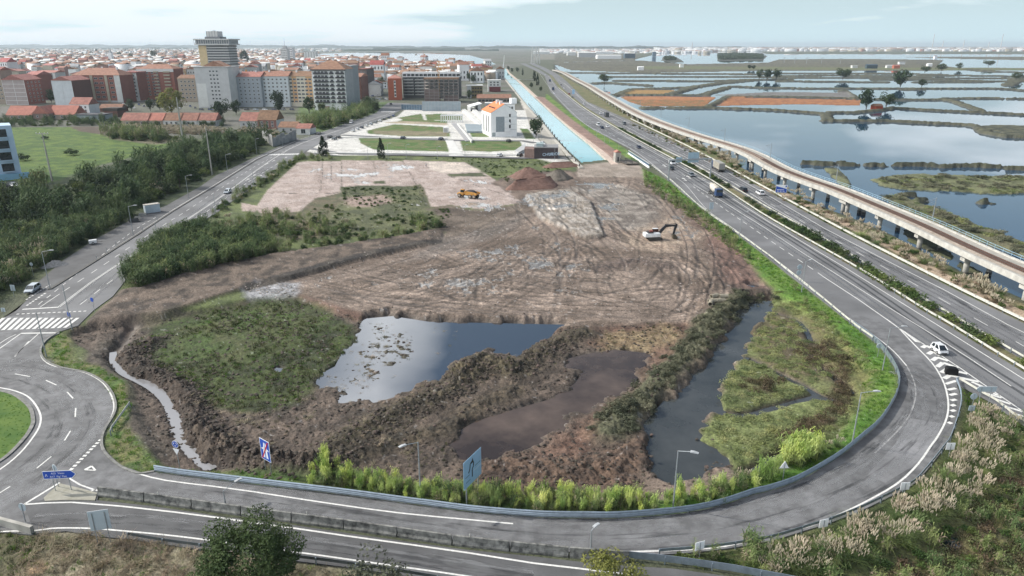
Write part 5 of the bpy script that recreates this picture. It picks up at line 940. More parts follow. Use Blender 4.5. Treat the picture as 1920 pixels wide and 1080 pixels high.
# gantry over the motorway
ga = P(1253, 338); gb = P(1331, 335); hh = HGT(300, 338); e = empty('sign_gantry', ga, label='grey steel sign gantry spanning the near carriageway, panels seen from behind', cat='gantry'); v = gb-ga
for q in (Vector(), v): m = MB(); m.box(-0.22,0.22,-0.22,0.22,-0.2,hh,Matrix.Translation(q)); m.build('leg', M_pole, e)
b_ = MB(); b_.add(*extrude_line([Vector((0,0,hh)), v+Vector((0,0,hh))], [(-0.25,-0.3),(-0.25,0.25),(0.25,0.25),(0.25,-0.3)], True)); b_.build('beam', M_pole, e)
vd = v.normalized(); MBp = Matrix.Rotation(math.atan2(vd.y, vd.x), 4, 'Z'); Lg = v.length
for x0, x1, z0_, z1_, n in ((0.16, 0.30, -1.1, 0.9, 3), (0.44, 0.70, -1.3, 2.6, 5)):
    for k in range(n):
        a = x0*Lg+(x1-x0)*Lg*k/n; c_ = x0*Lg+(x1-x0)*Lg*(k+1)/n-0.06; b_ = MB(); b_.box(a, c_, 0.28, 0.36, hh+z0_, hh+z1_, MBp); b_.build('panel', mat('gantry_panel', (0.33,0.46,0.55), 0.5, 0.2, 0.05), e)
# far blue gantries / hoardings by the motorway
# ------------------------------------------------------------------ vehicles
GL = M_glass
def paint(nm, c): return mat('paint_'+nm, c, 0.28, 0.15, 0.03, 1, spec=0.6)
PAL = {'white': (0.75,0.76,0.78), 'silver': (0.42,0.47,0.52), 'black': (0.018,0.019,0.022), 'grey': (0.16,0.18,0.20), 'blue': (0.03,0.07,0.20), 'red': (0.35,0.03,0.03), 'darkblue': (0.02,0.03,0.07)}
wheel_me = MB(); wheel_me.tube((0,-0.11,0),(0,0.11,0),0.33,n=14); wheel_me = wheel_me.mesh('wheel', M_dark, True); rim_me = MB().tube((0,-0.125,0),(0,0.125,0),0.19,n=10).mesh('rim', mat('alloy', (0.4,0.41,0.42), 0.35, 0.6), False)
CARS = {}
def bev(o_me, w_):
    bm = bmesh.new(); bm.from_mesh(o_me); bmesh.ops.bevel(bm, geom=[e_ for e_ in bm.edges], offset=w_, segments=2, affect='EDGES', profile=0.6); bm.to_mesh(o_me); bm.free(); o_me.shade_smooth(); return o_me
def car_parts(kind, colour):
    key = (kind, colour)
    if key in CARS: return CARS[key]
    L_, W_, H_, hood, tail = {'hatch': (4.1,1.76,1.46,1.0,0.15), 'suv': (4.5,1.86,1.66,1.05,0.2), 'sedan': (4.6,1.8,1.44,1.15,0.75), 'van': (5.0,1.95,2.1,0.6,0.05), 'city': (2.75,1.62,1.54,0.45,0.08), 'pickup': (5.2,1.85,1.8,1.2,1.6)}[kind]
    pm_ = paint(colour, PAL[colour]); bz = {'van': 0.55, 'city': 0.60}.get(kind, 0.62)*H_; x1 = L_/2; b_ = MB()
    b_.prism([(-x1,0.32),(-x1,bz-0.12),(-x1+0.15,bz),(x1-hood,bz),(x1-0.12,bz-0.22),(x1,0.5),(x1-0.04,0.27)], -W_/2, W_/2); body = bev(b_.mesh('body', pm_), 0.07)
    cx0, cx1 = -x1+tail, x1-hood+0.05; sl = 0.42*(0.9 if kind == 'van' else 1.5); ts = 0.25 if kind in ('hatch','suv','city','van') else 0.6
    b_ = MB(); vs_ = [(cx0,-W_/2+0.07,bz-0.02),(cx1+0.15,-W_/2+0.07,bz-0.02),(cx1+0.15,W_/2-0.07,bz-0.02),(cx0,W_/2-0.07,bz-0.02),(cx0+ts,-W_/2+0.24,H_-0.04),(cx1-sl,-W_/2+0.24,H_-0.04),(cx1-sl,W_/2-0.24,H_-0.04),(cx0+ts,W_/2-0.24,H_-0.04)]
    b_.add(vs_, [(0,3,2,1),(4,5,6,7),(0,1,5,4),(1,2,6,5),(2,3,7,6),(3,0,4,7)]); glass = b_.mesh('window', GL)
    b_ = MB(); b_.box(cx0+ts-0.04, cx1-sl+0.04, -W_/2+0.22, W_/2-0.22, H_-0.05, H_)
    for s_ in (-1, 1):
        for (xa, za), (xb, zb), r_ in (((cx0+0.02,bz),(cx0+ts,H_-0.03),0.07),((cx1+0.13,bz),(cx1-sl,H_-0.03),0.045),(((cx0+cx1)/2-0.1,bz),((cx0+cx1)/2-0.15,H_-0.03),0.05)):
            b_.tube((xa,s_*(W_/2-0.085),za),(xb,s_*(W_/2-0.25),zb),r_*(2.0 if kind == 'city' else 1.2),n=5)
    roof = b_.mesh('roof', pm_)
    hl = MB(); tl = MB()
    for s_ in (-1, 1): hl.box(x1-0.16,x1-0.01,s_*(W_/2-0.4),s_*(W_/2-0.08),bz-0.36,bz-0.24); tl.box(-x1-0.015,-x1+0.05,s_*(W_/2-0.28),s_*(W_/2-0.06),bz-0.32,bz-0.12)
    dk_ = MB().box(x1-0.06,x1+0.012,-0.5,0.5,0.36,0.52).box(-x1+0.02, x1-0.05,-W_/2+0.05,W_/2-0.05,0.2,0.33)
    CARS[key] = (L_, W_, [('body', body), ('window', glass), ('roof', roof), ('headlights', hl.mesh('headlights', mat('headlight', (0.7,0.72,0.75), 0.1))), ('tail_lights', tl.mesh('tail_lights', mat('tail_light', (0.30,0.01,0.01), 0.3))), ('grille', dk_.mesh('grille', M_dark))])
    return CARS[key]
def car(px, heading_px, kind, colour, label, group=None, z=0.0, far=False, cat='car'):
    p = P(px[0], px[1], z); q = P(px[0]+heading_px[0], px[1]+heading_px[1], z); ang = math.atan2(q.y-p.y, q.x-p.x)
    L_, W_, parts = car_parts(kind, colour); e = empty('car' if cat == 'car' else cat.replace(' ', '_'), p, ang, label, cat, group)
    for nm, me in parts:
        if far and nm in ('headlights', 'tail_lights', 'grille'): continue
        link(nm, me, e)
    k = 1.0 if kind != 'city' else 0.88
    for sx in (-1, 1):
        for sy in (-1, 1):
            w_ = link('wheel', wheel_me, e, (sx*(L_/2-0.78*k), sy*(W_/2-0.1), 0.33)); 
            if not far: link('rim', rim_me, w_)
    return e
car((1760,661),(30,20),'city','white','tiny white two-seat car with black roof on the motorway beside the gore')
car((62,546),(-18,12),'hatch','silver','silver hatchback at the mouth of the service road near the zebra crossing')
car((358,431),(-14,9),'suv','white','white suv driving on the avenue beside the tall reeds'); car((427,362),(-14,9),'hatch','silver','silver hatchback farther up the avenue, alone in its lane')
car((1425,365),(-26,-14),'suv','white','white suv leading on the far carriageway beside the double rail'); car((1393,359),(-26,-14),'suv','black','black estate car behind the white suv on the far carriageway')
car((1296,330),(20,12),'sedan','grey','grey car just past the sign gantry, ahead of the concrete mixer'); car((1259,318),(20,12),'hatch','black','dark car beneath the left leg of the sign gantry'); car((1260,308),(20,12),'van','white','white van next to the left gantry leg')
car((1198,278),(20,12),'hatch','darkblue','dark blue car alone on the near carriageway by the white bridge parapet')
for q, k, c_, lb in (((1122,236),'van','white','white van, first of three vehicles bunched on the near carriageway'),((1129,241),'hatch','darkblue','dark car, middle of three bunched on the near carriageway'),((1139,239),'hatch','white','white car, right of three bunched on the near carriageway'),
    ((1126,214),'hatch','white','white car following a dark tipper on the far carriageway'),((1170,234),'van','grey','dark grey van on the far carriageway opposite the three bunched vehicles'),((1067,177),'hatch','red','small red car on the far carriageway bend')): car(q, (20,11) if q[0] in (1122,1129,1139) else (-20,-11), k, c_, lb, far=True)
for q, c_ in (((1039,176),'white'),((1052,160),'black'),((1095,196),'white'),((1022,141),'white'),((1058,166),'white'),((1073,183),'grey')): car(q, (10,10), 'hatch', c_, 'tiny car in the distant stretch of the motorway', 'cars on the distant motorway', far=True)
prk = ['white','white','darkblue','white','silver','grey','white','black','darkblue','blue']
for i in range(10): t_ = i/9; car((662+t_*76, 246.5-t_*28), (9,-4), 'hatch', prk[i], 'car in the kerbside row along the upper avenue', 'cars parked along the upper avenue', far=True)
car((659,231),(-12,6),'van','white','white van driving down the upper avenue opposite the parked row',far=True); car((597,252),(-9,4),'sedan','black','black car waiting at the left kerb near the walled yard',far=True)
for q, c_, lb in (((619,258),'black','dark car, left of three in the junction mouth'),((627,262),'grey','grey car, front of three in the junction mouth'),((635,259),'black','dark car, right of three in the junction mouth'),((756,260),'darkblue','dark blue car parked on the park road by the left lawn'),((827,262),'darkblue','dark blue car parked on the park road near the white footpath'),((954,266),'black','black car parked in front of the white apartment house'),((937,293),'white','white car with blue stripe parked by the lower park road'),((975,293),'black','black car parked beside the graffiti hut'),((1017,270),'white','white car, upper of two behind the graffiti hut'),((1021,274),'white','white car, lower of two behind the graffiti hut'),((8,350),'black','black car parked beneath the blue-white apartment block'),((27,350),'white','white car parked beneath the blue-white apartment block')): car(q, (10,-3) if q[0] > 100 else (10,4), 'hatch', c_, lb, far=True)
for i, (a, c_) in enumerate(((690,188),(696,186),(702,189),(707,185),(712,187),(719,184),(724,187),(733,196),(685,192),(699,181),(708,180),(694,176))): car((a, c_), (6,1+i%3), 'hatch', prk[i % 10], 'car in the square between the apartment blocks', 'cars in the square', far=True)
for i in range(16): car((232+i*9.6, 197+(i%3)*3.2), (3,8), 'hatch', prk[(i*3) % 10], 'car in the lot behind the low terraced houses', 'cars in the lot behind the houses', far=True)
for i in range(11): car((378+i*17, 206.5), (8,0.2), 'hatch', prk[(i*7+2) % 10], 'car before the long apartment row', 'cars before the apartment row', far=True)
# concrete mixer
mp_ = P(1340, 366); mq = P(1360, 378); e = empty('mixer_truck', mp_, math.atan2(mq.y-mp_.y, mq.x-mp_.x), 'concrete mixer lorry with cream drum and dark blue cab on the near carriageway', 'lorry')
M_cream = mat('mixer_cream', (0.55,0.52,0.45), 0.6); M_cab = mat('cab_blue', (0.02,0.05,0.13), 0.35)
b_ = MB(); b_.box(2.5,4.6,-1.2,1.2,0.6,3.0,taper=(0.94,0.96)); bev(b_.mesh('cab', M_cab), 0.08); b_ = MB(); b_.box(2.5,4.6,-1.22,1.22,0.6,3.0,taper=(0.94,0.96)); me = bev(b_.mesh('cab', M_cab), 0.09); link('cab', me, e)
MB().box(4.3,4.62,-1.02,1.02,1.9,2.75,taper=(0.8,1)).build('windscreen', GL, e); MB().box(-4.3,4.3,-0.5,0.5,0.75,1.05).build('chassis', M_dark, e)
b_ = MB(); prof = [(-4.2,0.55,3.0),(-3.3,0.95,2.75),(-1.8,1.2,2.4),(0,1.22,2.2),(1.4,0.95,2.1),(2.2,0.5,2.1)]
for (xa,ra,za),(xb,rb,zb) in zip(prof[:-1], prof[1:]): b_.tube((xa,0,za),(xb,0,zb),ra,rb,14,caps=True)
b_.build('drum', M_cream, e, True); MB().tube((-4.1,0,3.6),(-3.7,0,2.9),0.7,0.5,10).tube((-4.3,0,2.6),(-4.8,0,1.4),0.3,0.2,8).build('chute', M_cream, e); MB().tube((-2.5,0.3,3.7),(2.4,0.3,3.4),0.1,n=6).tube((-2.5,-0.3,3.7),(2.4,-0.3,3.4),0.1,n=6).build('boom_pipe', M_cream, e)
big_w = MB().tube((0,-0.16,0),(0,0.16,0),0.5,n=14).mesh('wheel', M_dark, True); big_r = MB().tube((0,-0.175,0),(0,0.175,0),0.24,n=10).mesh('rim', mat('alloy', (0.4,0.4,0.4)))
def wheels(e, xs, y, me=big_w, r=0.5, rm=big_r):
    for x in xs:
        for s_ in (-1, 1): w_ = link('wheel', me, e, (x, s_*y, r)); link('rim', rm, w_)
wheels(e, (3.6, 1.9, -1.6, -3.0), 1.05)
# tipper semi trailer on the far carriageway, seen from behind
mp_ = P(1347, 320); mq = P(1327, 308); e = empty('tipper_lorry', mp_, math.atan2(mq.y-mp_.y, mq.x-mp_.x), 'beige tipper lorry seen from behind on the far carriageway by the gantry', 'lorry'); M_tip = mat('tipper_beige', (0.36,0.34,0.29), 0.7, 0, 0.2, 0.8)
MB().box(-4.6,4.6,-1.27,1.27,1.2,3.7).build('trailer_box', M_tip, e); MB().box(-4.5,4.5,-1.1,1.1,3.705,3.8).build('tarpaulin', mat('tarpaulin', (0.30,0.30,0.28), 0.8), e); m = MB()
for k in range(9): m.box(-4.4+k*1.08,-4.28+k*1.08,-1.33,1.33,1.2,3.7)
m.build('rib', M_tip, e); MB().box(-4.68,-4.6,-1.1,1.1,1.35,3.5).build('tailgate', mat('tailgate_grey', (0.25,0.25,0.24), 0.6), e); MB().box(-4.6,4.4,-0.5,0.5,0.7,1.2).build('chassis', M_dark, e)
me = MB().box(5.0,6.9,-1.2,1.2,0.6,3.3).mesh('cab', M_cab); link('cab', bev(me, 0.08), e); wheels(e, (-3.7,-2.4,-1.1,5.9), 1.05)
for q, nm, hd, lb in (((1137,219),'box_truck',(-20,-11),'dark tipper truck climbing the far carriageway'),((1031,153),'box_truck',(12,12),'dark box lorry far off on the near carriageway'),((1037,169),'box_truck',(12,12),'grey box lorry behind the small white car in the far bend')):
    p = P(*q); q2 = P(q[0]+hd[0], q[1]+hd[1]); e = empty(nm, p, math.atan2(q2.y-p.y, q2.x-p.x), lb, 'lorry'); MB().box(-4,2,-1.2,1.2,0.9,3.3).build('box', mat('lorry_dark', (0.05,0.055,0.06), 0.6), e); me = MB().box(2.2,4.0,-1.15,1.15,0.5,2.9).mesh('cab', M_cab); link('cab', bev(me, 0.08), e); wheels(e, (-3,-1.8,3), 1.0)
# articulated dump truck (front to the left, rear towards the camera)
zt = gh(P(878, 372)); dt = empty('dump_truck', P(880, 371, zt), math.radians(180-28), 'yellow articulated dump truck loaded with dark earth on the concrete slabs', 'dump truck'); M_yel = mat('machine_yellow', (0.50,0.25,0.055), 0.6, 0, 0.25, 1.0)
b_ = MB(); tr = [(-4.9,2.6),(-4.3,1.7),(0.9,1.45),(1.5,2.0),(1.6,3.1),(1.2,3.1),(-3.2,2.85)]
b_.prism(tr, -1.55, -1.40); b_.prism(tr, 1.40, 1.55); b_.prism([(-4.9,2.6),(-4.3,1.7),(0.9,1.45),(0.9,1.6),(-4.2,1.85),(-4.75,2.62)], -1.4, 1.4); b_.box(1.35,1.6,-1.4,1.4,1.6,3.1); b_.build('tipper_body', M_yel, dt)
bm = bmesh.new(); bmesh.ops.create_icosphere(bm, subdivisions=3, radius=1); 
for v_ in bm.verts: v_.co = Vector((v_.co.x*2.6-1.2, v_.co.y*1.4, 2.3+max(v_.co.z,-0.2)*1.35+random.uniform(-.06,.06)))
me = bpy.data.meshes.new('load'); bm.to_mesh(me); bm.free(); me.materials.append(mat('dark_earth', (0.05,0.045,0.05), 0.95, 0, 0.3, 3, bump=0.5)); link('load', me, dt)
me = MB().prism([(2.2,1.1),(5.4,1.1),(5.6,1.7),(5.2,2.1),(3.9,2.2),(2.2,2.2)], -1.2, 1.2).mesh('hood', M_yel); link('hood', bev(me, 0.1), dt)
MB().box(2.6,4.1,-0.75,0.75,2.2,3.35,taper=(0.85,0.9)).build('cab_glass', GL, dt); MB().box(2.5,4.1,-0.8,0.8,3.36,3.5).build('cab_roof', M_yel, dt); MB().box(-4.2,2.6,-0.45,0.45,0.95,1.4).build('chassis', M_dark, dt)
dw = MB().tube((0,-0.32,0),(0,0.32,0),0.92,n=18).mesh('wheel', mat('dusty_tyre', (0.10,0.085,0.075), 0.95), True); drm = MB().tube((0,-0.335,0),(0,0.335,0),0.42,n=12).mesh('rim', mat('dusty_rim', (0.40,0.34,0.28), 0.9)); wheels(dt, (-3.2,-1.2,4.2), 1.25, dw, 0.92, drm); dt.scale = (0.8, 0.8, 0.8)
# excavator
ze = gh(P(1235, 450)); ex = empty('excavator', P(1226, 449, ze), math.radians(8), 'white tracked excavator with black boom reaching right, standing on the churned earth', 'excavator')
M_ew = mat('machine_white', (0.72,0.75,0.77), 0.5); M_eb = mat('boom_black', (0.02,0.022,0.028), 0.5)
for s_ in (-1, 1):
    me = MB().prism([(-2.2,0.15),(-1.9,0),(1.9,0),(2.2,0.15),(2.4,0.45),(2.1,0.85),(-2.1,0.85),(-2.4,0.45)], s_*0.9 if s_ > 0 else -1.45, 1.45 if s_ > 0 else -0.9).mesh('track', mat('track_steel', (0.05,0.045,0.04), 0.8)); link('track', me, ex)
MB().box(-1.2,1.2,-0.9,0.9,0.35,1.0).build('undercarriage', M_dark, ex); me = MB().box(-3.3,1.6,-1.4,1.4,1.05,2.25).mesh('house', M_ew); link('house', bev(me, 0.12), ex)
MB().box(-2.3,-0.6,-1.1,1.1,2.255,2.6).build('engine_cover', mat('engine_dark', (0.04,0.035,0.035), 0.7), ex); MB().box(-0.4,1.5,0.4,1.35,2.255,3.25,taper=(0.85,0.9)).build('cab_glass', mat('cab_glass_dark', (0.05,0.015,0.012), 0.2), ex); MB().box(-0.3,1.35,0.42,1.32,3.26,3.36).build('cab_roof', M_ew, ex); MB().box(-1.6,-0.6,-0.5,0.3,2.605,2.95).build('air_filter', mat('engine_red', (0.20,0.05,0.04), 0.7), ex)
bo = [(1.1,1.7),(2.2,2.2),(3.6,3.75),(6.6,4.3),(6.7,4.6),(3.4,4.35),(2.0,3.3)]; MB().prism([(1.1,1.6),(2.0,1.8),(3.7,3.85),(6.9,4.15),(7.0,4.55),(3.4,4.6),(1.9,3.2)], -0.22, 0.22).build('boom', M_eb, ex)
MB().prism([(6.7,4.9),(7.3,4.7),(7.2,4.0),(6.4,1.3),(5.9,1.35),(6.4,3.9)], -0.18, 0.18).build('dipper', M_eb, ex); MB().tube((3.2,-0.1,4.75),(6.7,-0.1,4.9),0.09,n=6).tube((1.6,0.35,1.9),(3.3,0.3,3.9),0.11,n=6).tube((1.6,-0.35,1.9),(3.3,-0.3,3.9),0.11,n=6).build('hydraulic_ram', M_eb, ex)
MB().prism([(5.9,1.5),(6.7,1.5),(7.5,0.6),(7.4,-0.1),(6.6,-0.3),(6.0,0.2)], -0.65, 0.65).build('bucket', mat('bucket_steel', (0.10,0.085,0.06), 0.7, 0.3), ex); ex.scale = (0.88, 0.88, 0.88)
# things beside the roads
c_ = P(286, 398); e = empty('container', c_, math.radians(42), 'white site container on the service road beside the hedge', 'container'); M_ct = mat('container_white', (0.50,0.58,0.64), 0.6, 0, 0.1, 0.5)
MB().box(-3.0,3.0,-1.3,1.3,0.1,2.7).build('box', M_ct, e); MB().box(-3.1,3.1,-1.38,1.38,2.705,2.85).build('roof', mat('container_roof', (0.42,0.40,0.36), 0.8, 0, 0.2, 1), e); m = MB()
for k in range(13): m.box(-2.9+k*0.47,-2.72+k*0.47,-1.34,-1.3,0.2,2.6)
m.build('rib', M_ct, e); MB().box(3.0,3.05,-1.1,-0.1,0.2,2.4).box(3.0,3.05,0.1,1.1,0.2,2.4).build('door', mat('container_door', (0.35,0.45,0.55), 0.5), e); e.scale = (0.72, 0.8, 0.95)
c_ = P(252, 416); me = MB().prism([(-1.7,1.0),(-1.2,0),(1.2,0),(1.7,1.0),(1.6,1.0),(1.12,0.1),(-1.12,0.1),(-1.6,1.0)], -0.8, 0.8).box(-1.2,1.2,-0.8,-0.74,0.1,0.9).box(-1.2,1.2,0.74,0.8,0.1,0.9).mesh('skip', mat('skip_dark', (0.05,0.055,0.06), 0.6)); tag(link('skip', me, None, c_, 0.5), 'dark open waste skip on the service road left of the container', 'skip')
c_ = P(175, 457.5); e = empty('road_trailer', c_, 0.5, 'small white box trailer left on the service road', 'trailer'); MB().box(-0.9,0.9,-0.6,0.6,0.35,1.15).build('box', M_white, e); MB().tube((0.9,0,0.45),(2.2,0,0.4),0.05,n=5).build('drawbar', M_dark, e); wheels(e, (0,), 0.65, wheel_me, 0.33, rim_me)
for q, lb in (((259,410),'flat pale sheet of rubble dumped left of the container'),((267,404),'grey slab pile against the container')):
    tag(MB().box(-1.2,1.2,-0.5,0.5,0,0.5,taper=(0.8,0.7)).box(-0.9,0.7,-0.4,0.4,0.5,0.75,taper=(0.9,0.8)).build('rubble_slab', M_conc, loc=P(*q), rot=0.4), lb, 'rubble')
def heap(name, px, rx, ry, h, m, label, rot=0, ridgex=0.0, seed=1, cat='heap', z=None):
    z = gh(P(*px)) if z is None else z; n = 30; V = []; Fs = []; rg = 12
    for j in range(rg+1):
        f = j/rg
        for i in range(n):
            a = 2*math.pi*i/n; cx_ = ridgex*math.cos(a) if True else 0; wob = 1+0.10*math.sin(3*a+seed)+0.05*math.sin(7*a+2*seed)
            V.append(((rx*f*wob)*math.cos(a)+cx_*(1-f), ry*f*wob*math.sin(a), h*(1-f)**1.05+random.uniform(-0.06,0.06)*h*1.1-(0.4 if j == rg else 0)))
    for j in range(rg):
        for i in range(n): Fs.append((j*n+i, j*n+(i+1)%n, (j+1)*n+(i+1)%n, (j+1)*n+i))
    Fs.append(tuple(range(n-1,-1,-1))); me = bpy.data.meshes.new(name); me.from_pydata(V, [], Fs); me.materials.append(m); me.update(); me.shade_smooth(); return tag(link(name, me, None, P(px[0], px[1], z), rot), label, cat)
M_red = mat('red_earth', (0.12,0.066,0.052), 0.95, 0, 0.2, 0.8, col2=(0.21,0.125,0.10), bump=0.9, bscale=2.5); M_gre = mat('grey_earth', (0.085,0.075,0.062), 0.95, 0, 0.3, 0.8, col2=(0.15,0.13,0.11), bump=0.9, bscale=2.5)
heap('soil_heap', (990,330), 8.0, 8, 3.5, M_red, 'tall cone of reddish soil between the lawn and the churned earth', 0, 1.0, 2); heap('soil_heap', (1000,350), 11, 6.5, 3.2, M_red, 'long low ridge of reddish soil in front of the soil cone', math.radians(30), 7.5, 5); heap('soil_heap', (1046,334), 5.5, 7, 3.4, M_gre, 'grey-brown soil heap right of the red soil heaps', 0.3, 1.2, 8)
heap('soil_heap', (1052,312), 9, 5, 2.0, M_red, 'low brown soil heap by the canal end', 0.3, 4, 3); heap('gravel_heap', (105,498), 3.0, 1.8, 1.3, mat('gravel_grey', (0.24,0.24,0.24), 0.95, 0, 0.3, 3, bump=0.8), 'pile of grey gravel on the service road near the parked silver hatchback', 0.5, 0.6, 4)
# pipes
M_pipe = mat('concrete_pipe', (0.30,0.27,0.21), 0.9, 0, 0.3, 1.5)
zp = gh(P(1350, 568))
for i, (dx, dy, zz_, an) in enumerate(((-1.6,0,0.45,0.3),(0.2,0.3,0.45,0.2),(-0.9,1.2,1.1,0.5),(0.9,0.9,1.15,0.1),(-2.3,-1.3,0.45,1.2))):
    m = MB(); n = 14; ro, ri = 0.5, 0.38
    vs_ = [(x, r_*math.cos(2*math.pi*k/n), r_*math.sin(2*math.pi*k/n)) for x in (-0.9, 0.9) for r_ in (ro, ri) for k in range(n)]; fs_ = []
    for k in range(n): k2 = (k+1) % n; fs_ += [(k, k2, 2*n+k2, 2*n+k), (n+k2, n+k, 3*n+k, 3*n+k2), (k2, k, n+k, n+k2), (2*n+k, 2*n+k2, 3*n+k2, 3*n+k)]
    m.add(vs_, fs_); p = P(1350, 568, zp)+Vector((dx, dy, zz_)); tag(m.build('concrete_pipe', M_pipe, loc=p, rot=an, smooth=False), 'short concrete pipe in the small pile on the bank above the channel', 'pipe', 'concrete pipes piled above the channel')
# crash cushion in the gore
e = empty('crash_cushion', P(1783, 701), math.radians(-20), 'black rounded crash cushion box on the gore chevrons', 'crash cushion'); me = MB().prism([(-0.9,0.0),(0.9,0.0),(0.85,1.0),(0.5,1.15),(-0.6,1.15),(-0.9,0.95)], -0.6, 0.6).mesh('shell', mat('black_plastic', (0.008,0.008,0.009), 0.6, spec=0.2)); link('shell', bev(me, 0.08), e); MB().box(-0.8,0.8,-0.5,0.5,-0.05,0.06).build('base_plate', M_dark, e)
# ------------------------------------------------------------------ plants
rs = np.random.RandomState(5)
def leaf_mat(nm, c1, c2, tr=0.2, rnd=0.3, sc=0.5, rough=0.75): return mat(nm, c1, rough, 0, 0.2, sc, col2=c2, rnd=rnd, transl=tr, spec=0.15, coord='World')
M_reed = leaf_mat('reed_green', (0.10,0.15,0.05), (0.21,0.27,0.11)); M_reedb = leaf_mat('reed_bright', (0.33,0.45,0.10), (0.60,0.68,0.28), 0.4)
M_reedd = leaf_mat('reed_dark', (0.05,0.085,0.035), (0.10,0.15,0.06)); M_dry = leaf_mat('dry_stalk', (0.20,0.16,0.10), (0.42,0.36,0.26), 0.1); M_plume = leaf_mat('plume_cream', (0.44,0.38,0.28), (0.62,0.56,0.43), 0.25, 0.15)
M_bushd = leaf_mat('bush_dark', (0.026,0.05,0.017), (0.062,0.098,0.036), 0.12, 0.35); M_bushm = leaf_mat('bush_mid', (0.045,0.08,0.022), (0.10,0.15,0.045), 0.15, 0.35); M_bushy = leaf_mat('bush_yellow', (0.13,0.15,0.035), (0.26,0.26,0.08), 0.25, 0.2)
M_olive = leaf_mat('bush_olive', (0.08,0.085,0.055), (0.19,0.195,0.13), 0.1, 0.35); M_cush = leaf_mat('cushion_green', (0.14,0.17,0.06), (0.25,0.28,0.13), 0.1, 0.3); M_brush = leaf_mat('brown_brush', (0.06,0.047,0.028), (0.14,0.11,0.065), 0.1, 0.3)
M_grs = leaf_mat('grass_blades', (0.06,0.155,0.015), (0.13,0.26,0.03), 0.3, 0.3); M_marsh = leaf_mat('marsh_blades', (0.035,0.05,0.016), (0.075,0.10,0.03), 0.2, 0.3); M_bark = mat('bark', (0.08,0.065,0.05), 0.95, 0, 0.3, 2)
M_cy = leaf_mat('cypress_dark', (0.012,0.028,0.012), (0.035,0.055,0.025), 0.05, 0.2); M_city = leaf_mat('city_tree', (0.03,0.055,0.025), (0.07,0.10,0.045), 0.1, 0.35)
def blades(n, R, h, w_, bend, seed, segs=3, hv=0.35, lean=0.25):
    "n arching strips rooted inside radius R"
    r = np.random.RandomState(seed); V = []; Fq = []; k = 0
    for i in range(n):
        a = r.rand()*6.283; q = R*math.sqrt(r.rand()); x, y = q*math.cos(a), q*math.sin(a); d = r.rand()*6.283; hh = h*(1-hv*r.rand()); ln = lean*r.randn(); ww = w_*(0.7+0.6*r.rand()); bd = bend*(0.4+r.rand()); px_, py_ = -math.sin(d), math.cos(d)
        for s in range(segs+1):
            t = s/segs; o = ln*t*hh*0.5+bd*t*t*hh; z = hh*(t-0.45*bend*t*t*t); wd = ww*(1-t*0.85)
            V += [(x+math.cos(d)*o-px_*wd, y+math.sin(d)*o-py_*wd, z), (x+math.cos(d)*o+px_*wd, y+math.sin(d)*o+py_*wd, z)]
        for s in range(segs): b0 = k+2*s; Fq.append((b0, b0+1, b0+3, b0+2))
        k += 2*(segs+1)
    return np.array(V), np.array(Fq)
def stalks(n, R, h, seed, leaves=5, lw=0.05, ll=0.7, up=0.42):
    "cane: upright stem with leaves that arch off it"
    r = np.random.RandomState(seed); V = []; Fq = []; k = 0
    def quad(p): 
        nonlocal k
        V.extend(p); Fq.append((k, k+1, k+2, k+3)); k += 4
    for i in range(n):
        a = r.rand()*6.283; q = R*math.sqrt(r.rand()); x, y = q*math.cos(a), q*math.sin(a); hh = h*(0.55+0.4*r.rand()); lx, ly = r.randn(2)*0.10*hh
        quad([(x-0.02,y,0),(x+0.02,y,0),(x+lx+0.012,y+ly,hh),(x+lx-0.012,y+ly,hh)])
        for j in range(leaves):
            t = 0.35+0.65*(j+r.rand())/leaves; bx, by, bz = x+lx*t, y+ly*t, hh*t; d = r.rand()*6.283; L_ = ll*(0.6+0.6*r.rand()); cx_, cy_ = math.cos(d), math.sin(d); nx, ny = -cy_*lw, cx_*lw
            m_ = (bx+cx_*L_*0.5*(1.4-up), by+cy_*L_*0.5*(1.4-up), bz+L_*up); e_ = (bx+cx_*L_*(1.4-up), by+cy_*L_*(1.4-up), bz+L_*(up-0.25))
            quad([(bx-nx*.5,by-ny*.5,bz),(bx+nx*.5,by+ny*.5,bz),(m_[0]+nx,m_[1]+ny,m_[2]),(m_[0]-nx,m_[1]-ny,m_[2])]); quad([(m_[0]-nx,m_[1]-ny,m_[2]),(m_[0]+nx,m_[1]+ny,m_[2]),(e_[0]+nx*.1,e_[1]+ny*.1,e_[2]),(e_[0]-nx*.1,e_[1]-ny*.1,e_[2])])
    return np.array(V), np.array(Fq)
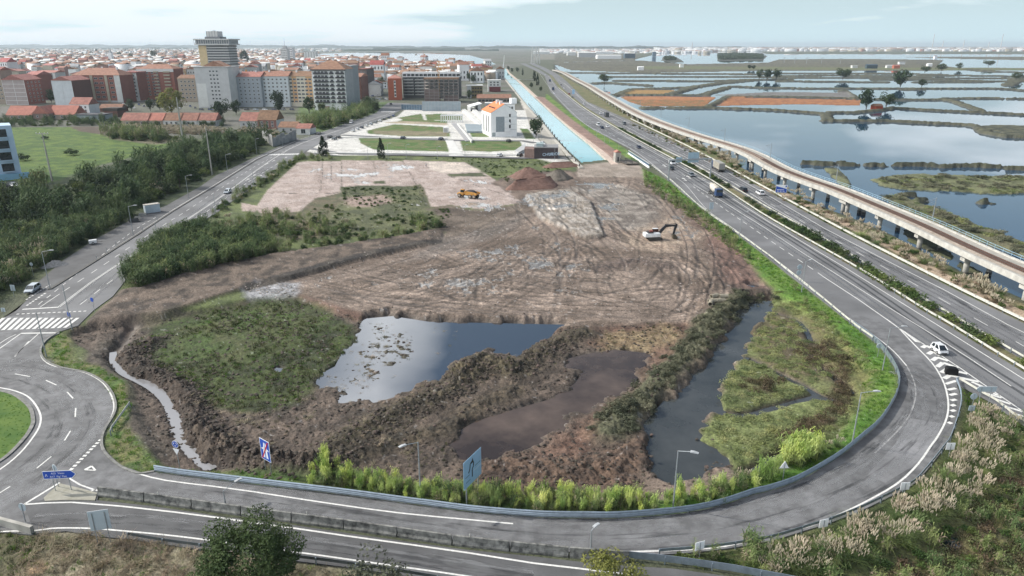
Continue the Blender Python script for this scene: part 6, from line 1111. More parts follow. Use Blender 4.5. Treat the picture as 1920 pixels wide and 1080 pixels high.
def crown(n, rx, ry, rz, zc, leaf, seed, clumps=26, form='ball', crad=0.34, aspect=0.6):
    "leaf quads gathered in clumps over an uneven crown"
    r = np.random.RandomState(seed); c = r.randn(clumps, 3); c /= np.linalg.norm(c, axis=1)[:, None]; c *= (0.45+0.5*r.rand(clumps))[:, None]
    if form == 'cone': t = r.rand(clumps)*1.9-0.95; a = r.rand(clumps)*6.283; w_ = np.clip(1.0-0.5*np.abs(t+0.35)-0.35*(t > 0.3), 0.12, 1)*0.72; c = np.stack([np.cos(a)*w_, np.sin(a)*w_, t], 1)
    if form == 'dome': c[:, 2] = np.abs(c[:, 2])*1.0-0.15
    sz = crad*(0.6+0.8*r.rand(clumps)); k = r.randint(0, clumps, n); d = r.randn(n, 3); d /= np.linalg.norm(d, axis=1)[:, None]; p = c[k]+d*(sz[k]*(0.75+0.3*r.rand(n)))[:, None]
    p = p*np.array([rx, ry, rz])+np.array([0, 0, zc]); nrm = d+r.randn(n, 3)*0.55; nrm[:, 2] += 0.25; nrm /= np.linalg.norm(nrm, axis=1)[:, None]
    u = np.cross(nrm, r.randn(n, 3)); u /= np.linalg.norm(u, axis=1)[:, None]; v = np.cross(nrm, u); s = leaf*(0.6+0.8*r.rand(n))[:, None]
    V = np.stack([p-u*s, p-v*s*aspect, p+u*s, p+v*s*aspect], 1).reshape(-1, 3); return V, np.arange(4*n).reshape(-1, 4)
def merge(parts):
    V = []; Q = []; I = []; b0 = 0
    for i, (v, f) in enumerate(parts): V.append(v); Q.append(f+b0); I.append(np.full(len(f), i)); b0 += len(v)
    return np.concatenate(V), np.concatenate(Q), np.concatenate(I)
def plumes(n, R, h, seed, L=0.55, w_=0.10, spread=0.35, droop=0.0):
    r = np.random.RandomState(seed); V = []; Fq = []; k = 0
    for i in range(n):
        a = r.rand()*6.283; q = R*(0.3+0.7*r.rand()); hh = h*(0.75+0.35*r.rand()); bx, by = q*math.cos(a), q*math.sin(a); dx, dy = math.cos(a)*spread+0.15*r.randn()+droop, math.sin(a)*spread+0.15*r.randn(); ax = np.array([dx, dy, 1.0]); ax /= np.linalg.norm(ax); ls = L*(0.8+0.5*r.rand())
        u = np.cross(ax, [0.3, 1, 0.1]); u /= np.linalg.norm(u); v = np.cross(ax, u); b_ = np.array([bx, by, hh]); root = np.array([bx*0.3, by*0.3, 0.2])
        for t, rr in ((0, 0.25), (0.35, 1.0), (0.75, 0.75), (1.0, 0.08)):
            for j in range(4): an = j*math.pi/2; V.append(b_+ax*ls*t+(u*math.cos(an)+v*math.sin(an))*w_*rr)
        for s in range(3):
            for j in range(4): Fq.append((k+s*4+j, k+s*4+(j+1)%4, k+s*4+4+(j+1)%4, k+s*4+4+j))
        k += 16
    return np.array(V), np.array(Fq)
TC = bpy.data.collections.new('plant_templates'); TPL = {}
def tpl(name, parts, mats):
    V, Q, I = merge(parts); me = npmesh(name, V, Q, mats, I if len(parts) > 1 else None); TPL.setdefault(name, []).append(me); return me
for s in range(2):
    tpl('grass', [blades(16, 0.35, 0.5, 0.03, 0.5, 10+s)], [M_grs]); tpl('marsh', [blades(18, 0.5, 0.7, 0.035, 0.35, 20+s), blades(6, 0.5, 0.5, 0.03, 0.5, 24+s)], [M_marsh, M_dry])
    tpl('reed', [stalks(26, 0.9, 3.0, 30+s), stalks(6, 0.8, 2.4, 34+s, 3)], [M_reed, M_dry]); tpl('reedb', [stalks(13, 0.42, 2.7, 40+s, 8, 0.045, 0.8, 0.72), blades(14, 0.5, 1.5, 0.03, 0.35, 44+s)], [M_reedb, M_reed]); tpl('reedd', [stalks(30, 1.2, 3.6, 50+s, 6, 0.07, 0.8)], [M_reedd])
    tpl('pampas', [blades(150, 0.5, 2.0, 0.035, 0.9, 60+s, 4, 0.4, 0.7), plumes(30, 1.0, 2.0, 64+s, 0.55, 0.08)], [M_reed, M_plume]); tpl('pampasdry', [blades(60, 0.5, 1.5, 0.035, 0.9, 70+s, 3), plumes(22, 0.9, 1.6, 74+s, 0.6, 0.12)], [M_dry, M_plume])
    tpl('bushd', [crown(520, 1, 1, 0.85, 0.6, 0.11, 80+s, 18, 'dome', 0.42)], [M_bushd]); tpl('bushm', [crown(460, 1, 1, 0.8, 0.5, 0.11, 84+s, 16, 'dome', 0.42)], [M_bushm]); tpl('olive', [crown(420, 1, 1, 0.7, 0.35, 0.10, 88+s, 14, 'dome', 0.42)], [M_olive])
    tpl('cush', [crown(260, 1, 1, 0.45, 0.1, 0.10, 92+s, 12, 'dome', 0.45)], [M_cush]); tpl('brush', [crown(200, 1, 1, 0.6, 0.2, 0.10, 96+s, 10, 'dome', 0.5), blades(20, 0.9, 0.9, 0.02, 0.3, 98+s)], [M_brush, M_dry])
    tpl('straw', [blades(26, 0.7, 1.1, 0.035, 1.2, 100+s, 3, 0.5, 1.6)], [M_dry]); tpl('canopy', [crown(700, 1, 1, 0.8, 0.9, 0.12, 104+s, 20, 'ball', 0.4)], [M_city])
    bm = bmesh.new(); bmesh.ops.create_icosphere(bm, subdivisions=1, radius=1)
    for v_ in bm.verts: v_.co = Vector((v_.co.x*(0.8+0.5*rs.rand()), v_.co.y*(0.8+0.4*rs.rand()), v_.co.z*(0.5+0.3*rs.rand())))
    me = bpy.data.meshes.new('clod'); bm.to_mesh(me); bm.free(); me.materials.append(mat('wet_clod', (0.028,0.022,0.017), 0.8, 0, 0.3, 1, col2=(0.09,0.068,0.052), rnd=0.3, coord='World')); TPL.setdefault('clod', []).append(me)
    me = me.copy(); me.materials.clear(); me.materials.append(mat('pale_stone', (0.30,0.27,0.24), 0.8, 0, 0.3, 1, rnd=0.4)); TPL.setdefault('stone', []).append(me)
def gn_for(names):
    col = bpy.data.collections.new('plants_'+'_'.join(names))
    for nm in names:
        for me in TPL[nm]: o = bpy.data.objects.new('template_'+me.name, me); col.objects.link(o)
    ng = bpy.data.node_groups.new('scatter', 'GeometryNodeTree'); ng.interface.new_socket('Geometry', in_out='INPUT', socket_type='NodeSocketGeometry'); ng.interface.new_socket('Geometry', in_out='OUTPUT', socket_type='NodeSocketGeometry')
    n = ng.nodes; l = ng.links; gi = n.new('NodeGroupInput'); go = n.new('NodeGroupOutput'); ip = n.new('GeometryNodeInstanceOnPoints'); ci = n.new('GeometryNodeCollectionInfo'); ci.inputs[0].default_value = col; ci.inputs['Separate Children'].default_value = True; ci.inputs['Reset Children'].default_value = True
    mp_ = n.new('GeometryNodeMeshToPoints'); l.new(gi.outputs[0], mp_.inputs[0]); l.new(mp_.outputs[0], ip.inputs['Points']); l.new(ci.outputs[0], ip.inputs['Instance']); ip.inputs['Pick Instance'].default_value = True
    def na(nm, t): a = n.new('GeometryNodeInputNamedAttribute'); a.data_type = t; a.inputs[0].default_value = nm; return a.outputs[0]
    l.new(na('pick', 'INT'), ip.inputs['Instance Index']); l.new(na('rot', 'FLOAT_VECTOR'), ip.inputs['Rotation']); l.new(na('scl', 'FLOAT_VECTOR'), ip.inputs['Scale']); l.new(ip.outputs[0], go.inputs[0]); return ng
GNC = {}
def scatter(name, pts, names, s=(0.8, 1.2), sz=(0.85, 1.2), label=None, cat=None, kind='stuff', tilt=0.12, sink=0.05, seed=0, zfix=None):
    if len(pts) == 0: return
    r = np.random.RandomState(seed+1); key = tuple(names)
    if key not in GNC: GNC[key] = gn_for(names)
    pts = np.asarray(pts, float); n = len(pts); z = ground_h(pts[:, 0], pts[:, 1])-sink if zfix is None else np.full(n, zfix); me = bpy.data.meshes.new(name); me.vertices.add(n)
    me.vertices.foreach_set('co', np.stack([pts[:, 0], pts[:, 1], z], 1).astype(np.float32).ravel()); sc = s[0]+(s[1]-s[0])*r.rand(n)
    if pts.shape[1] > 2: sc = sc*pts[:, 2]
    zs = sc*(sz[0]+(sz[1]-sz[0])*r.rand(n)); a = me.attributes.new('scl', 'FLOAT_VECTOR', 'POINT'); a.data.foreach_set('vector', np.stack([sc, sc, zs], 1).astype(np.float32).ravel())
    a = me.attributes.new('rot', 'FLOAT_VECTOR', 'POINT'); a.data.foreach_set('vector', np.stack([r.randn(n)*tilt, r.randn(n)*tilt, r.rand(n)*6.283], 1).astype(np.float32).ravel())
    k = sum(len(TPL[q]) for q in names); a = me.attributes.new('pick', 'INT', 'POINT'); a.data.foreach_set('value', r.randint(0, k, n).astype(np.int32))
    o = link(name, me); md = o.modifiers.new('scatter', 'NODES'); md.node_group = GNC[key]; return tag(o, label, cat, None, kind)
def inpoly(X, Y, pw):
    ins = np.zeros(X.shape, bool); n = len(pw)
    for i in range(n):
        ax, ay, bx, by = pw[i][0], pw[i][1], pw[(i+1)%n][0], pw[(i+1)%n][1]
        if ay != by: ins ^= ((ay > Y) != (by > Y)) & (X < (bx-ax)*(Y-ay)/(by-ay)+ax)
    return ins
def fill(poly, dens, z=-0.5, seed=0, thr=None, nsc=0.15, nmax=60000, over=None):
    pw = W(poly, z); xs = [p.x for p in pw]; ys = [p.y for p in pw]; A = (max(xs)-min(xs))*(max(ys)-min(ys)); n = int(min(A*dens, nmax*3)); r = np.random.RandomState(seed+77)
    X = min(xs)+r.rand(n)*(max(xs)-min(xs)); Y = min(ys)+r.rand(n)*(max(ys)-min(ys)); m_ = inpoly(X, Y, pw)
    if thr is not None: m_ &= (fbm(X*nsc, Y*nsc, 50+seed, 4)+0.06*r.randn(n)) > thr
    if over is not None: m_ &= ground_h(X, Y) > over
    return np.stack([X[m_], Y[m_]], 1)
def band(pts, width, dens, z=-0.3, seed=0, side=0.0, taper=True):
    ln = resample(smooth_line(W(pts, z), 3), 1.0); nn = normals(ln); n = int(len(ln)*width*dens); r = np.random.RandomState(seed+99); k = r.randint(0, len(ln), n); o = (r.rand(n)-0.5+side)*width
    P_ = np.array([(p.x, p.y) for p in ln])[k]; Nn = np.array([(q.x, q.y) for q in nn])[k]; return P_+Nn*o[:, None]+r.randn(n, 2)*0.3
def tree(name, px, h, label, meshes, trunk_h=0.3, group=None, cat='tree', z=None, rot=None, tr=0.18, wide=1.0):
    "meshes: a unit crown (height about 1) scaled to h"
    zz_ = gh(P(*px)) if z is None else z; e = empty(name, P(px[0], px[1], zz_), random.uniform(0, 6.28) if rot is None else rot, label, cat, group)
    m = MB(); m.tube((0,0,-0.4),(0,0,h*(trunk_h+0.25)),tr*h*0.12+0.05,tr*h*0.06+0.03,7)
    for k in range(4): a = k*1.57+random.random(); m.tube((0,0,h*trunk_h*0.9),(math.cos(a)*h*0.16*wide,math.sin(a)*h*0.16*wide,h*(trunk_h+0.28)),tr*h*0.05+0.03,0.03,5)
    m.build('trunk', M_bark, e); c_ = link('crown', meshes, e); c_.scale = (h*wide, h*wide, h); return e
def ucrown(n, rx, rz, zc, leaf, seed, m, clumps=26, form='ball', crad=0.34): V, Q = crown(n, rx, rx, rz, zc, leaf, seed, clumps, form, crad); return npmesh('crown', V, Q, m)
C_big = ucrown(32000, 0.50, 0.40, 0.55, 0.0105, 1, M_bushd, 70, 'ball', 0.24); C_city = [ucrown(1500, 0.40, 0.38, 0.6, 0.040, 2+i, M_city, 20, 'ball', 0.36) for i in range(3)]; C_cy = ucrown(2600, 0.22, 0.52, 0.52, 0.024, 7, M_cy, 40, 'cone', 0.26)
C_yel = ucrown(2200, 0.42, 0.42, 0.55, 0.035, 8, M_bushy, 22, 'ball', 0.36); C_pine = ucrown(1600, 0.5, 0.30, 0.68, 0.035, 9, M_city, 16, 'ball', 0.38); C_mid = ucrown(2000, 0.42, 0.42, 0.52, 0.035, 12, M_bushm, 22, 'ball', 0.36)
# left hedge, reeds and pampas
HEDGE = [(0,366),(60,362),(120,352),(160,342),(225,322),(300,302),(350,286),(420,262),(485,258),(500,268),(478,288),(400,326),(345,352),(300,372),(262,392),(200,412),(120,428),(0,445),(-200,480),(-200,400)]
scatter('thicket', fill(HEDGE, 0.09, -0.3, 1), ['bushd','canopy','bushm','reedd','bushm'], (1.2,2.8), (0.85,1.3), 'tall dark thicket of shrubs and small trees along the left of the avenue', 'thicket', seed=1)
scatter('thicket', fill([(0,440),(100,428),(220,405),(262,396),(240,412),(180,442),(115,484),(60,520),(0,556),(-120,600),(-150,480)], 0.30, -0.3, 2), ['reedd','bushm','reed'], (0.8,1.5), label='green reeds and brambles sloping down to the service road', cat='reeds', seed=2)
scatter('pampas_grass', np.concatenate([fill([(0,480),(60,470),(110,475),(60,515),(0,545)], 0.10, -0.3, 3), fill([(120,440),(160,430),(180,440),(150,452)], 0.03, -0.3, 4), fill([(275,360),(300,350),(320,362),(290,375)], 0.05, -.3, 5)]), ['pampas'], (0.9,1.4), label='cream plumes among the green reeds left of the service road', cat='pampas grass', seed=3)
scatter('pampas_grass', fill([(215,240),(330,241),(425,245),(420,254),(330,252),(225,249)], 0.14, -0.3, 6), ['pampasdry'], (1.0,1.5), label='long belt of pale dry pampas grass beyond the green field', cat='pampas grass', seed=4)
scatter('pampas_grass', fill([(430,245),(490,245),(540,250),(500,262),(450,256)], 0.08, -0.3, 7), ['pampasdry','bushm'], (1.1,1.6), label='patchy pampas grass behind the walled yard', cat='pampas grass', seed=5)
scatter('field_hedge', fill([(0,226),(200,224),(330,228),(420,232),(420,240),(330,240),(200,236),(0,238),(-300,240),(-300,228)], 0.06, -0.3, 8), ['reedd','bushm'], (0.9,1.4), label='dark green hedge at the far side of the green field', cat='hedge', seed=6)
scatter('thicket', np.concatenate([fill([(555,232),(640,214),(700,200),(712,206),(690,218),(640,236),(600,246)], 0.05, -0.3, 9), fill([(190,250),(270,254),(350,262),(290,268),(210,260)], 0.07, -.3, 10)]), ['bushm','reed'], (1.8,3.0), label='scrub and reeds between the terraced houses and the upper avenue', cat='scrub', seed=7)
# tall reeds right of the avenue
scatter('reed_bed', fill([(236,512),(262,484),(300,456),(345,436),(380,428),(430,440),(500,448),(520,470),(470,490),(430,500),(330,522),(262,542),(240,534)], 0.55, -0.3, 11), ['reed','reed','reedd'], (0.85,1.35), label='tall grey-green reed bed between the avenue and the excavation', cat='reeds', seed=8)
scatter('reed_bed', fill([(400,425),(520,398),(560,410),(700,420),(820,412),(830,425),(750,445),(640,462),(540,475),(470,478),(400,445)], 0.22, -0.3, 12, 0.42, 0.06), ['reed','bushm','reed','bushd'], (0.7,1.2), label='mixed reeds and shrubs above the cut edge of the excavation', cat='reeds', seed=9)
scatter('verge_scrub', np.concatenate([band([(352,432),(405,403),(452,368),(482,350),(522,322),(552,303),(576,292)], 4, 0.30, -0.3, 13, 0), fill([(560,296),(610,290),(640,297),(600,303),(560,303)], 0.15, -.3, 14)]), ['bushm','reed','grass'], (0.6,1.1), label='narrow line of bushes and grass along the right kerb of the avenue', cat='scrub', seed=10)
scatter('pampas_grass', np.array([P(a, b_)[:2] for a, b_ in ((412,425),(430,415),(425,432),(560,428),(566,430),(572,427),(650,425),(452,372),(510,335),(545,308),(395,445))]), ['pampas','pampasdry'], (0.8,1.2), label='scattered cream pampas tufts around the reed bed and slabs', cat='pampas grass', seed=11)
scatter('weeds', np.concatenate([fill([(640,352),(790,352),(806,388),(860,395),(830,425),(700,440),(600,440),(560,402),(640,378)], 0.5, -0.3, 15, 0.46, 0.08), fill([(700,298),(1000,296),(1060,318),(1000,330),(960,345),(905,322),(870,302),(700,300)], 0.3, -.3, 16, 0.42)]), ['marsh','bushm','grass','marsh','marsh'], (0.35,0.8), label='low weeds growing over the cracked slabs', cat='weeds', seed=12)
# bright reeds in front of the mud, along the ramp
rb1 = band([(585,900),(700,918),(800,934),(900,944),(1000,952),(1100,957),(1200,952)], 3.6, 3.0, -0.3, 20, 0.30); rb1b = band([(1200,955),(1262,950),(1320,940),(1370,925),(1420,912)], 3.0, 2.0, -0.3, 21, 0.2)
scatter('bright_reeds', np.concatenate([rb1, rb1b]), ['reedb','reedb','reed','reedb','grass'], (0.32,0.72), (0.9,1.6), label='bright green reeds in a long row between the muddy ground and the ramp rail', cat='reeds', seed=13)
scatter('bright_reeds', np.concatenate([fill([(1462,870),(1478,845),(1510,838),(1535,850),(1530,866),(1490,880)], 3.0, -0.3, 22), fill([(1415,895),(1440,885),(1460,880),(1450,900),(1425,908)], 0.8, -.3, 23)]), ['reedb'], (0.9,1.4), label='tall yellow-green reed clump beside the white triangular sign', cat='reeds', seed=14)
scatter('pampas_grass', np.concatenate([band([(1330,925),(1380,910),(1420,897)], 1.5, 0.5, -.3, 24, .3), np.array([P(a, b_)[:2] for a, b_ in ((1200,945),(1310,935),(1555,838),(1570,835),(1120,950))])]), ['pampas'], (0.45,0.7), label='small pale plumes along the ramp verge', cat='pampas grass', seed=15)
VERGE = [(1205,316),(1262,345),(1422,474),(1540,568),(1600,614),(1664,676),(1680,722),(1665,760),(1612,825),(1541,877),(1411,928),(1300,955),(1300,930),(1400,905),(1480,878),(1560,830),(1610,770),(1625,700),(1560,610),(1500,570),(1440,520),(1400,490),(1300,410),(1208,340)]
scatter('verge_grass', np.concatenate([fill(VERGE, 1.6, -0.3, 25), fill([(111,622),(135,635),(130,668),(190,690),(232,715),(245,760),(240,800),(262,835),(300,868),(330,888),(262,886),(205,858),(196,830),(219,765),(183,707),(100,681),(80,655)], 2.0, -0.1, 26), band([(300,886),(450,898),(600,915),(775,938)], 1.6, 1.5, -.2, 27, .4)]), ['grass'], (0.5,1.1), label='bright green verge grass around the site', cat='grass', seed=16)
scatter('bank_reeds', np.concatenate([fill([(1208,325),(1245,345),(1300,385),(1340,410),(1400,460),(1430,492),(1400,485),(1340,440),(1280,400),(1210,350)], 0.6, -0.3, 28), fill([(1480,530),(1530,570),(1580,615),(1570,625),(1500,575)], 0.3, -.3, 29)]), ['reed','grass','straw','grass'], (0.45,0.8), label='green and straw coloured reeds on the motorway bank', cat='reeds', seed=17)
scatter('lawn_grass', fill([(a*0.97, 810+(b-810)*0.94) for a, b in ISLAND if True], 3.0, 0, 30), ['grass'], (0.25,0.4), label='short bright grass growing on the roundabout', cat='grass', zfix=0.09, seed=18)
scatter('water_weeds', np.concatenate([fill([(606,735),(610,702),(645,688),(668,640),(690,604),(745,602),(760,650),(720,700),(690,735),(640,748)], 1.1, -1.5, 91, 0.47, 0.3), fill([(700,610),(860,615),(860,660),(760,720),(700,700)], 0.35, -1.5, 92, 0.52, .3)]), ['marsh','straw'], (0.25,0.55), (0.4,0.8), label='sparse weeds standing in the shallow edge of the pond', cat='weeds', zfix=-1.58, seed=40)
# marsh, wet ground
scatter('marsh_grass', fill([(240,655),(300,612),(380,588),(470,570),(560,564),(610,582),(650,612),(690,645),(688,688),(640,700),(590,715),(560,755),(480,770),(400,765),(370,735),(300,700)], 1.6, -1.3, 31, 0.40, 0.12, over=-1.5), ['marsh','marsh','grass'], (0.5,0.95), label='green-brown marsh grass left of the pond', cat='marsh grass', seed=19)
scatter('marsh_weeds', fill([(600,590),(760,600),(840,620),(850,660),(780,740),(640,760),(560,800),(420,800),(380,780),(580,740),(690,690),(690,620)], 0.5, -1.4, 32, 0.44, 0.25, over=-1.75), ['marsh','straw'], (0.35,0.7), label='brown weeds at the pond margin', cat='weeds', seed=20)
scatter('clods', np.concatenate([fill(LOW, 1.0, -1.25, 33, 0.47, 0.2, over=-1.7), band([(285,640),(240,665),(262,690),(330,722),(358,775),(375,812),(430,850),(500,868),(580,882)], 7, 2.4, -1, 34), band([(620,855),(680,810),(760,765),(830,735),(900,690),(960,695),(1020,655),(1090,625)], 8, 2.0, -1, 35), band([(930,880),(1050,885),(1150,880),(1210,850)], 10, 0.9, -1, 36), fill([(1205,930),(1205,830),(1260,830),(1330,900),(1290,925)], 0.8, -1.5, 37)]), ['clod'], (0.10,0.34), (0.6,1.2), label='clods of dark mud thrown up over the low ground', cat='clods', sink=0.0, seed=21)
scatter('dead_stalks', np.concatenate([band([(620,855),(680,810),(760,765),(830,735),(900,690),(960,695),(1020,655)], 9, 0.25, -1, 38), fill([(560,840),(700,780),(840,830),(830,880),(600,885)], 0.5, -1.2, 39), fill([(1130,620),(1260,605),(1290,620),(1220,655),(1120,660)], 0.7, -1.1, 40), fill([(240,655),(420,760),(560,770),(560,830),(440,840),(360,760)], .25, -1.2, 41)]), ['straw','marsh','marsh'], (0.3,0.6), label='trampled dead stalks on the dark spoil', cat='dead stalks', sink=0.0, seed=22)
scatter('stones', np.concatenate([fill([(560,545),(760,600),(1290,604),(1440,545),(1300,400),(1205,322),(1095,318),(880,420),(600,505)], 0.16, -0.6, 42, 0.42, 0.1)]), ['stone','clod'], (0.07,0.22), label='loose stones and lumps on the churned earth', cat='stones', sink=0.0, seed=23)
scatter('rubble', fill([(455,545),(480,530),(555,532),(556,548),(530,562),(500,556)], 1.0, -0.5, 43), ['stone'], (0.10,0.3), label='whitish rubble spread at the head of the marsh', cat='rubble', sink=0.0, seed=24)
scatter('bank_shrubs', np.concatenate([band([(1398,560),(1345,598),(1295,655),(1235,715),(1185,765),(1140,812)], 5.5, 0.42, -0.8, 44), band([(1452,556),(1400,560)], 2.5, 0.6, -.8, 45)]), ['olive'], (0.6,1.15), label='grey-green shrubs covering the bank left of the channel', cat='shrubs', seed=25)
scatter('wetland_cushions', fill(GR, 0.75, -1.05, 46, 0.36, 0.12, over=-1.25), ['cush'], (0.6,1.3), (0.35,0.6), label='green cushion plants of the wetland right of the channel', cat='wetland plants', seed=26)
scatter('wetland_brush', np.concatenate([fill([(1460,570),(1540,600),(1600,660),(1590,710),(1540,700),(1470,640),(1430,610)], 0.5, -1.0, 47, 0.52, 0.12), fill([(1370,720),(1430,700),(1480,715),(1420,738)], .6, -1, 48, .4, .15), fill([(1560,700),(1600,720),(1600,760),(1560,790),(1500,830),(1440,850),(1480,800),(1560,760)], .7, -1, 49, .42, .12)]), ['brush'], (0.6,1.15), label='brown brush in the wetland below the motorway bank', cat='brush', seed=27)
scatter('mud_clods', fill([(1215,815),(1330,815),(1375,890),(1300,918),(1225,912)], 1.1, -1.5, 50, 0.5, 0.3), ['clod'], (0.14,0.36), (0.3,0.6), label='mud lumps standing out of the shallow channel end', cat='clods', sink=-0.72, seed=28)
# foreground straw and plumed bank
scatter('straw', np.concatenate([fill([(60,1008),(150,1002),(240,1016),(400,1040),(600,1070),(800,1120),(800,1300),(-50,1300),(20,1080)], 3.0, -0.4, 51)]), ['straw','straw','grass'], (0.55,1.0), label='matted dead straw covering the near bank', cat='straw', tilt=0.5, seed=29)
scatter('rough_grass', fill([(-60,1003),(100,1003),(70,1045),(40,1090),(-60,1200)], 3.0, -0.4, 52), ['marsh','grass'], (0.5,0.9), label='dark rough grass below the concrete wall end', cat='grass', seed=30)
PB = [(1420,1052),(1500,1030),(1560,1010),(1620,985),(1680,960),(1725,925),(1765,885),(1795,845),(1812,800),(1830,775)]
scatter('bank_undergrowth', np.concatenate([band(PB, 12, 0.6, -0.6, 53, -0.58), fill([(1240,1050),(1340,1040),(1440,1022),(1500,1020),(1420,1070),(1300,1062)], 1.6, -.4, 54)]), ['bushm','grass','reed','grass'], (0.5,0.9), label='green undergrowth on the bank outside the ramp curve', cat='undergrowth', seed=31)
scatter('rough_grass', fill([(1900,850),(1960,880),(2100,980),(2100,1200),(1600,1200),(1660,1075),(1760,1030),(1840,930)], 1.6, -1.4, 55, 0.3, 0.1, over=-2.0), ['marsh','brush','cush','marsh'], (0.6,1.1), label='olive rough grass and brush at the lower right beyond the plumes', cat='grass', seed=32)
scatter('gore_grass', fill([(1800,725),(1840,748),(1890,790),(1960,840),(2000,900),(1900,830),(1850,780),(1810,760)], 1.8, -0.4, 56), ['grass'], (0.6,1.0), label='bright grass in the gore behind the rails', cat='grass', seed=33)
PM = [tpl('clump_leaves', [blades(200, 0.55, 2.3, 0.035, 0.95, 200+s, 4, 0.45, 0.8)], [M_reed]) for s in range(3)]; PP = [npmesh('plumes', *plumes(56, 1.15, 2.0, 210+s, 0.50, 0.07, 0.30), M_plume) for s in range(3)]
pr_ = random.Random(9); line_ = resample(smooth_line(W(PB, -0.5), 3), 1.35); nn = normals(line_); k = 0; PGL = 'cream plumed pampas clump in the row outside the ramp curve'
for i, p in enumerate(line_):
    for j in range(2 if i % 3 else 3):
        if pr_.random() < 0.1: continue
        q = p-nn[i]*0+nn[i]*(-1 if nn[0].y > 0 else 1)*pr_.uniform(0.3, 4.8)*(0.6+0.4*min(1, i/12)); s = pr_.uniform(0.6, 1.0); e = empty('pampas_clump', (q.x, q.y, gh(q)-0.1), pr_.uniform(0, 6.28), PGL, 'pampas grass', 'pampas clumps outside the ramp curve')
        a = link('leaves', PM[k % 3], e); c_ = link('plumes', PP[(k+i) % 3], e); tag(a, kind='stuff'); tag(c_, kind='stuff'); e.scale = (s, s, s*pr_.uniform(0.85, 1.1)); k += 1
tag(bpy.data.objects['pampas_clump'], kind=None)
scatter('lagoon_side_scrub', np.concatenate([band([(1180,232),(1290,283),(1390,335),(1480,378),(1560,420),(1680,478),(1800,535),(1920,588)], 4, 0.14, -0.3, 57, 0), band([(1372,318),(1450,352),(1540,398),(1640,440),(1740,495),(1800,530),(1900,578)], 5, 0.25, -.4, 58, 0)]), ['bushm','brush','grass','pampasdry'], (0.5,1.0), label='scrub and dry tufts between the motorway and the viaduct', cat='scrub', seed=34)
scatter('pampas_grass', np.concatenate([band([(1160,205),(1220,238),(1290,270),(1350,295),(1385,318)], 4, 0.12, -.3, 59), band([(1400,340),(1480,372),(1600,432),(1760,510),(1900,570)], 7, 0.035, -.3, 60)]), ['pampas','pampasdry'], (0.9,1.4), label='pale pampas grass along the foot of the viaduct', cat='pampas grass', seed=35)
scatter('salt_marsh_plants', np.concatenate([fill([(1640,336),(1700,328),(1920,331),(2040,335),(2040,360),(1860,360),(1790,354),(1700,352),(1655,346)], 0.10, -0.9, 61, 0.42, 0.08, over=-1.35), fill([(1655,369),(1690,366),(1740,384),(1790,401),(1845,427),(1920,452),(2050,495),(2050,515),(1920,476),(1855,449),(1780,426),(1715,399)], 0.12, -.8, 62, over=-1.3)]), ['cush','olive'], (1.2,2.4), (0.35,0.6), label='salt marsh plants on the islands behind the viaduct', cat='marsh plants', seed=36)
# median shrubs
mr = random.Random(4); mcl = smooth_line(W([(1160,241),(1215,271),(1280,304.5),(1350,344),(1432,396.5),(1531,452.5),(1640,517.5),(1743,581),(1808,619),(1917,685),(2050,765)]), 3); ml = resample(mcl, 2.9)
for i, p in enumerate(ml):
    a, b_ = PX(p.x, p.y); 
    if 1240 < a < 1268 or 1366 < a < 1395 or (a > 1290 and mr.random() < 0.28): continue
    e = link('median_shrub', TPL['bushm' if mr.random() < .6 else 'bushd'][i % 2], None, (p.x+mr.uniform(-.3,.3), p.y, 0-0.15), mr.uniform(0, 6)); s = mr.uniform(1.2, 1.7)*(0.9 if a < 1240 else 1.0+0.25*(a > 1500)); e.scale = (s, s*mr.uniform(.9,1.3), s*mr.uniform(.75,.95)); tag(e, 'round green shrub in the row along the motorway median', 'shrub', 'shrubs of the motorway median')
# single trees
tree('dark_tree', (478,1150), 10.6, 'large dark leafy tree rising in front of the slip road at the bottom', C_big, 0.12, z=-1.0, wide=1.0)
tree('brown_bush', (705,1150), 6.5, 'thin brownish-green bush at the bottom edge right of the dark tree', ucrown(2600, 0.5, 0.42, 0.5, 0.022, 31, M_olive, 30, 'ball', 0.3), 0.1, cat='bush', z=-1.2, wide=1.2)
tree('willow_bush', (1145,1130), 5.2, 'feathery yellow-green bush by the barrier end at the bottom', ucrown(4200, 0.5, 0.42, 0.5, 0.022, 32, M_bushy, 30, 'ball', 0.33), 0.1, cat='bush', z=-0.8, wide=1.25)
tree('cypress', (607,292), 8.6, 'dark broad columnar conifer at the avenue corner of the park', C_cy, 0.05, tr=.1, wide=1.6); tree('cypress', (715,297), 8.8, 'dark slender columnar conifer standing before the park road', C_cy, 0.05, tr=.1, wide=1.1)
tree('yellow_tree', (338,352), 11.5, 'light green tree standing out of the dark hedge', C_mid, 0.15, wide=.75); tree('brown_tree', (68,350), 6, 'small rusty brown tree by the parking of the blue-white block', ucrown(1300, 0.45, 0.4, 0.5, 0.04, 33, leaf_mat('rusty_leaves', (0.07,0.05,0.018), (0.14,0.09,0.03)), 18), 0.15, wide=1.3)
for q, s_, lb in (((134,291),3.2,'round dark bush right of the concrete pole in the green field'),((42,301),3.2,'round dark bush left of the pole in the green field'),((85,261),2.0,'small bush high in the green field beside the pole')):
    zz_ = gh(P(*q)); e = link('field_bush', TPL['bushd'][0], None, P(q[0], q[1], zz_), 1.0); e.scale = (s_, s_, s_*0.7); tag(e, lb, 'bush')
tree('poplar', (322,212), 19, 'large yellow-green tree between the terraced houses and the brick blocks', C_yel, 0.1, wide=1.15)
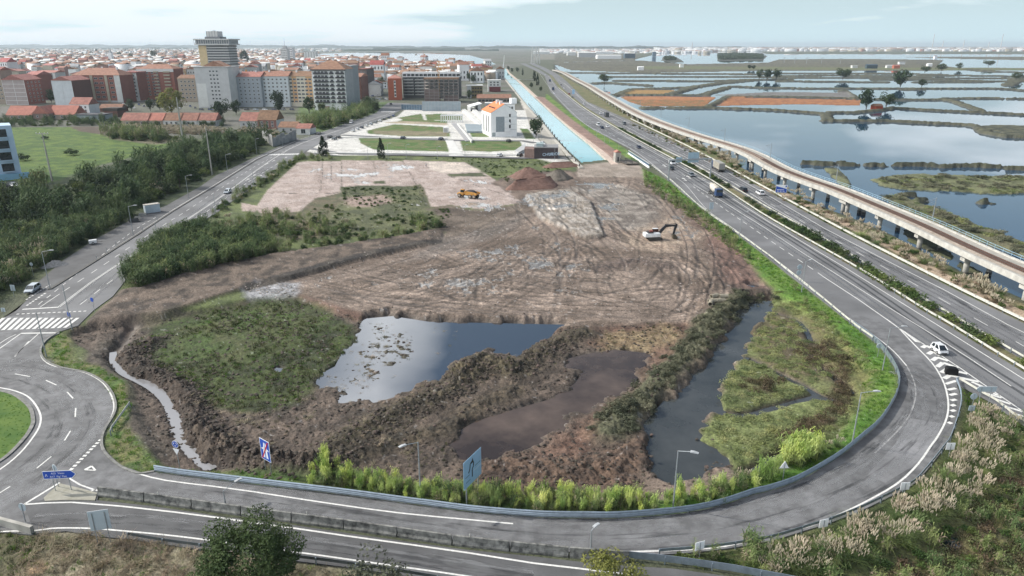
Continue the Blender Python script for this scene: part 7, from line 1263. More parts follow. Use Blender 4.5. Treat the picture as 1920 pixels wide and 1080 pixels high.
for i, (q, h_, c_, lb) in enumerate((((97,193),13,0,'dark tree at the foot of the grey balcony block'),((418,226),15,1,'dark tree in front of the tall grey block'),((523,212),17,2,'dark round tree before the blue-grey apartment row'),((580,212),13,0,'dark tree left of the round white tower block'),((690,208),12,1,'tree beside the upper avenue near the square'),((604,214),9,1,'low tree at the foot of the round white tower block'),((1005,258),12,1,'dark tree against the right wall of the white apartment house'),((715,166),14,2,'dark tree between the brick gable and the square'),((706,168),12,0,'dark tree behind the parked cars of the square'),((282,208),10,1,'small dark tree left of the yellow-green tree'),((300,206),9,2,'small tree below the yellow-green tree'),((247,208),10,0,'dark tree among the parked cars'),((443,215),11,2,'small tree right of the tall grey block'),
    ((880,186),9,2,'tree beside the olive building'),((887,156),12,0,'dark tree behind the unfinished concrete frame'),((880,152),13,1,'second dark tree behind the concrete frame'),((460,124),40,0,'tall dark araucaria right of the hotel tower'),((290,112),36,1,'tall dark cedar on the skyline left of the hotel tower'),((225,110),26,2,'dark cedar near the white church tower'),((246,112),24,1,'second dark cedar right of the church tower'),((120,112),22,2,'pale green park tree on the left skyline'),((182,100),30,0,'round dark tree near the left horizon'),((630,128),18,1,'dark tree among the roofs left of the water'))):
    tree('city_tree', q, h_, lb, C_city[c_], 0.08, wide=0.85 if h_ < 30 else 0.7)
for q, h_, w_, c_, lb in (((1133,160),15,1.25,C_pine,'umbrella shaped tree beside the far viaduct bend'),((1624,204),17,1.0,C_city[0],'tall tree on the dike, left of the pair above the big lagoon'),((1661,202),13,1.1,C_city[1],'broad tree on the dike, right of the pair above the big lagoon'),((1688,163),21,1.5,C_city[2],'widest dark tree clump in the middle of the salt pans'),((1728,163),10,1.2,C_city[0],'low tree right of the widest clump in the salt pans'),((1580,149),17,1.6,C_city[1],'broad tree clump beyond the grey mud pan'),((1424,148),15,1.0,C_city[2],'left tree of the three among the salt pans'),((1438,149),16,1.1,C_city[0],'middle tree of the three among the salt pans'),((1455,149),16,1.1,C_city[1],'right tree of the three among the salt pans'),((1405,130),10,1.2,C_city[0],'small far tree left of the fish farm'),((1413,130),9,1.2,C_city[2],'small far tree next to the fish farm'),((1853,125),16,1.8,C_city[1],'flat dark tree on the small island at the far right'),((1798,130),14,1.2,C_city[2],'small far tree left of the island'),((1765,133),15,1.7,C_city[0],'wide far tree among the right salt pans'),((1734,137),14,1.3,C_city[1],'far tree right of the red roofed salt barn'),((1905,150),12,1.6,C_city[0],'dark tree at the right edge of the salt pans')):
    tree('marsh_tree', q, h_, lb, c_, 0.06, z=-0.5, wide=w_)
for i, (a, b_, h_) in enumerate(((1008,160,14),(1003,152,13),(1001,148,12),(980,141,11),(960,136,9),(953,132,9),(970,136,10),(996,165,7),(1014,172,6),(1083,152,6))): tree('bank_tree', (a, b_), h_, 'dark slender tree on the strip between canal and motorway', C_cy if h_ > 10 else C_city[0], 0.05, group='trees between canal and motorway', wide=0.8)
scatter('island_wood', np.concatenate([fill([(1347,102),(1380,101),(1430,103),(1428,111),(1350,112)], 0.004, -0.6, 63), fill([(1246,108),(1262,108),(1270,113),(1250,114)], 0.002, -.6, 64)]), ['canopy'], (6,9), (0.5,0.7), label='low dark woods on the islands of the estuary', cat='wood', seed=37)
# ------------------------------------------------------------------ buildings
M_fr = mat('window_frame_white', (0.62,0.63,0.64), 0.6); M_bal = mat('balcony_dark', (0.045,0.045,0.055), 0.7)
def wall_m(nm, c, v=0.08): return mat('wall_'+nm, c, 0.9, 0, v, 0.25)
def window_me(w_, h_, frame=True, key=None):
    k = ('win', round(w_, 2), round(h_, 2), frame)
    if k in CARS: return CARS[k]
    m = MB(); m.box(-w_/2,w_/2,-0.03,0.05,-h_/2,h_/2)
    if frame:
        m.mi = 1; t = 0.12
        for b_ in ((-w_/2-t,w_/2+t,-0.10,0.04,h_/2,h_/2+t),(-w_/2-t,w_/2+t,-0.16,0.04,-h_/2-t,-h_/2),(-w_/2-t,-w_/2,-0.10,0.04,-h_/2,h_/2),(w_/2,w_/2+t,-0.10,0.04,-h_/2,h_/2),(-0.05,0.05,-0.06,0.04,-h_/2,h_/2)): m.box(*b_)
    CARS[k] = m.mesh('window', [GL, M_fr]); return CARS[k]
def balcony_me(w_, d_, m, hh=1.1):
    k = ('bal', round(w_, 2), d_, m.name)
    if k in CARS: return CARS[k]
    b_ = MB(); b_.box(-w_/2,w_/2,-d_,0.02,-0.15,0.02).box(-w_/2,w_/2,-d_-0.1,-d_,-0.15,hh).box(-w_/2,-w_/2+0.1,-d_,0,0.02,hh).box(w_/2-0.1,w_/2,-d_,0,0.02,hh); CARS[k] = b_.mesh('balcony', m); return CARS[k]
class Bld:
    def __init__(s, name, label, xl, xr, yb, yt, depth, yaw, wallm, cat='apartment block', group=None, w=None):
        s.sc = SCL(yb); s.w = w or (xr-xl)/s.sc/math.cos(math.radians(yaw)); s.h = HGT(yt, yb); s.d = depth; s.e = empty(name, P((xl+xr)/2, yb), math.radians(yaw), label, cat, group); s.wm = wallm
        MB().box(-s.w/2,s.w/2,0,s.d,-1,s.h).build('wall', wallm, s.e)
    def place(s, me, face, u, z, out=0.0):
        if face == 'front': return link(me.name.split('.')[0], me, s.e, (u, -out, z))
        if face == 'right': return link(me.name.split('.')[0], me, s.e, (s.w/2+out, u, z), math.pi/2)
        return link(me.name.split('.')[0], me, s.e, (-s.w/2-out, u, z), -math.pi/2)
    def grid(s, face, cols, rows, f0, f1, z0, z1, w_, h_, frame=True, skip=0.0, out=0.0, me=None):
        L_ = s.w if face == 'front' else s.d; o0 = -s.w/2 if face == 'front' else 0; me = me or window_me(w_, h_, frame)
        for r in range(rows):
            for c in range(cols):
                if skip and random.random() < skip: continue
                u = o0+L_*(f0+(f1-f0)*(c+0.5)/cols); z = s.h*(z0+(z1-z0)*(r+0.5)/rows); s.place(me, face, u, z, out)
        return s
    def bals(s, face, cols, rows, f0, f1, z0, z1, w_, m, d_=1.1):
        return s.grid(face, cols, rows, f0, f1, z0, z1, w_, 1, me=balcony_me(w_, d_, m))
    def panel(s, f0, f1, z0, z1, m, out=0.06, face='front', nm='facade_panel'):
        L_ = s.w if face == 'front' else s.d; o0 = -s.w/2 if face == 'front' else 0; a, b_ = o0+L_*f0, o0+L_*f1; q = MB()
        if face == 'front': q.box(a,b_,-out,0.01,s.h*z0,s.h*z1)
        elif face == 'right': q.box(s.w/2-0.01,s.w/2+out,a,b_,s.h*z0,s.h*z1)
        else: q.box(-s.w/2-out,-s.w/2+0.01,a,b_,s.h*z0,s.h*z1)
        return q.build(nm, m, s.e)
    def roof(s, kind, m, rh=2.5, ov=0.5, chim=0):
        w2 = s.w/2+ov; a, b_ = -ov, s.d+ov; h = s.h; q = MB()
        if kind == 'hip': k = min(w2, s.d/2)*0.9; vs_ = [(-w2,a,h),(w2,a,h),(w2,b_,h),(-w2,b_,h),(-w2+k,s.d/2,h+rh),(w2-k,s.d/2,h+rh)]; q.add(vs_, [(0,3,2,1),(0,1,5,4),(1,2,5),(2,3,4,5),(3,0,4)])
        elif kind == 'gable_x': q.prism([(a,h),(b_,h),(s.d/2,h+rh)], -w2, w2, axis='x')       # ridge runs left-right
        elif kind == 'gable_y': q.prism([(-w2,h),(w2,h),(0,h+rh)], a, b_, axis='y')          # gable faces the front
        else: q.box(-w2,w2,a,b_,h,h+rh)
        r_ = q.build('roof', m, s.e)
        for i in range(chim): x = -s.w/2+s.w*(i+0.5)/chim+random.uniform(-1,1); y = s.d*random.uniform(0.3,0.7); MB().box(x-0.7,x+0.7,y-0.5,y+0.5,h,h+rh+1.0).build('chimney', M_white, r_)
        return s
    def lines(s, rows, m, face='front', t=0.12, z0=0.0, z1=1.0, cols=0):
        q = MB(); 
        for r in range(rows+1):
            z = s.h*(z0+(z1-z0)*r/rows)
            if face == 'front': q.box(-s.w/2,s.w/2,-0.10,0.0,z-t,z+t)
        for c in range(cols+1): x = -s.w/2+s.w*c/max(1,cols); q.box(x-t,x+t,-0.12,0.0,0,s.h)
        q.build('facade_bands', m, s.e); return s
brick = wall_m('brick_red', (0.27,0.105,0.08)); brickd = wall_m('brick_dark', (0.15,0.07,0.055)); cream = wall_m('cream', (0.42,0.38,0.30)); greyw = wall_m('grey', (0.42,0.43,0.44)); blueg = wall_m('blue_grey', (0.32,0.36,0.40)); pal = wall_m('pale', (0.62,0.63,0.62)); ora = wall_m('orange', (0.55,0.33,0.17)); beige = wall_m('beige', (0.36,0.30,0.24)); pinkw = wall_m('pink_grey', (0.40,0.34,0.33))
b = Bld('apartment_block','beige apartment block at the left picture edge above the red roofs',-14,12,194,132,16,0,beige); b.grid('front',4,7,0.1,0.95,0.1,0.95,1.4,1.3).roof('gable_x',M_terro,3)
b = Bld('apartment_block','narrow block with a gable wall ruled in pale pink squares',12,55,196,150,22,-4,pinkw); b.lines(6,M_white,cols=2).roof('gable_y',M_terro,4.5); b.panel(0,1,0,1,brick,0.05,'right'); b.grid('right',4,6,0.1,0.95,0.06,0.97,1.3,1.3,out=.05); MB().prism([(-b.w/2,b.h),(b.w/2,b.h),(0,b.h+4.4)],-0.06,0.0).build('gable_wall',pinkw,b.e)
b = Bld('apartment_block','brick red block squeezed between the squared gable and the grey balcony block',57,80,187,140,18,-8,brick); b.grid('front',3,7,0.1,0.95,0.05,0.97,1.3,1.3).roof('gable_x',M_terra,3)
b = Bld('apartment_block','light grey block with a dark column of balconies',76,112,180,136,16,-4,pal); b.grid('front',1,6,0.15,0.35,0.08,0.95,1.5,1.2); b.panel(0.5,0.85,0.05,0.97,wall_m('shade_brown',(0.12,0.09,0.08)),0.02,nm='recess_shade'); b.bals('front',1,6,0.5,0.85,0.08,0.97,b.w*0.3,pal).roof('gable_x',M_terra,2)  # flat brown panel paints the shade behind the balconies
b = Bld('apartment_block','white windowless gable block ruled in faint panels beside the brick building',104,143,197,151,26,-4,wall_m('pale_blue_white',(0.58,0.62,0.65))); b.lines(6,M_fr,t=0.06,cols=2).roof('gable_y',M_terro,3.5); b.panel(0,1,0,1,brickd,0.05,'right'); MB().prism([(-b.w/2,b.h),(b.w/2,b.h),(0,b.h+3.4)],-0.06,0.0).build('gable_wall',b.wm,b.e)  # right side brick painted darker for the shade it stands in
b = Bld('apartment_block','long brick red block with cream piers and terracotta hip roof',143,234,192,141,22,-4,brick)
for a in (0.37,0.68): b.panel(a,a+0.055,0,1.0,cream,0.5,nm='pier')
b.panel(0.88,1.0,0,1,pal,0.4); b.grid('front',3,5,0.03,0.35,0.12,0.97,3.0,1.5); b.grid('front',2,5,0.43,0.66,0.12,0.97,3.2,1.5); b.grid('front',1,5,0.75,0.87,0.12,0.97,3.2,1.5); b.roof('hip',M_terra,6,1.0,chim=3); b.panel(0.0,1,0,0.07,greyw,0.3)
b = Bld('apartment_block','white and dark red block with a column of purple shaded balconies',237,264,189,137,16,-4,pal); b.panel(0.4,0.62,0.08,0.97,wall_m('plum',(0.11,0.05,0.06)),0.03); b.bals('front',1,7,0.4,0.62,0.1,0.98,3.4,pal,0.8); b.grid('front',1,7,0.1,0.35,0.1,0.97,1.6,1.3); b.grid('front',1,7,0.7,0.9,0.1,0.97,1.4,1.3); b.roof('flat',M_terro,1.2); b.panel(0,1,0,1,brick,0.05,'right')
b = Bld('apartment_block','brick red block with grey corner strip and stacked cream balconies',265,333,186,129,20,-2,brick); b.panel(0,0.17,0,1,greyw,0.3); b.grid('front',1,8,0.02,0.15,0.08,0.97,1.2,1.2,out=.3); b.grid('front',3,8,0.2,0.62,0.1,0.92,1.9,1.3); b.bals('front',1,8,0.42,0.62,0.1,0.94,4.4,cream,0.9); b.bals('front',1,8,0.68,0.95,0.08,0.94,6.0,cream,1.2); b.panel(-0.01,1.01,0.90,1.0,pal,0.5); b.roof('hip',M_terra,4,0.6,chim=2)
b = Bld('apartment_block','low beige grey block with dark windows right of the brick block',338,372,190,147,18,-3,beige); b.grid('front',4,5,0.1,0.95,0.08,0.95,1.5,1.4).roof('gable_x',M_terro,3)
b = Bld('apartment_block','tall plain grey block with a paler square patch and small windows in its middle',372,437,202,126,20,-6,wall_m('light_grey',(0.48,0.49,0.50))); b.panel(0.02,0.30,0.02,0.60,pal,0.04,nm='pale_patch'); b.grid('front',3,8,0.42,0.72,0.18,0.95,1.5,1.1,frame=False); b.panel(0,1,0,1,pal,0.04,'right'); b.roof('flat',greyw,0.5); MB().prism([(-b.w*0.30,b.h+0.5),(b.w*0.40,b.h+0.5),(b.w*0.05,b.h+5)],3,14).build('roof_peak',M_terra,b.e)
b = Bld('apartment_block','long blue-grey apartment row with small windows under a terracotta roof',441,494,200,144,18,-3,blueg); b.grid('front',6,7,0.03,0.97,0.1,0.96,1.3,1.2).roof('gable_x',M_terra,4,0.6,chim=2)
b = Bld('apartment_block','pale blue-white section in the middle of the long apartment row',494,545,199.5,143,18,-2,wall_m('ice',(0.50,0.55,0.58))); b.grid('front',6,7,0.05,0.97,0.1,0.96,1.4,1.2).roof('gable_x',M_terra,4,0.6,chim=2)
b = Bld('apartment_block','cream and orange section at the right of the long apartment row',545,590,199,143,18,-2,wall_m('cream_white',(0.58,0.54,0.45))); b.panel(0.14,0.34,0.12,0.99,ora,0.06); b.panel(0.72,0.98,0.12,0.99,ora,0.06); b.grid('front',6,7,0.02,0.98,0.1,0.96,2.2,1.3,out=.06).roof('gable_x',M_terra,4,0.6,chim=2)
b = Bld('apartment_block','white nine storey block with dark balcony bands and a red pyramid roof',590,652,206,130,24,-3,M_white); b.bals('front',1,8,0.06,0.48,0.13,0.94,b.w*0.44,M_bal,1.4); b.bals('front',1,8,0.53,0.66,0.13,0.94,b.w*0.12,M_bal,1.0); b.bals('front',1,8,0.72,0.98,0.13,0.94,b.w*0.25,M_bal,1.4); b.grid('front',4,8,0.06,0.48,0.17,0.98,2.0,1.6); b.grid('front',1,8,0.53,0.66,0.17,0.98,2.0,1.6); b.grid('front',2,8,0.72,0.98,0.17,0.98,2.0,1.6); b.panel(-0.02,1.02,0.97,1.0,M_bal,1.2,nm='cornice'); b.roof('hip',M_terra,6.5,1.0,chim=1); b.panel(0,1,0,1,greyw,0.05,'right')  # grey right panel paints that side's shade on the white wall
b = Bld('apartment_block','grey slab wing attached behind the white nine storey block',654,663,198,124,20,-6,wall_m('slab_grey',(0.36,0.38,0.40))); b.roof('flat',greyw,0.6); b.grid('front',1,8,0.2,0.8,0.1,0.95,1.2,1.2)
b = Bld('apartment_block','brown brick block in the shade right of the grey slab wing',663,679,186,144,26,-4,brickd); b.grid('front',2,6,0.1,0.9,0.08,0.95,1.4,1.3).roof('gable_x',M_terra,3); b = Bld('apartment_block','dark tall block behind the brown brick one, red roof beyond',676,690,180,130,30,-4,wall_m('brown_grey',(0.17,0.14,0.13))); b.grid('front',2,8,0.1,0.9,0.08,0.95,1.4,1.3).roof('flat',M_terro,0.8)
b = Bld('apartment_block','red ochre gable block with a pale window strip at the square',729,754,187,147,26,8,wall_m('red_ochre',(0.36,0.10,0.055))); b.panel(0.44,0.58,0.12,0.9,pal,0.06); b.grid('front',1,5,0.44,0.58,0.14,0.9,1.4,1.5,frame=False,out=.06); b.roof('hip',M_terra,3,0.3); b.panel(0,1,0,1,M_white,0.05,'left')
b = Bld('apartment_block','wide dark grey apartment block with pale balcony bands and white top storey',757,864,183,137,24,2,wall_m('dark_grey',(0.11,0.115,0.12))); b.bals('front',5,6,0.0,0.98,0.05,0.78,b.w*0.17,wall_m('light_band',(0.42,0.43,0.42)),1.4); b.panel(0,1,0.84,0.87,M_white,1.5,nm='slab'); b.panel(0,1,0.97,1.0,M_white,1.5,nm='slab'); b.grid('front',14,1,0.02,0.98,0.87,0.97,3.0,2.4); b.grid('front',12,6,0.01,0.99,0.09,0.82,2.2,1.6,frame=False); b.roof('flat',greyw,0.6)
for k in range(15): MB().box(-b.w/2+b.w*k/14-0.3,-b.w/2+b.w*k/14+0.3,-1.5,-0.9,b.h*0.87,b.h*0.97).build('column', M_white, b.e)
# unfinished frame
e0 = P(828,191); sc_ = SCL(191); wv = 64/sc_; hv_ = HGT(149,191); e = empty('unfinished_building', e0, math.radians(2), 'unfinished concrete frame building with open floors and a brick red top edge', 'building site'); M_raw = mat('raw_concrete', (0.30,0.27,0.25), 0.95, 0, 0.2, 0.3)
for r in range(8): MB().box(-wv/2,wv/2,0,16,hv_*r/7-0.25,hv_*r/7+0.1).build('floor_slab', M_raw, e)
for c in range(8):
    for y in (0.05, 7.5, 15.3): MB().box(-wv/2+(wv-0.6)*c/7,-wv/2+(wv-0.6)*c/7+0.6,y,y+0.6,0.1,hv_-0.25).build('column', M_raw, e)
MB().box(-wv/2-0.3,wv/2+0.3,-0.3,16.3,hv_+0.1,hv_+1.2).build('formwork', M_terro, e); MB().box(-wv/2+0.3,-wv/2+wv*0.42,1,12,0.1,hv_*0.57).box(wv*0.1,wv/2-0.4,1.5,12,0.1,hv_*0.28).build('brick_infill', wall_m('infill',(0.25,0.19,0.18)), e)
# hotel tower
tb = P(408,150); sc_ = SCL(150); ht = HGT(57,150); k = 1/sc_; e = empty('hotel_tower', tb, math.radians(-8), 'tall hotel tower with dark window bands, wide crown storey and boxy top', 'tower'); M_tw = mat('tower_white', (0.58,0.58,0.57), 0.8); M_tb = mat('tower_bands', (0.045,0.05,0.06), 0.4)
w1 = 58*k; MB().box(-w1/2,w1/2,0,24,0,ht*0.72).build('core', M_tw, e); MB().box(-w1/2-0.3,-w1/2+15*k,-0.5,20,0,ht*0.70).build('cream_panel', wall_m('tower_cream',(0.60,0.46,0.26)), e)
for r in range(13): z = ht*(0.05+0.052*r); MB().box(-w1/2+16*k,w1/2+0.8,-0.7,24.6,z,z+ht*0.026).build('window_band', M_tb, e)
MB().box(-34*k,34*k,-4,28,ht*0.71,ht*0.735).build('crown_slab', M_tw, e); MB().box(-32*k,32*k,-3,27,ht*0.735,ht*0.81).build('crown_storey', mat('crown_glass', (0.16,0.18,0.20), 0.3), e); MB().box(-35*k,35*k,-4.5,29,ht*0.81,ht*0.835).build('crown_roof', M_tw, e)
for c in range(16): x = -34*k+68*k*c/15; MB().box(x-0.25,x+0.25,-4.2,-3.7,ht*0.735,ht*0.81).build('fin', M_tw, e)
MB().box(-16*k,14*k,2,20,ht*0.835,ht*0.875).build('plant_storey', mat('plant_dark', (0.14,0.15,0.16), 0.6), e); MB().box(-13*k,9*k,4,18,ht*0.875,ht*0.985).build('top_box', M_tw, e); MB().box(-3*k,0,6,12,ht*0.985,ht).build('top_box', M_tw, e)
for k_ in range(5): x = -13*k+22*k*k_/4; MB().box(x-0.3,x+0.3,3.6,4.0,ht*0.875,ht*0.985).build('fin', mat('fin_grey', (0.3,0.31,0.32), 0.7), e)
for (xl,xr,yb,yt,m,lb) in ((529,541,124,92,pal,'white high rise slab with banded front near the water'),(542,551,123,90,M_white,'plain white high rise slab beside the banded one'),(571,594,117,97,pal,'wide pale high rise right of the slab pair'),(843,853,140,142-1,greyw,'x')):
    if lb == 'x': continue
    b = Bld('tower_block', lb, xl, xr, yb, yt, 16, -5, m); b.grid('front',4,9,0.05,0.95,0.05,0.97,2.4,1.6,frame=False).roof('flat',greyw,1)
    if xl == 529: MB().box(-4,4,4,12,b.h+1,b.h+7).build('top_box', greyw, b.e); MB().tube((0,8,b.h+7),(0,8,b.h+26),0.5,0.2,5).build('antenna', M_pole, b.e)
b = Bld('apartment_block','salmon red round cornered block by the water',832,851,153,140,14,0,wall_m('salmon',(0.42,0.17,0.11))); b.grid('front',4,5,0.05,0.95,0.05,0.95,2.2,1.4,frame=False)
# square, park, canal buildings
b = Bld('office_building','olive glazed two storey building near the canal',876,905,184,161,16,4,wall_m('olive',(0.16,0.13,0.06)),'building'); b.panel(0,0.28,0,1,greyw,0.2); b.grid('front',4,3,0.3,0.98,0.08,0.95,2.0,1.6,frame=False).roof('flat',pal,0.5)
b = Bld('house','white house with a dark red lower wing by the quay',915,939,172,151,16,3,pal,'house'); b.panel(0.1,0.98,0.0,0.45,wall_m('dark_red',(0.14,0.03,0.035)),1.0); b.grid('front',3,2,0.1,0.9,0.5,0.95,2,1.4).roof('flat',pal,0.5)
b = Bld('shed_row','long low terracotta roofed sheds right of the hoarding',895,958,193,184,20,2,wall_m('shed',(0.28,0.24,0.21)),'shed'); b.grid('front',9,1,0.02,0.98,0.2,0.8,2.6,1.8,frame=False).roof('gable_x',M_terro,3,0.6)
b = Bld('warehouse','pale flat shed between the olive building and the quay',910,935,200,194,10,2,greyw,'shed'); b.roof('flat',pal,0.4)
b = Bld('hoarding','blue grey metal hoarding in front of the unfinished frame',792,864,208,190,1.0,1,mat('hoarding_blue', (0.30,0.36,0.40), 0.6, 0, 0.1, 0.3),'hoarding'); b.lines(2,greyw,t=0.08,cols=12)
b = Bld('hoarding','dark blue hoarding corner with stacked material at the square',752,792,206,196,1.0,-14,mat('hoarding_dark', (0.10,0.16,0.22), 0.6, 0, 0.3, 0.6),'hoarding'); b.lines(1,greyw,t=0.05,cols=8)
wa = Bld('white_apartment_house','white apartment house with orange roof, grey panel and narrow windows beside the canal',921,969,256,211,22,16,M_white,'house')
wa.panel(0.19,0.52,0.20,0.83,mat('grey_panel', (0.24,0.28,0.31), 0.8),0.05,nm='grey_panel'); wa.grid('front',1,3,0.68,0.78,0.30,0.98,1.0,1.9,frame=False); wa.panel(0.04,0.17,0.02,0.18,mat('grey_door', (0.30,0.35,0.36), 0.6),0.04,nm='garage_door')
for zq in (0.28,0.50,0.80): wa.panel(0.54,1.0,zq,zq+0.012,greyw,0.07,nm='joint')
for r in (0.25,0.52): wa.place(balcony_me(3.0,0.9,M_white),'front',wa.w*0.12,wa.h*r)
for f in (0.18,0.45,0.72): wa.panel(f,f+0.10,0.16,0.84,M_tb,0.03,'left',nm='window')
q = MB(); hw = wa.w/2; q.prism([(-hw,wa.h),(hw,wa.h),(hw*0.05,wa.h+4.6)],-0.0,22); q.build('gable_wall', M_white, wa.e)
q = MB(); q.add([(-hw-0.2,-0.1,wa.h+0.05),(hw*0.05,-0.1,wa.h+4.8),(hw*0.05,22.2,wa.h+4.8),(-hw-0.2,22.2,wa.h+0.05),(-hw-0.2,-0.1,wa.h-0.15),(hw*0.05,-0.1,wa.h+4.6),(hw*0.05,22.2,wa.h+4.6),(-hw-0.2,22.2,wa.h-0.15)],[(0,1,2,3),(7,6,5,4),(0,4,5,1),(1,5,6,2),(2,6,7,3),(3,7,4,0)]); rf = q.build('roof', mat('bright_orange_tiles', (0.62,0.20,0.08), 0.9, 0, 0.08, 0.5), wa.e)
q = MB(); q.add([(hw*0.05,-0.1,wa.h+4.8),(hw+0.2,-0.1,wa.h+0.05),(hw+0.2,22.2,wa.h+0.05),(hw*0.05,22.2,wa.h+4.8),(hw*0.05,-0.1,wa.h+4.6),(hw+0.2,-0.1,wa.h-0.15),(hw+0.2,22.2,wa.h-0.15),(hw*0.05,22.2,wa.h+4.6)],[(0,1,2,3),(7,6,5,4),(0,4,5,1),(1,5,6,2),(2,6,7,3),(3,7,4,0)]); q.build('roof_back', greyw, wa.e)
for k_ in range(4): x = -hw*0.55; y = 4+k_*3.6; z = wa.h+4.8*(1-0.55)+0.1; MB().box(x-0.5,x+0.5,y,y+1.5,z-0.35,z+0.25).build('skylight', M_tb, rf)
for y in (5, 13): MB().box(-1.0,0.6,y,y+1.2,wa.h+3.8,wa.h+6.2).build('chimney', M_white, rf)
b = Bld('townhouse','white stepped house behind the white apartment house',945,965,222,196,12,14,M_white,'house'); b.grid('front',3,2,0.1,0.9,0.2,0.95,1.4,1.6).roof('flat',greyw,0.4); MB().box(2,6,2,8,b.h+.4,b.h+4).build('stair_house', M_white, b.e)
b = Bld('graffiti_hut','low dark brick hut with white graffiti on its right wall and a brown left wall',1001.5,1046,297,277.5,10,-3,mat('dark_plum_brick', (0.055,0.042,0.048), 0.9, 0, 0.2, 0.6),'hut')
b.roof('flat',mat('roof_grey', (0.24,0.24,0.25), 0.9),0.35,0.1); q = MB(); q.prism([(-b.w/2,0.0),(-b.w/2-4.6,2.0),(-b.w/2-4.6,9),(-b.w/2,9)],-0.5,b.h*0.88,axis='z'); q.build('brown_wing', mat('brown_brick', (0.20,0.135,0.12), 0.95, 0, 0.2, 1), b.e); MB().box(-b.w*0.42,-b.w*0.12,2,7,b.h+0.36,b.h+1.7).build('rooftop_unit', mat('unit_grey_blue', (0.34,0.42,0.43), 0.6), b.e)
M_gr = mat('graffiti_paint', (0.45,0.60,0.75), 0.6, 0, 0.25, 2); text('CHUR', 1.9, M_gr, b.e, Matrix.Translation((b.w*0.08,-0.05,b.h*0.38)) @ RX @ Matrix.Rotation(0.06,4,'Z'), 'graffiti', 0.02); text('YOOP', 1.9, M_gr, b.e, Matrix.Translation((b.w*0.35,-0.05,b.h*0.42)) @ RX @ Matrix.Rotation(0.06,4,'Z'), 'graffiti', 0.02)
b = Bld('kiosk','small white cube kiosk on the lawn by the footpath',831,841,248,239,2.5,0,M_white,'kiosk'); b.panel(0.15,0.85,0.1,0.85,greyw,0.03,nm='door')
b = Bld('sluice_house','small concrete sluice house with orange roof at the canal end',1153.5,1164,303,286,3,10,M_conc,'hut'); b.roof('gable_y',M_terra,1.0,0.2); b.panel(0.35,0.65,0.0,0.5,M_dark,0.02,nm='door')
e = empty('footbridge', P(1172,305), math.radians(12), 'dark railed footbridge beside the sluice house', 'bridge'); MB().box(-1.2,4.5,-5,5,0.1,0.35).build('deck', mat('timber_grey', (0.16,0.14,0.12), 0.9), e)
for x in (-1.2,1.6,4.4):
    for y in range(-5,5,2): link('railing_panel', (CARS.get('rp') or CARS.setdefault('rp', MB().box(-0.05,0.05,0,1.9,0.35,0.45).box(-0.05,0.05,0,1.9,1.3,1.45).box(-0.06,0.06,0,0.12,0.3,1.5).box(-0.06,0.06,0.9,1.0,0.3,1.5).mesh('railing_panel', M_bal))), e, (x,y,0))
bp0, bp1 = P(1178,288), P(1217,314); e = empty('bridge_parapet', bp0, label='white motorway bridge parapet with blue slatted railing', cat='parapet'); v = bp1-bp0; q = MB(); q.add(*extrude_line([Vector(), v], [(-0.25,-1.8),(-0.25,0.5),(0.25,0.5),(0.25,-1.8)], True)); q.build('beam', M_white, e); q = MB(); q.add(*extrude_line([Vector(), v], [(-0.05,1.5),(-0.05,1.7),(0.05,1.7),(0.05,1.5)], True))
q.build('hand_rail', M_fr, e); bar = MB().box(-0.28,0.28,-0.04,0.04,0.5,1.5).mesh('slat', mat('slat_blue', (0.04,0.13,0.30), 0.5)); vl = v.normalized(); av_ = math.atan2(vl.y, vl.x)
for k_ in range(22): link('slat', bar, e, v*((k_+0.5)/22), av_)
# park structures
e = empty('pergola', P(847,229), math.radians(2), 'white concrete pergola with slender columns in the park', 'pergola'); pw_ = 40/SCL(229)
for k_ in range(11):
    for y in (0, 5): link('column', (CARS.get('pc') or CARS.setdefault('pc', MB().box(-0.18,0.18,-0.18,0.18,-0.1,4.2).mesh('column', M_white))), e, (-pw_/2+pw_*k_/10, y, 0))
for y in (0, 5): MB().box(-pw_/2-0.4,pw_/2+0.4,y-0.25,y+0.25,4.2,4.7).build('beam', M_white, e)
e = empty('canopy', P(893,208), math.radians(14), 'white folded canopy roof in the new square', 'canopy'); cw = 22/SCL(208); MB().prism([(-cw/2,3.0),(cw/2,5.4),(cw/2,5.9),(-cw/2,3.5)], 0, 14).build('roof', M_white, e); MB().box(-cw/2,-cw/2+0.5,0,14,0,3.0).box(cw/2-3,cw/2-0.5,1,13,0,5.3).build('wall', greyw, e)
def slab(name, pts, z, m, label=None, cat=None, kind=None, th=0.4): return tag(poly_sheet(name, W(pts, z), z, m, thick=th+z), label, cat, None, kind)
M_wc = mat('white_concrete', (0.60,0.60,0.58), 0.9, 0, 0.08, 0.2)
slab('ramp_wall', [(866,205),(872,204),(905,231),(900,234)], 1.2, M_wc, 'white raised ramp wall left of the white apartment house', 'ramp'); slab('ramp_wall', [(882,202),(888,201),(918,228),(912,232)], 1.2, M_wc, 'second white raised ramp wall nearest the white apartment house', 'ramp')
slab('footpath', [(846,231),(857,231),(884,263),(873,264)], 0.35, mat('grey_path', (0.32,0.32,0.33), 0.9), kind='structure'); slab('ramp_wall', [(857,231),(859,231),(886,263),(883.5,263.5)], 1.2, M_wc, 'white curved edge wall of the grey park footpath', 'ramp')
slab('retaining_wall', [(872,232),(905,233),(906,246),(876,246)], 1.0, wall_m('blue_wall',(0.25,0.30,0.33)), 'blue grey retaining wall between footpath and yellow lawn', 'wall'); slab('footpath', [(835,263),(850,263),(866,288),(870,292),(842,292),(843,280)], 0.1, M_wc, kind='structure'); slab('retaining_wall', [(965,282),(985,268),(986,278),(972,286)], 1.5, greyw, 'curved grey wing wall next to the graffiti hut', 'wall')
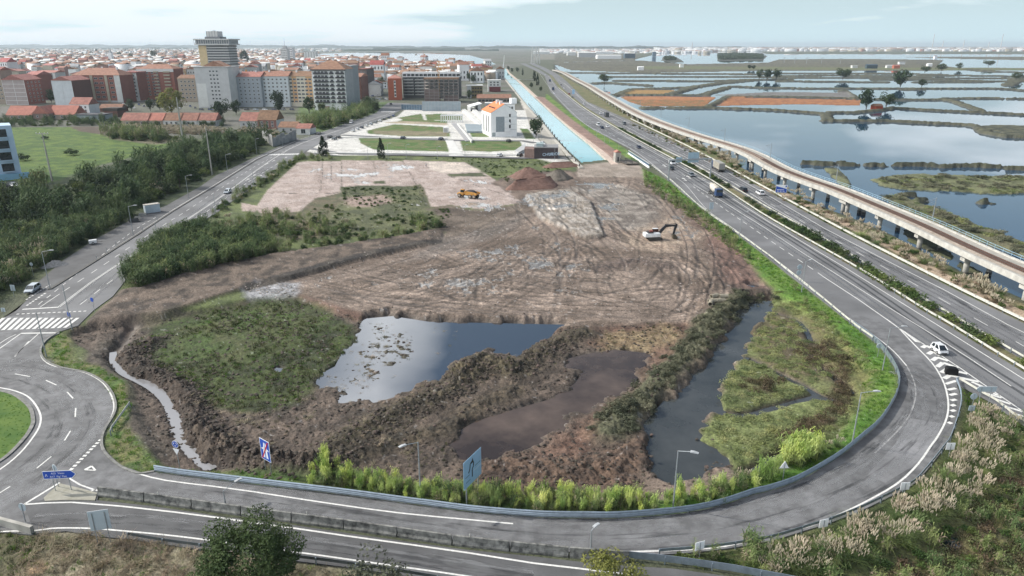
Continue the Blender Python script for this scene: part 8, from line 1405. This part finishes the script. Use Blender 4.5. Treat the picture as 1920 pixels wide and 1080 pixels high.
b = Bld('concrete_hut','dark concrete block on the park footpath crossing',824,842,289,285,1.6,0,M_bal,'hut') if False else None
for (x0, x1, yy) in ((590,868,287.2),(868,985,290.2),(640,838,258.2)):
    pts = [(x0,yy),(x1,yy+2.2 if yy < 290 else yy+1)]; wall_line('park_wall', pts, 0, 1.6, -0.2, 0.45, M_wc, label={287.2:'long white low wall edging the lower park road on the left',290.2:'long white low wall edging the lower park road towards the graffiti hut',258.2:'white low wall along the upper park road'}[yy], cat='wall')
# yard wall, terraces, cottages
for a, c_, t_, lb in (((482,264),(505,276),9,'x'),((505,275),(555,264),8,'grey patched yard wall facing the avenue, right part')):
    pass
yw = W([(492,258),(512,274),(556,262)]); e = empty('yard_wall', yw[0], label='grey patched concrete yard wall at the bend of the avenue', cat='wall'); M_yw = mat('patched_wall', (0.20,0.21,0.21), 0.9, 0, 0.3, 0.3, col2=(0.38,0.38,0.37))
for i in range(2):
    for k_ in range(6): a = yw[i].lerp(yw[i+1], k_/6)-yw[0]; c_ = yw[i].lerp(yw[i+1], (k_+1)/6)-yw[0]; hq = 4.2+((k_*7+i*3)%3)*0.7; q = MB(); q.add(*extrude_line([a, c_], [(0.15,-0.5),(0.15,hq),(-0.15,hq),(-0.15,-0.5)], True)); q.build('wall_panel', M_yw, e)
def house(name, lb, xl, xr, yb, yt, d, yaw, wm, rm, rh=3, kind='gable_x', wins=(3,1), grp=None, cat='house', frame=True, wsz=(1.2,1.4)):
    b = Bld(name, lb, xl, xr, yb, yt, d, yaw, wm, cat, grp)
    if wins: b.grid('front', wins[0], wins[1], 0.08, 0.92, 0.15, 0.9, wsz[0], wsz[1], frame)
    b.roof(kind, rm, rh, 0.4); return b
M_rr = mat('pinkish_tiles', (0.40,0.16,0.12), 0.9, 0, 0.15, 0.4, bump=0.2)
house('house','long low house with pinkish tile roof, left of the dormer gable',12,62,224,216,14,-3,beige,M_rr,6); house('house','low house with pinkish tile roof right of the dormer gable',92,142,223,215,14,-3,beige,M_rr,6)
b = house('house','brown gabled dormer house between two pinkish roofs',62,94,224,213,14,-3,wall_m('mauve',(0.24,0.17,0.15)),M_rr,5,'gable_y',(2,1)); MB().prism([(-b.w/2,b.h),(b.w/2,b.h),(0,b.h+5)],-0.06,0.0).build('gable_wall',b.wm,b.e)
b = house('house','white two storey cottage with brown hip roof behind the flat grey shed',132,170,213,196,12,-6,M_white,M_terro,5,'gable_x',(4,2)); b.panel(0,1,0,1,M_white,0.05,'right')
house('house','flat roofed grey shed with pale blue front beside the white cottage',140,194,226,216,12,-4,wall_m('shed_blue',(0.34,0.40,0.42)),M_bal,0.5,'flat',None,cat='shed')
for i, (xl,xr,rm) in enumerate(((228,278,M_terro),(278,306,M_rr),(306,338,M_terro),(338,370,M_terro),(370,405,M_terro))): house('terraced_house',['first and longest brown roofed house of the terrace behind the pampas','terrace house with the brighter red roof','third house of the terrace, next to the red roof','fourth house of the terrace behind the tallest pole','last white ended house of the terrace with blue doors'][i],xl,xr,236,226,11,-3,pal if i > 1 else beige,rm,4.5,'gable_x',(3,1),'terraced houses behind the pampas')
house('house','pale end house of the second cottage pair, balcony in shade',450,484,240,227,12,-5,greyw,M_terro,5,'gable_x',(3,1)); house('house','brick faced house with white gable end in the second cottage pair',484,520,241,225,12,-5,wall_m('brick_face',(0.24,0.12,0.10)),M_terro,5.5,'gable_x',(3,2)).panel(0,1,0,1,M_white,0.06,'right')
house('shed','brown roofed outbuilding next to the brick faced house',522,556,248,239,11,-6,greyw,M_terro,3,'gable_x',(2,1),cat='shed'); house('shed','small shed with a dark gate at the avenue kerb',556,582,252,241,9,-8,pal,M_terro,2.5,'gable_x',(1,1),cat='shed',wsz=(2.6,2.4))
house('shed','long low brown roof at the foot of the brick block',186,228,209,203,10,-3,brickd,M_terro,3,'gable_x',None,cat='shed'); house('shed','dark ruined shed left of the car lot',196,222,219,208,10,-4,brickd,mat('dark_roof',(0.06,0.05,0.045),0.9),2,'flat',None,cat='shed'); house('shed','brown roofed garage below the round white tower',598,618,206,200,8,-3,beige,M_terro,2,'gable_x',None,cat='shed')
# blue-white block at the left edge
ub = Bld('white_blue_block','white-blue apartment block with railed balconies cut by the left picture edge',-52,24,338,238,12,37,wall_m('sky_white',(0.46,0.60,0.74),0.04)); ub.panel(0,1.12,-0.02,0.10,wall_m('sky_blue',(0.26,0.48,0.66),0.04),1.2,nm='plinth')
for r in range(4):
    z = 0.14+0.215*r; ub.panel(0.70,0.90,z,z+0.15,GL,0.04,nm='window'); ub.place(balcony_me(3.6,1.2,ub.wm,0.2),'front',ub.w*0.30,ub.h*z)
    q = MB(); q.box(-1.8,1.8,-1.25,-1.2,1.0,1.08); [q.box(-1.8+k_*0.3,-1.76+k_*0.3,-1.24,-1.2,0,1.0) for k_ in range(13)]; o = q.build('railing', M_bal, ub.e); o.location = (ub.w*0.30,0,ub.h*z)
    ub.grid('front',2,1,0.1,0.6,z,z+0.15,2.2,1.6)
tag(poly_sheet('parking_court', W([(-80,346),(46,338),(52,350),(20,358),(-80,366)], 0.05), 0.05, M_asph), kind='structure')
# tower cranes
def crane(px, ytop, m, lb, jib, cj, mastw=1.2):
    b0 = P(*px); h = HGT(ytop, px[1]); e = empty('tower_crane', b0, 0, lb, 'crane'); q = MB()
    for sx in (-1,1):
        for sy in (-1,1): q.tube((sx*mastw/2,sy*mastw/2,0),(sx*mastw/2,sy*mastw/2,h),0.16,n=4)
    k_ = 0
    while k_*2.5 < h: z = k_*2.5; s_ = 1 if k_%2 else -1; q.tube((-s_*mastw/2,-mastw/2,z),(s_*mastw/2,-mastw/2,min(h,z+2.5)),0.1,n=4); q.tube((-s_*mastw/2,mastw/2,z),(s_*mastw/2,mastw/2,min(h,z+2.5)),0.1,n=4); k_ += 1
    q.build('mast', m, e); q = MB(); q.tube((-cj,0,h),(jib,0,h),0.35,n=4); q.tube((-cj*0.7,0,h+0.2),(0,0,h+6),0.12,n=4); q.tube((0,0,h+6),(jib*0.7,0,h+0.3),0.12,n=4); q.tube((0,0,h),(0,0,h+6),0.3,n=4); q.tube((0,0,h+1.8),(jib*0.95,0,h+0.9),0.15,n=4); q.build('jib', m, e); MB().box(-cj,-cj+4,-1,1,h-3,h).build('counterweight', M_conc, e); MB().box(1,3,-1,1,h-2.5,h-0.3).build('cab', M_yel, e); return e
crane((824,190),127,mat('crane_yellow',(0.6,0.30,0.03),0.5),'yellow-orange tower crane mast standing in the unfinished frame',8,6); crane((795,130),101,mat('crane_red',(0.45,0.16,0.06),0.5),'reddish tower crane against the water behind the dark apartment block',42,18,2.0); crane((462,160),130,M_pole,'thin grey crane left of the apartment row',16,6)
# white cable bridge mast, footbridge over the canal
e = empty('cable_mast', P(943,133), 0, 'slender white mast at the far bend of the canal', 'mast'); MB().tube((0,0,0),(3,0,30),0.9,0.3,6).build('pole', M_white, e)
e = empty('canal_footbridge', P(975,152), 0, 'flat concrete footbridge crossing the far canal', 'bridge'); a = P(948,151)-P(975,152); c_ = P(1000,150)-P(975,152); q = MB(); q.add(*extrude_line([a, Vector((0,0,1.6)), c_], [(-1.5,0.4),(-1.5,0.9),(1.5,0.9),(1.5,0.4)], True)); q.build('deck', M_deck, e)
for i, (a, b_) in enumerate(((998,119),(1005,119),(1010,119))): e = empty('cable_tower', P(a, b_), 0, 'pale bridge pylon of the distant motorway crossing', 'pylon', 'pylons of the distant crossing'); MB().tube((-3,0,0),(0,0,44),1.3,0.8,6).tube((3,0,0),(0,0,44),1.3,0.8,6).build('pylon_frame', M_tw, e)
# salt barns and sheds beyond the lagoon
for (xl,xr,yb,yt,wm,rm,kd,lb) in ((1625,1645,128,122,wall_m('dark_shed',(0.05,0.08,0.10)),mat('blue_roof',(0.04,0.08,0.12),0.6),'gable_x','dark blue shed among the far salt pans'),(1663,1675,127,123,pal,greyw,'gable_x','white salt barn left of the red one'),(1676,1687,128,123,wall_m('barn_red',(0.40,0.12,0.07)),M_terra,'gable_x','red salt barn in the far salt pans'),(1740,1748,124,120,M_white,M_white,'gable_x','small white hut left of the island'),(1686,1697,120,117,M_white,greyw,'flat','low white building on the far marsh'),(1598,1608,127,124,pal,pal,'flat','small pale shed left of the blue one'),
    (1136,1144,181,176,M_white,M_terra,'gable_x','small hut with red roof by the far viaduct'),(1196,1207,131,126,M_white,M_white,'gable_x','white shed on the far marsh edge'),(1275,1282,126,122,M_white,M_white,'flat','tiny white building on the green far strip'),(1642,1655,204,199,wall_m('rust_red',(0.30,0.05,0.02)),M_terra,'gable_x','small red hut beneath the pair of dike trees'),(1752,1757,110,105,M_white,M_terra,'gable_x','tiny red roofed house on the far marsh')): house('barn', lb, xl, xr, yb, yt, 9, 0, wm, rm, 1.6, kd, None, cat='shed')
for (xl,xr,yb,yt,d,m,lb) in ((1064,1080,104,98,60,pal,'white industrial hall, left of the group at the far industrial estate'),(1085,1118,107,99,80,greyw,'broad grey industrial hall in the far estate'),(1120,1165,110,104,60,M_white,'long low white hall in the far estate'),(1172,1191,109,100,50,wall_m('petrol',(0.04,0.07,0.10)),'dark blue cube hall at the edge of the estuary'),(1118,1150,101,97,60,M_white,'white arched hall behind the grey one'),(1224,1230,106,97,20,wall_m('tower_petrol',(0.10,0.15,0.20)),'blue-grey tower block by the estuary'),(1000,1030,101,97,40,pal,'pale hall left of the industrial estate')): b = Bld('industrial_hall', lb, xl, xr, yb, yt, d, 0, m, 'hall'); b.roof('gable_x', pal, 2.5)
# old town: houses one by one near, one mass far
HV = []
wc = [pal, M_white, cream, greyw, beige, M_white, wall_m('ochre',(0.42,0.28,0.15)), wall_m('rose',(0.36,0.20,0.17)), pal, M_white]; rc = [M_terra, M_terro, M_terra, M_terro, M_terra, mat('tiles_brick', (0.30,0.10,0.07), 0.9, 0, 0.2, 0.4, rnd=0.3), M_terro, M_terra, greyw, M_terra]
for i in range(10):
    r = random.Random(i); w_, d, h = r.uniform(9,16), r.uniform(9,13), r.uniform(5.5,10); m = MB().box(-w_/2,w_/2,0,d,-1,h); rm = MB(); k_ = r.uniform(1.4,2.4)
    if i % 3 == 0: rm.prism([(-w_/2-.4,h),(w_/2+.4,h),(0,h+k_)],-.4,d+.4)
    else: rm.prism([(-.4,h),(d+.4,h),(d/2,h+k_)],-w_/2-.4,w_/2+.4,axis='x')
    wn = MB()
    for c in range(int(w_/3)):
        for q in range(int(h/3)): x = -w_/2+(c+0.5)*w_/int(w_/3); wn.box(x-0.6,x+0.6,-0.06,0.02,1.0+q*2.9,2.4+q*2.9)
    HV.append((m.mesh('wall', wc[i]), rm.mesh('roof', rc[i]), wn.mesh('windows', GL)))
keep = [(-20,72,130,200),(72,345,126,200),(335,440,118,206),(436,664,128,210),(655,695,125,200),(724,870,128,210),(870,910,158,190),(910,960,146,195),(370,445,50,145)]
rt = random.Random(21); cnt = 0; tries = 0; used_ = []
TXT = ['small white old town house with red roof', 'old town house among the dense roofs', 'pale gabled house in the dense old town']
while cnt < 290 and tries < 9000:
    tries += 1; y = 118+62*rt.random()**1.3; x = rt.uniform(-10, 940)
    if x > 720 and y > 150 and not (870 < x < 945 and y < 160): continue
    if x > 860 and y < 124: continue
    if any(a < x < b_ and c_ < y < d for a, b_, c_, d in keep if d-c_ > 0) and y > 128 and not (y < 140 and rt.random() < 0.2): 
        if not (y < 150): continue
    p = P(x, y)
    if any((p.x-q.x)**2+(p.y-q.y)**2 < 15**2 for q in used_): continue
    used_.append(p); i = rt.randrange(10); e = empty('town_house', p, rt.uniform(-0.35, 0.35)+(math.pi/2 if rt.random() < .2 else 0), 'one of the small tiled houses of the dense old town', 'house', 'old town houses'); s = rt.uniform(0.9, 1.5); e.scale = (s, s, s*rt.uniform(0.9, 1.9))
    for me in HV[i]: o = link(me.name.split('.')[0], me, e)
    cnt += 1
def mass(name, n, xr, yr, label, hrange, wr, mats, seed, pw=1.0, excl=None, cat='houses'):
    r = random.Random(seed); V = []; Q = []; I = []
    for _ in range(n):
        y = yr[0]+(yr[1]-yr[0])*r.random()**pw; x = r.uniform(*xr)
        if excl and excl(x, y): continue
        p = P(x, y); w_, d, h = r.uniform(*wr), r.uniform(9,16), r.uniform(*hrange); a = r.uniform(-0.4,0.4); ca, sa = math.cos(a), math.sin(a); k_ = r.uniform(1.6,3.2); mi = r.randrange(len(mats)-3); ri = len(mats)-3+(r.randrange(3)); b0 = len(V)
        for (lx, ly, lz) in ((-w_/2,0,-1),(w_/2,0,-1),(w_/2,d,-1),(-w_/2,d,-1),(-w_/2,0,h),(w_/2,0,h),(w_/2,d,h),(-w_/2,d,h),(-w_/2,d/2,h+k_),(w_/2,d/2,h+k_)): V.append((p.x+lx*ca-ly*sa, p.y+lx*sa+ly*ca, lz))
        for f in ((0,1,5,4),(1,2,6,5),(2,3,7,6),(3,0,4,7)): Q.append([b0+j for j in f]); I.append(mi)
        for f in ((4,5,9,8),(6,7,8,9)): Q.append([b0+j for j in f]); I.append(ri)
    me = npmesh(name, np.array(V), np.array(Q), mats, np.array(I)); return tag(link(name, me), label, cat, None, 'stuff')
mm_ = [pal, M_white, cream, M_white, beige, M_white, M_terra, pal, M_terro]
mass('town_mass', 3400, (-160,720), (97,136), 'dense mass of old town roofs towards the horizon', (6,17), (9,24), mm_, 31, 1.6, lambda x, y: (x > 600 and y < 112) or (x > 560 and y < 104))
mass('town_mass', 900, (690,935), (121,150), 'old town roofs by the water behind the concrete frame', (5,11), (9,18), mm_, 32, 0.8, lambda x, y: x > 860+(y-121)*2.4 or (y < 126 and x > 860))
mass('town_mass', 500, (-160,640), (91,97), 'scattered far suburbs on the left horizon', (4,10), (12,40), mm_[:6]+[M_terra,pal,greyw], 33)
mass('port_town', 1500, (1230,2100), (90.6,96.6), 'port town of white and red buildings on the right horizon', (5,22), (20,90), [pal, M_white, M_white, cream, wall_m('rose',(0.36,0.20,0.17)), M_white, M_terra, pal, greyw], 34, 1.0)
mass('far_suburb', 420, (1010,1330), (93,100), 'far suburb along the estuary', (4,12), (14,50), [pal, M_white, cream, pal, M_white, M_white, M_terra, pal, greyw], 35)
for i, (x, y0_, h_) in enumerate(((1747,94,150),(1766,94,90),(1805,94,95),(1852,94,80),(1875,94,150),(1920,94,110),(1297,95,70))): e = empty('port_mast', P(x, y0_), 0, 'faint tall port mast or chimney on the right horizon', 'mast', 'port masts on the horizon'); MB().tube((0,0,0),(0,0,h_),5,3,6).build('shaft', M_tw, e)
for i, (x, y0_) in enumerate(((1470,118),(1490,119),(1512,119),(1540,119),(1575,120))): e = empty('line_pylon', P(x, y0_), 0, 'thin far power line post on the marsh', 'pylon', 'power line posts on the marsh'); MB().tube((0,0,0),(0,0,16),0.6,0.4,5).box(-5,5,-.3,.3,14,14.6).build('pole', M_pole, e)
# church
e = empty('church', P(207,122), -0.1, 'white church with square tower among the old town roofs', 'church'); MB().box(-22,-2,0,40,0,14).build('nave', M_white, e); MB().prism([(-23,14),(-1,14),(-12,21)],-1,41).build('roof', M_terra, e); MB().box(-2,7,0,9,0,30).build('tower', M_white, e); MB().box(-1,6,1,8,30,38,taper=(0.3,0.3)).build('spire', greyw, e)
# a person on the slabs
sk = bpy.data.meshes.new('person'); jv = [(0,0,0.95),(0,0,1.15),(0,0,1.42),(0,0,1.52),(0,0.02,1.66),(0,0,1.76),(-0.2,0,1.40),(-0.27,0.02,1.12),(-0.25,0.10,0.88),(0.2,0,1.40),(0.27,0.02,1.12),(0.25,0.10,0.88),(-0.1,0,0.88),(-0.12,0.02,0.5),(-0.13,-0.02,0.06),(-0.14,0.14,0.03),(0.1,0,0.88),(0.12,0.02,0.5),(0.13,-0.02,0.06),(0.14,0.14,0.03)]
ed = [(0,1),(1,2),(2,3),(3,4),(4,5),(2,6),(6,7),(7,8),(2,9),(9,10),(10,11),(0,12),(12,13),(13,14),(14,15),(0,16),(16,17),(17,18),(18,19)]; rad = [.14,.13,.15,.06,.10,.07,.07,.05,.04,.07,.05,.04,.10,.07,.05,.045,.10,.07,.05,.045]
sk.from_pydata(jv, ed, []); po = link('person', sk, None, P(799,313,gh(P(799,313))), 0.6); md = po.modifiers.new('skin', 'SKIN'); 
for v_, r_ in zip(sk.skin_vertices[0].data if sk.skin_vertices else [], rad): v_.radius = (r_, r_)
if not sk.skin_vertices:
    bpy.context.view_layer.objects.active = po; bm = bmesh.new(); bm.from_mesh(sk); ly = bm.verts.layers.skin.verify(); bm.verts.ensure_lookup_table()
    for v_, r_ in zip(bm.verts, rad): v_[ly].radius = (r_, r_); v_[ly].use_root = (v_.index == 0)
    bm.to_mesh(sk); bm.free()
po.modifiers.new('sub', 'SUBSURF').levels = 1; dg = bpy.context.evaluated_depsgraph_get(); me = bpy.data.meshes.new_from_object(po.evaluated_get(dg)); po.modifiers.clear(); po.data = me; me.materials.clear(); me.materials.append(mat('dark_clothes', (0.05,0.05,0.07), 0.9)); me.materials.append(mat('white_shirt', (0.7,0.7,0.7), 0.9)); me.materials.append(mat('skin', (0.35,0.2,0.14), 0.7))
for f in me.polygons: z = f.center.z; f.material_index = 2 if z > 1.5 else (1 if z > 0.98 else 0)
tag(po, 'person in a white shirt walking on the pale concrete slab', 'person')
# ------------------------------------------------------------------ far woods, ridge on the horizon, haze
def ridge_wood(x0, x1, y_, hmin, hmax, seed, label, depth=260, m=None):
    r = random.Random(seed); a = P(x0, y_, 0); c_ = P(x1, y_, 0); n = max(8, int(abs(x1-x0)/2.2)); V = []; Fs = []
    for i in range(n+1):
        p = a.lerp(c_, i/n); h_ = hmin+(hmax-hmin)*float(vnoise(np.array([i*0.13]), np.array([seed*3.7]), seed)[0])+r.uniform(0, hmax*0.18)
        V += [(p.x, p.y, -2), (p.x, p.y+10, h_*0.8), (p.x, p.y+depth*0.4, h_), (p.x, p.y+depth, h_*0.7), (p.x, p.y+depth+5, -2)]
    for i in range(n):
        for j in range(4): b0 = i*5+j; Fs.append((b0, b0+1, b0+6, b0+5))
    me = bpy.data.meshes.new('far_wood'); me.from_pydata(V, [], Fs); me.materials.append(m or mat('far_wood', (0.02,0.035,0.02), 0.95, 0, 0.3, 0.02, col2=(0.055,0.075,0.04), coord='World')); me.update()
    return tag(link('far_wood', me), label, 'wood', None, 'stuff')
for a in ((-300,640,89.0,20,60,1),(-200,420,92,6,22,2),(560,1000,89.6,10,34,3),(640,935,95.5,8,20,4),(900,1250,91.0,14,40,5),(1080,1400,89.8,8,30,6),(-300,300,98,3,11,7),(1240,1560,92.3,3,10,8),(700,870,92.5,10,26,9)):
    ridge_wood(a[0], a[1], a[2], a[3], a[4], a[5], 'far line of dark woodland under the horizon', 120 if a[2] > 91 else 500)
hb = MB().box(-14000,14000,-150,24000,-4.6,98)
hm = bpy.data.materials.new('air'); hm.use_nodes = True; nt = hm.node_tree; nt.nodes.remove(nt.nodes['Principled BSDF']); pv = nt.nodes.new('ShaderNodeVolumePrincipled'); pv.inputs['Density'].default_value = 0.000065; pv.inputs['Color'].default_value = (0.78,0.90,1.0,1); pv.inputs['Anisotropy'].default_value = 0.2
nt.links.new(pv.outputs[0], nt.nodes['Material Output'].inputs['Volume']); tag(hb.build('haze', hm), kind='stuff')
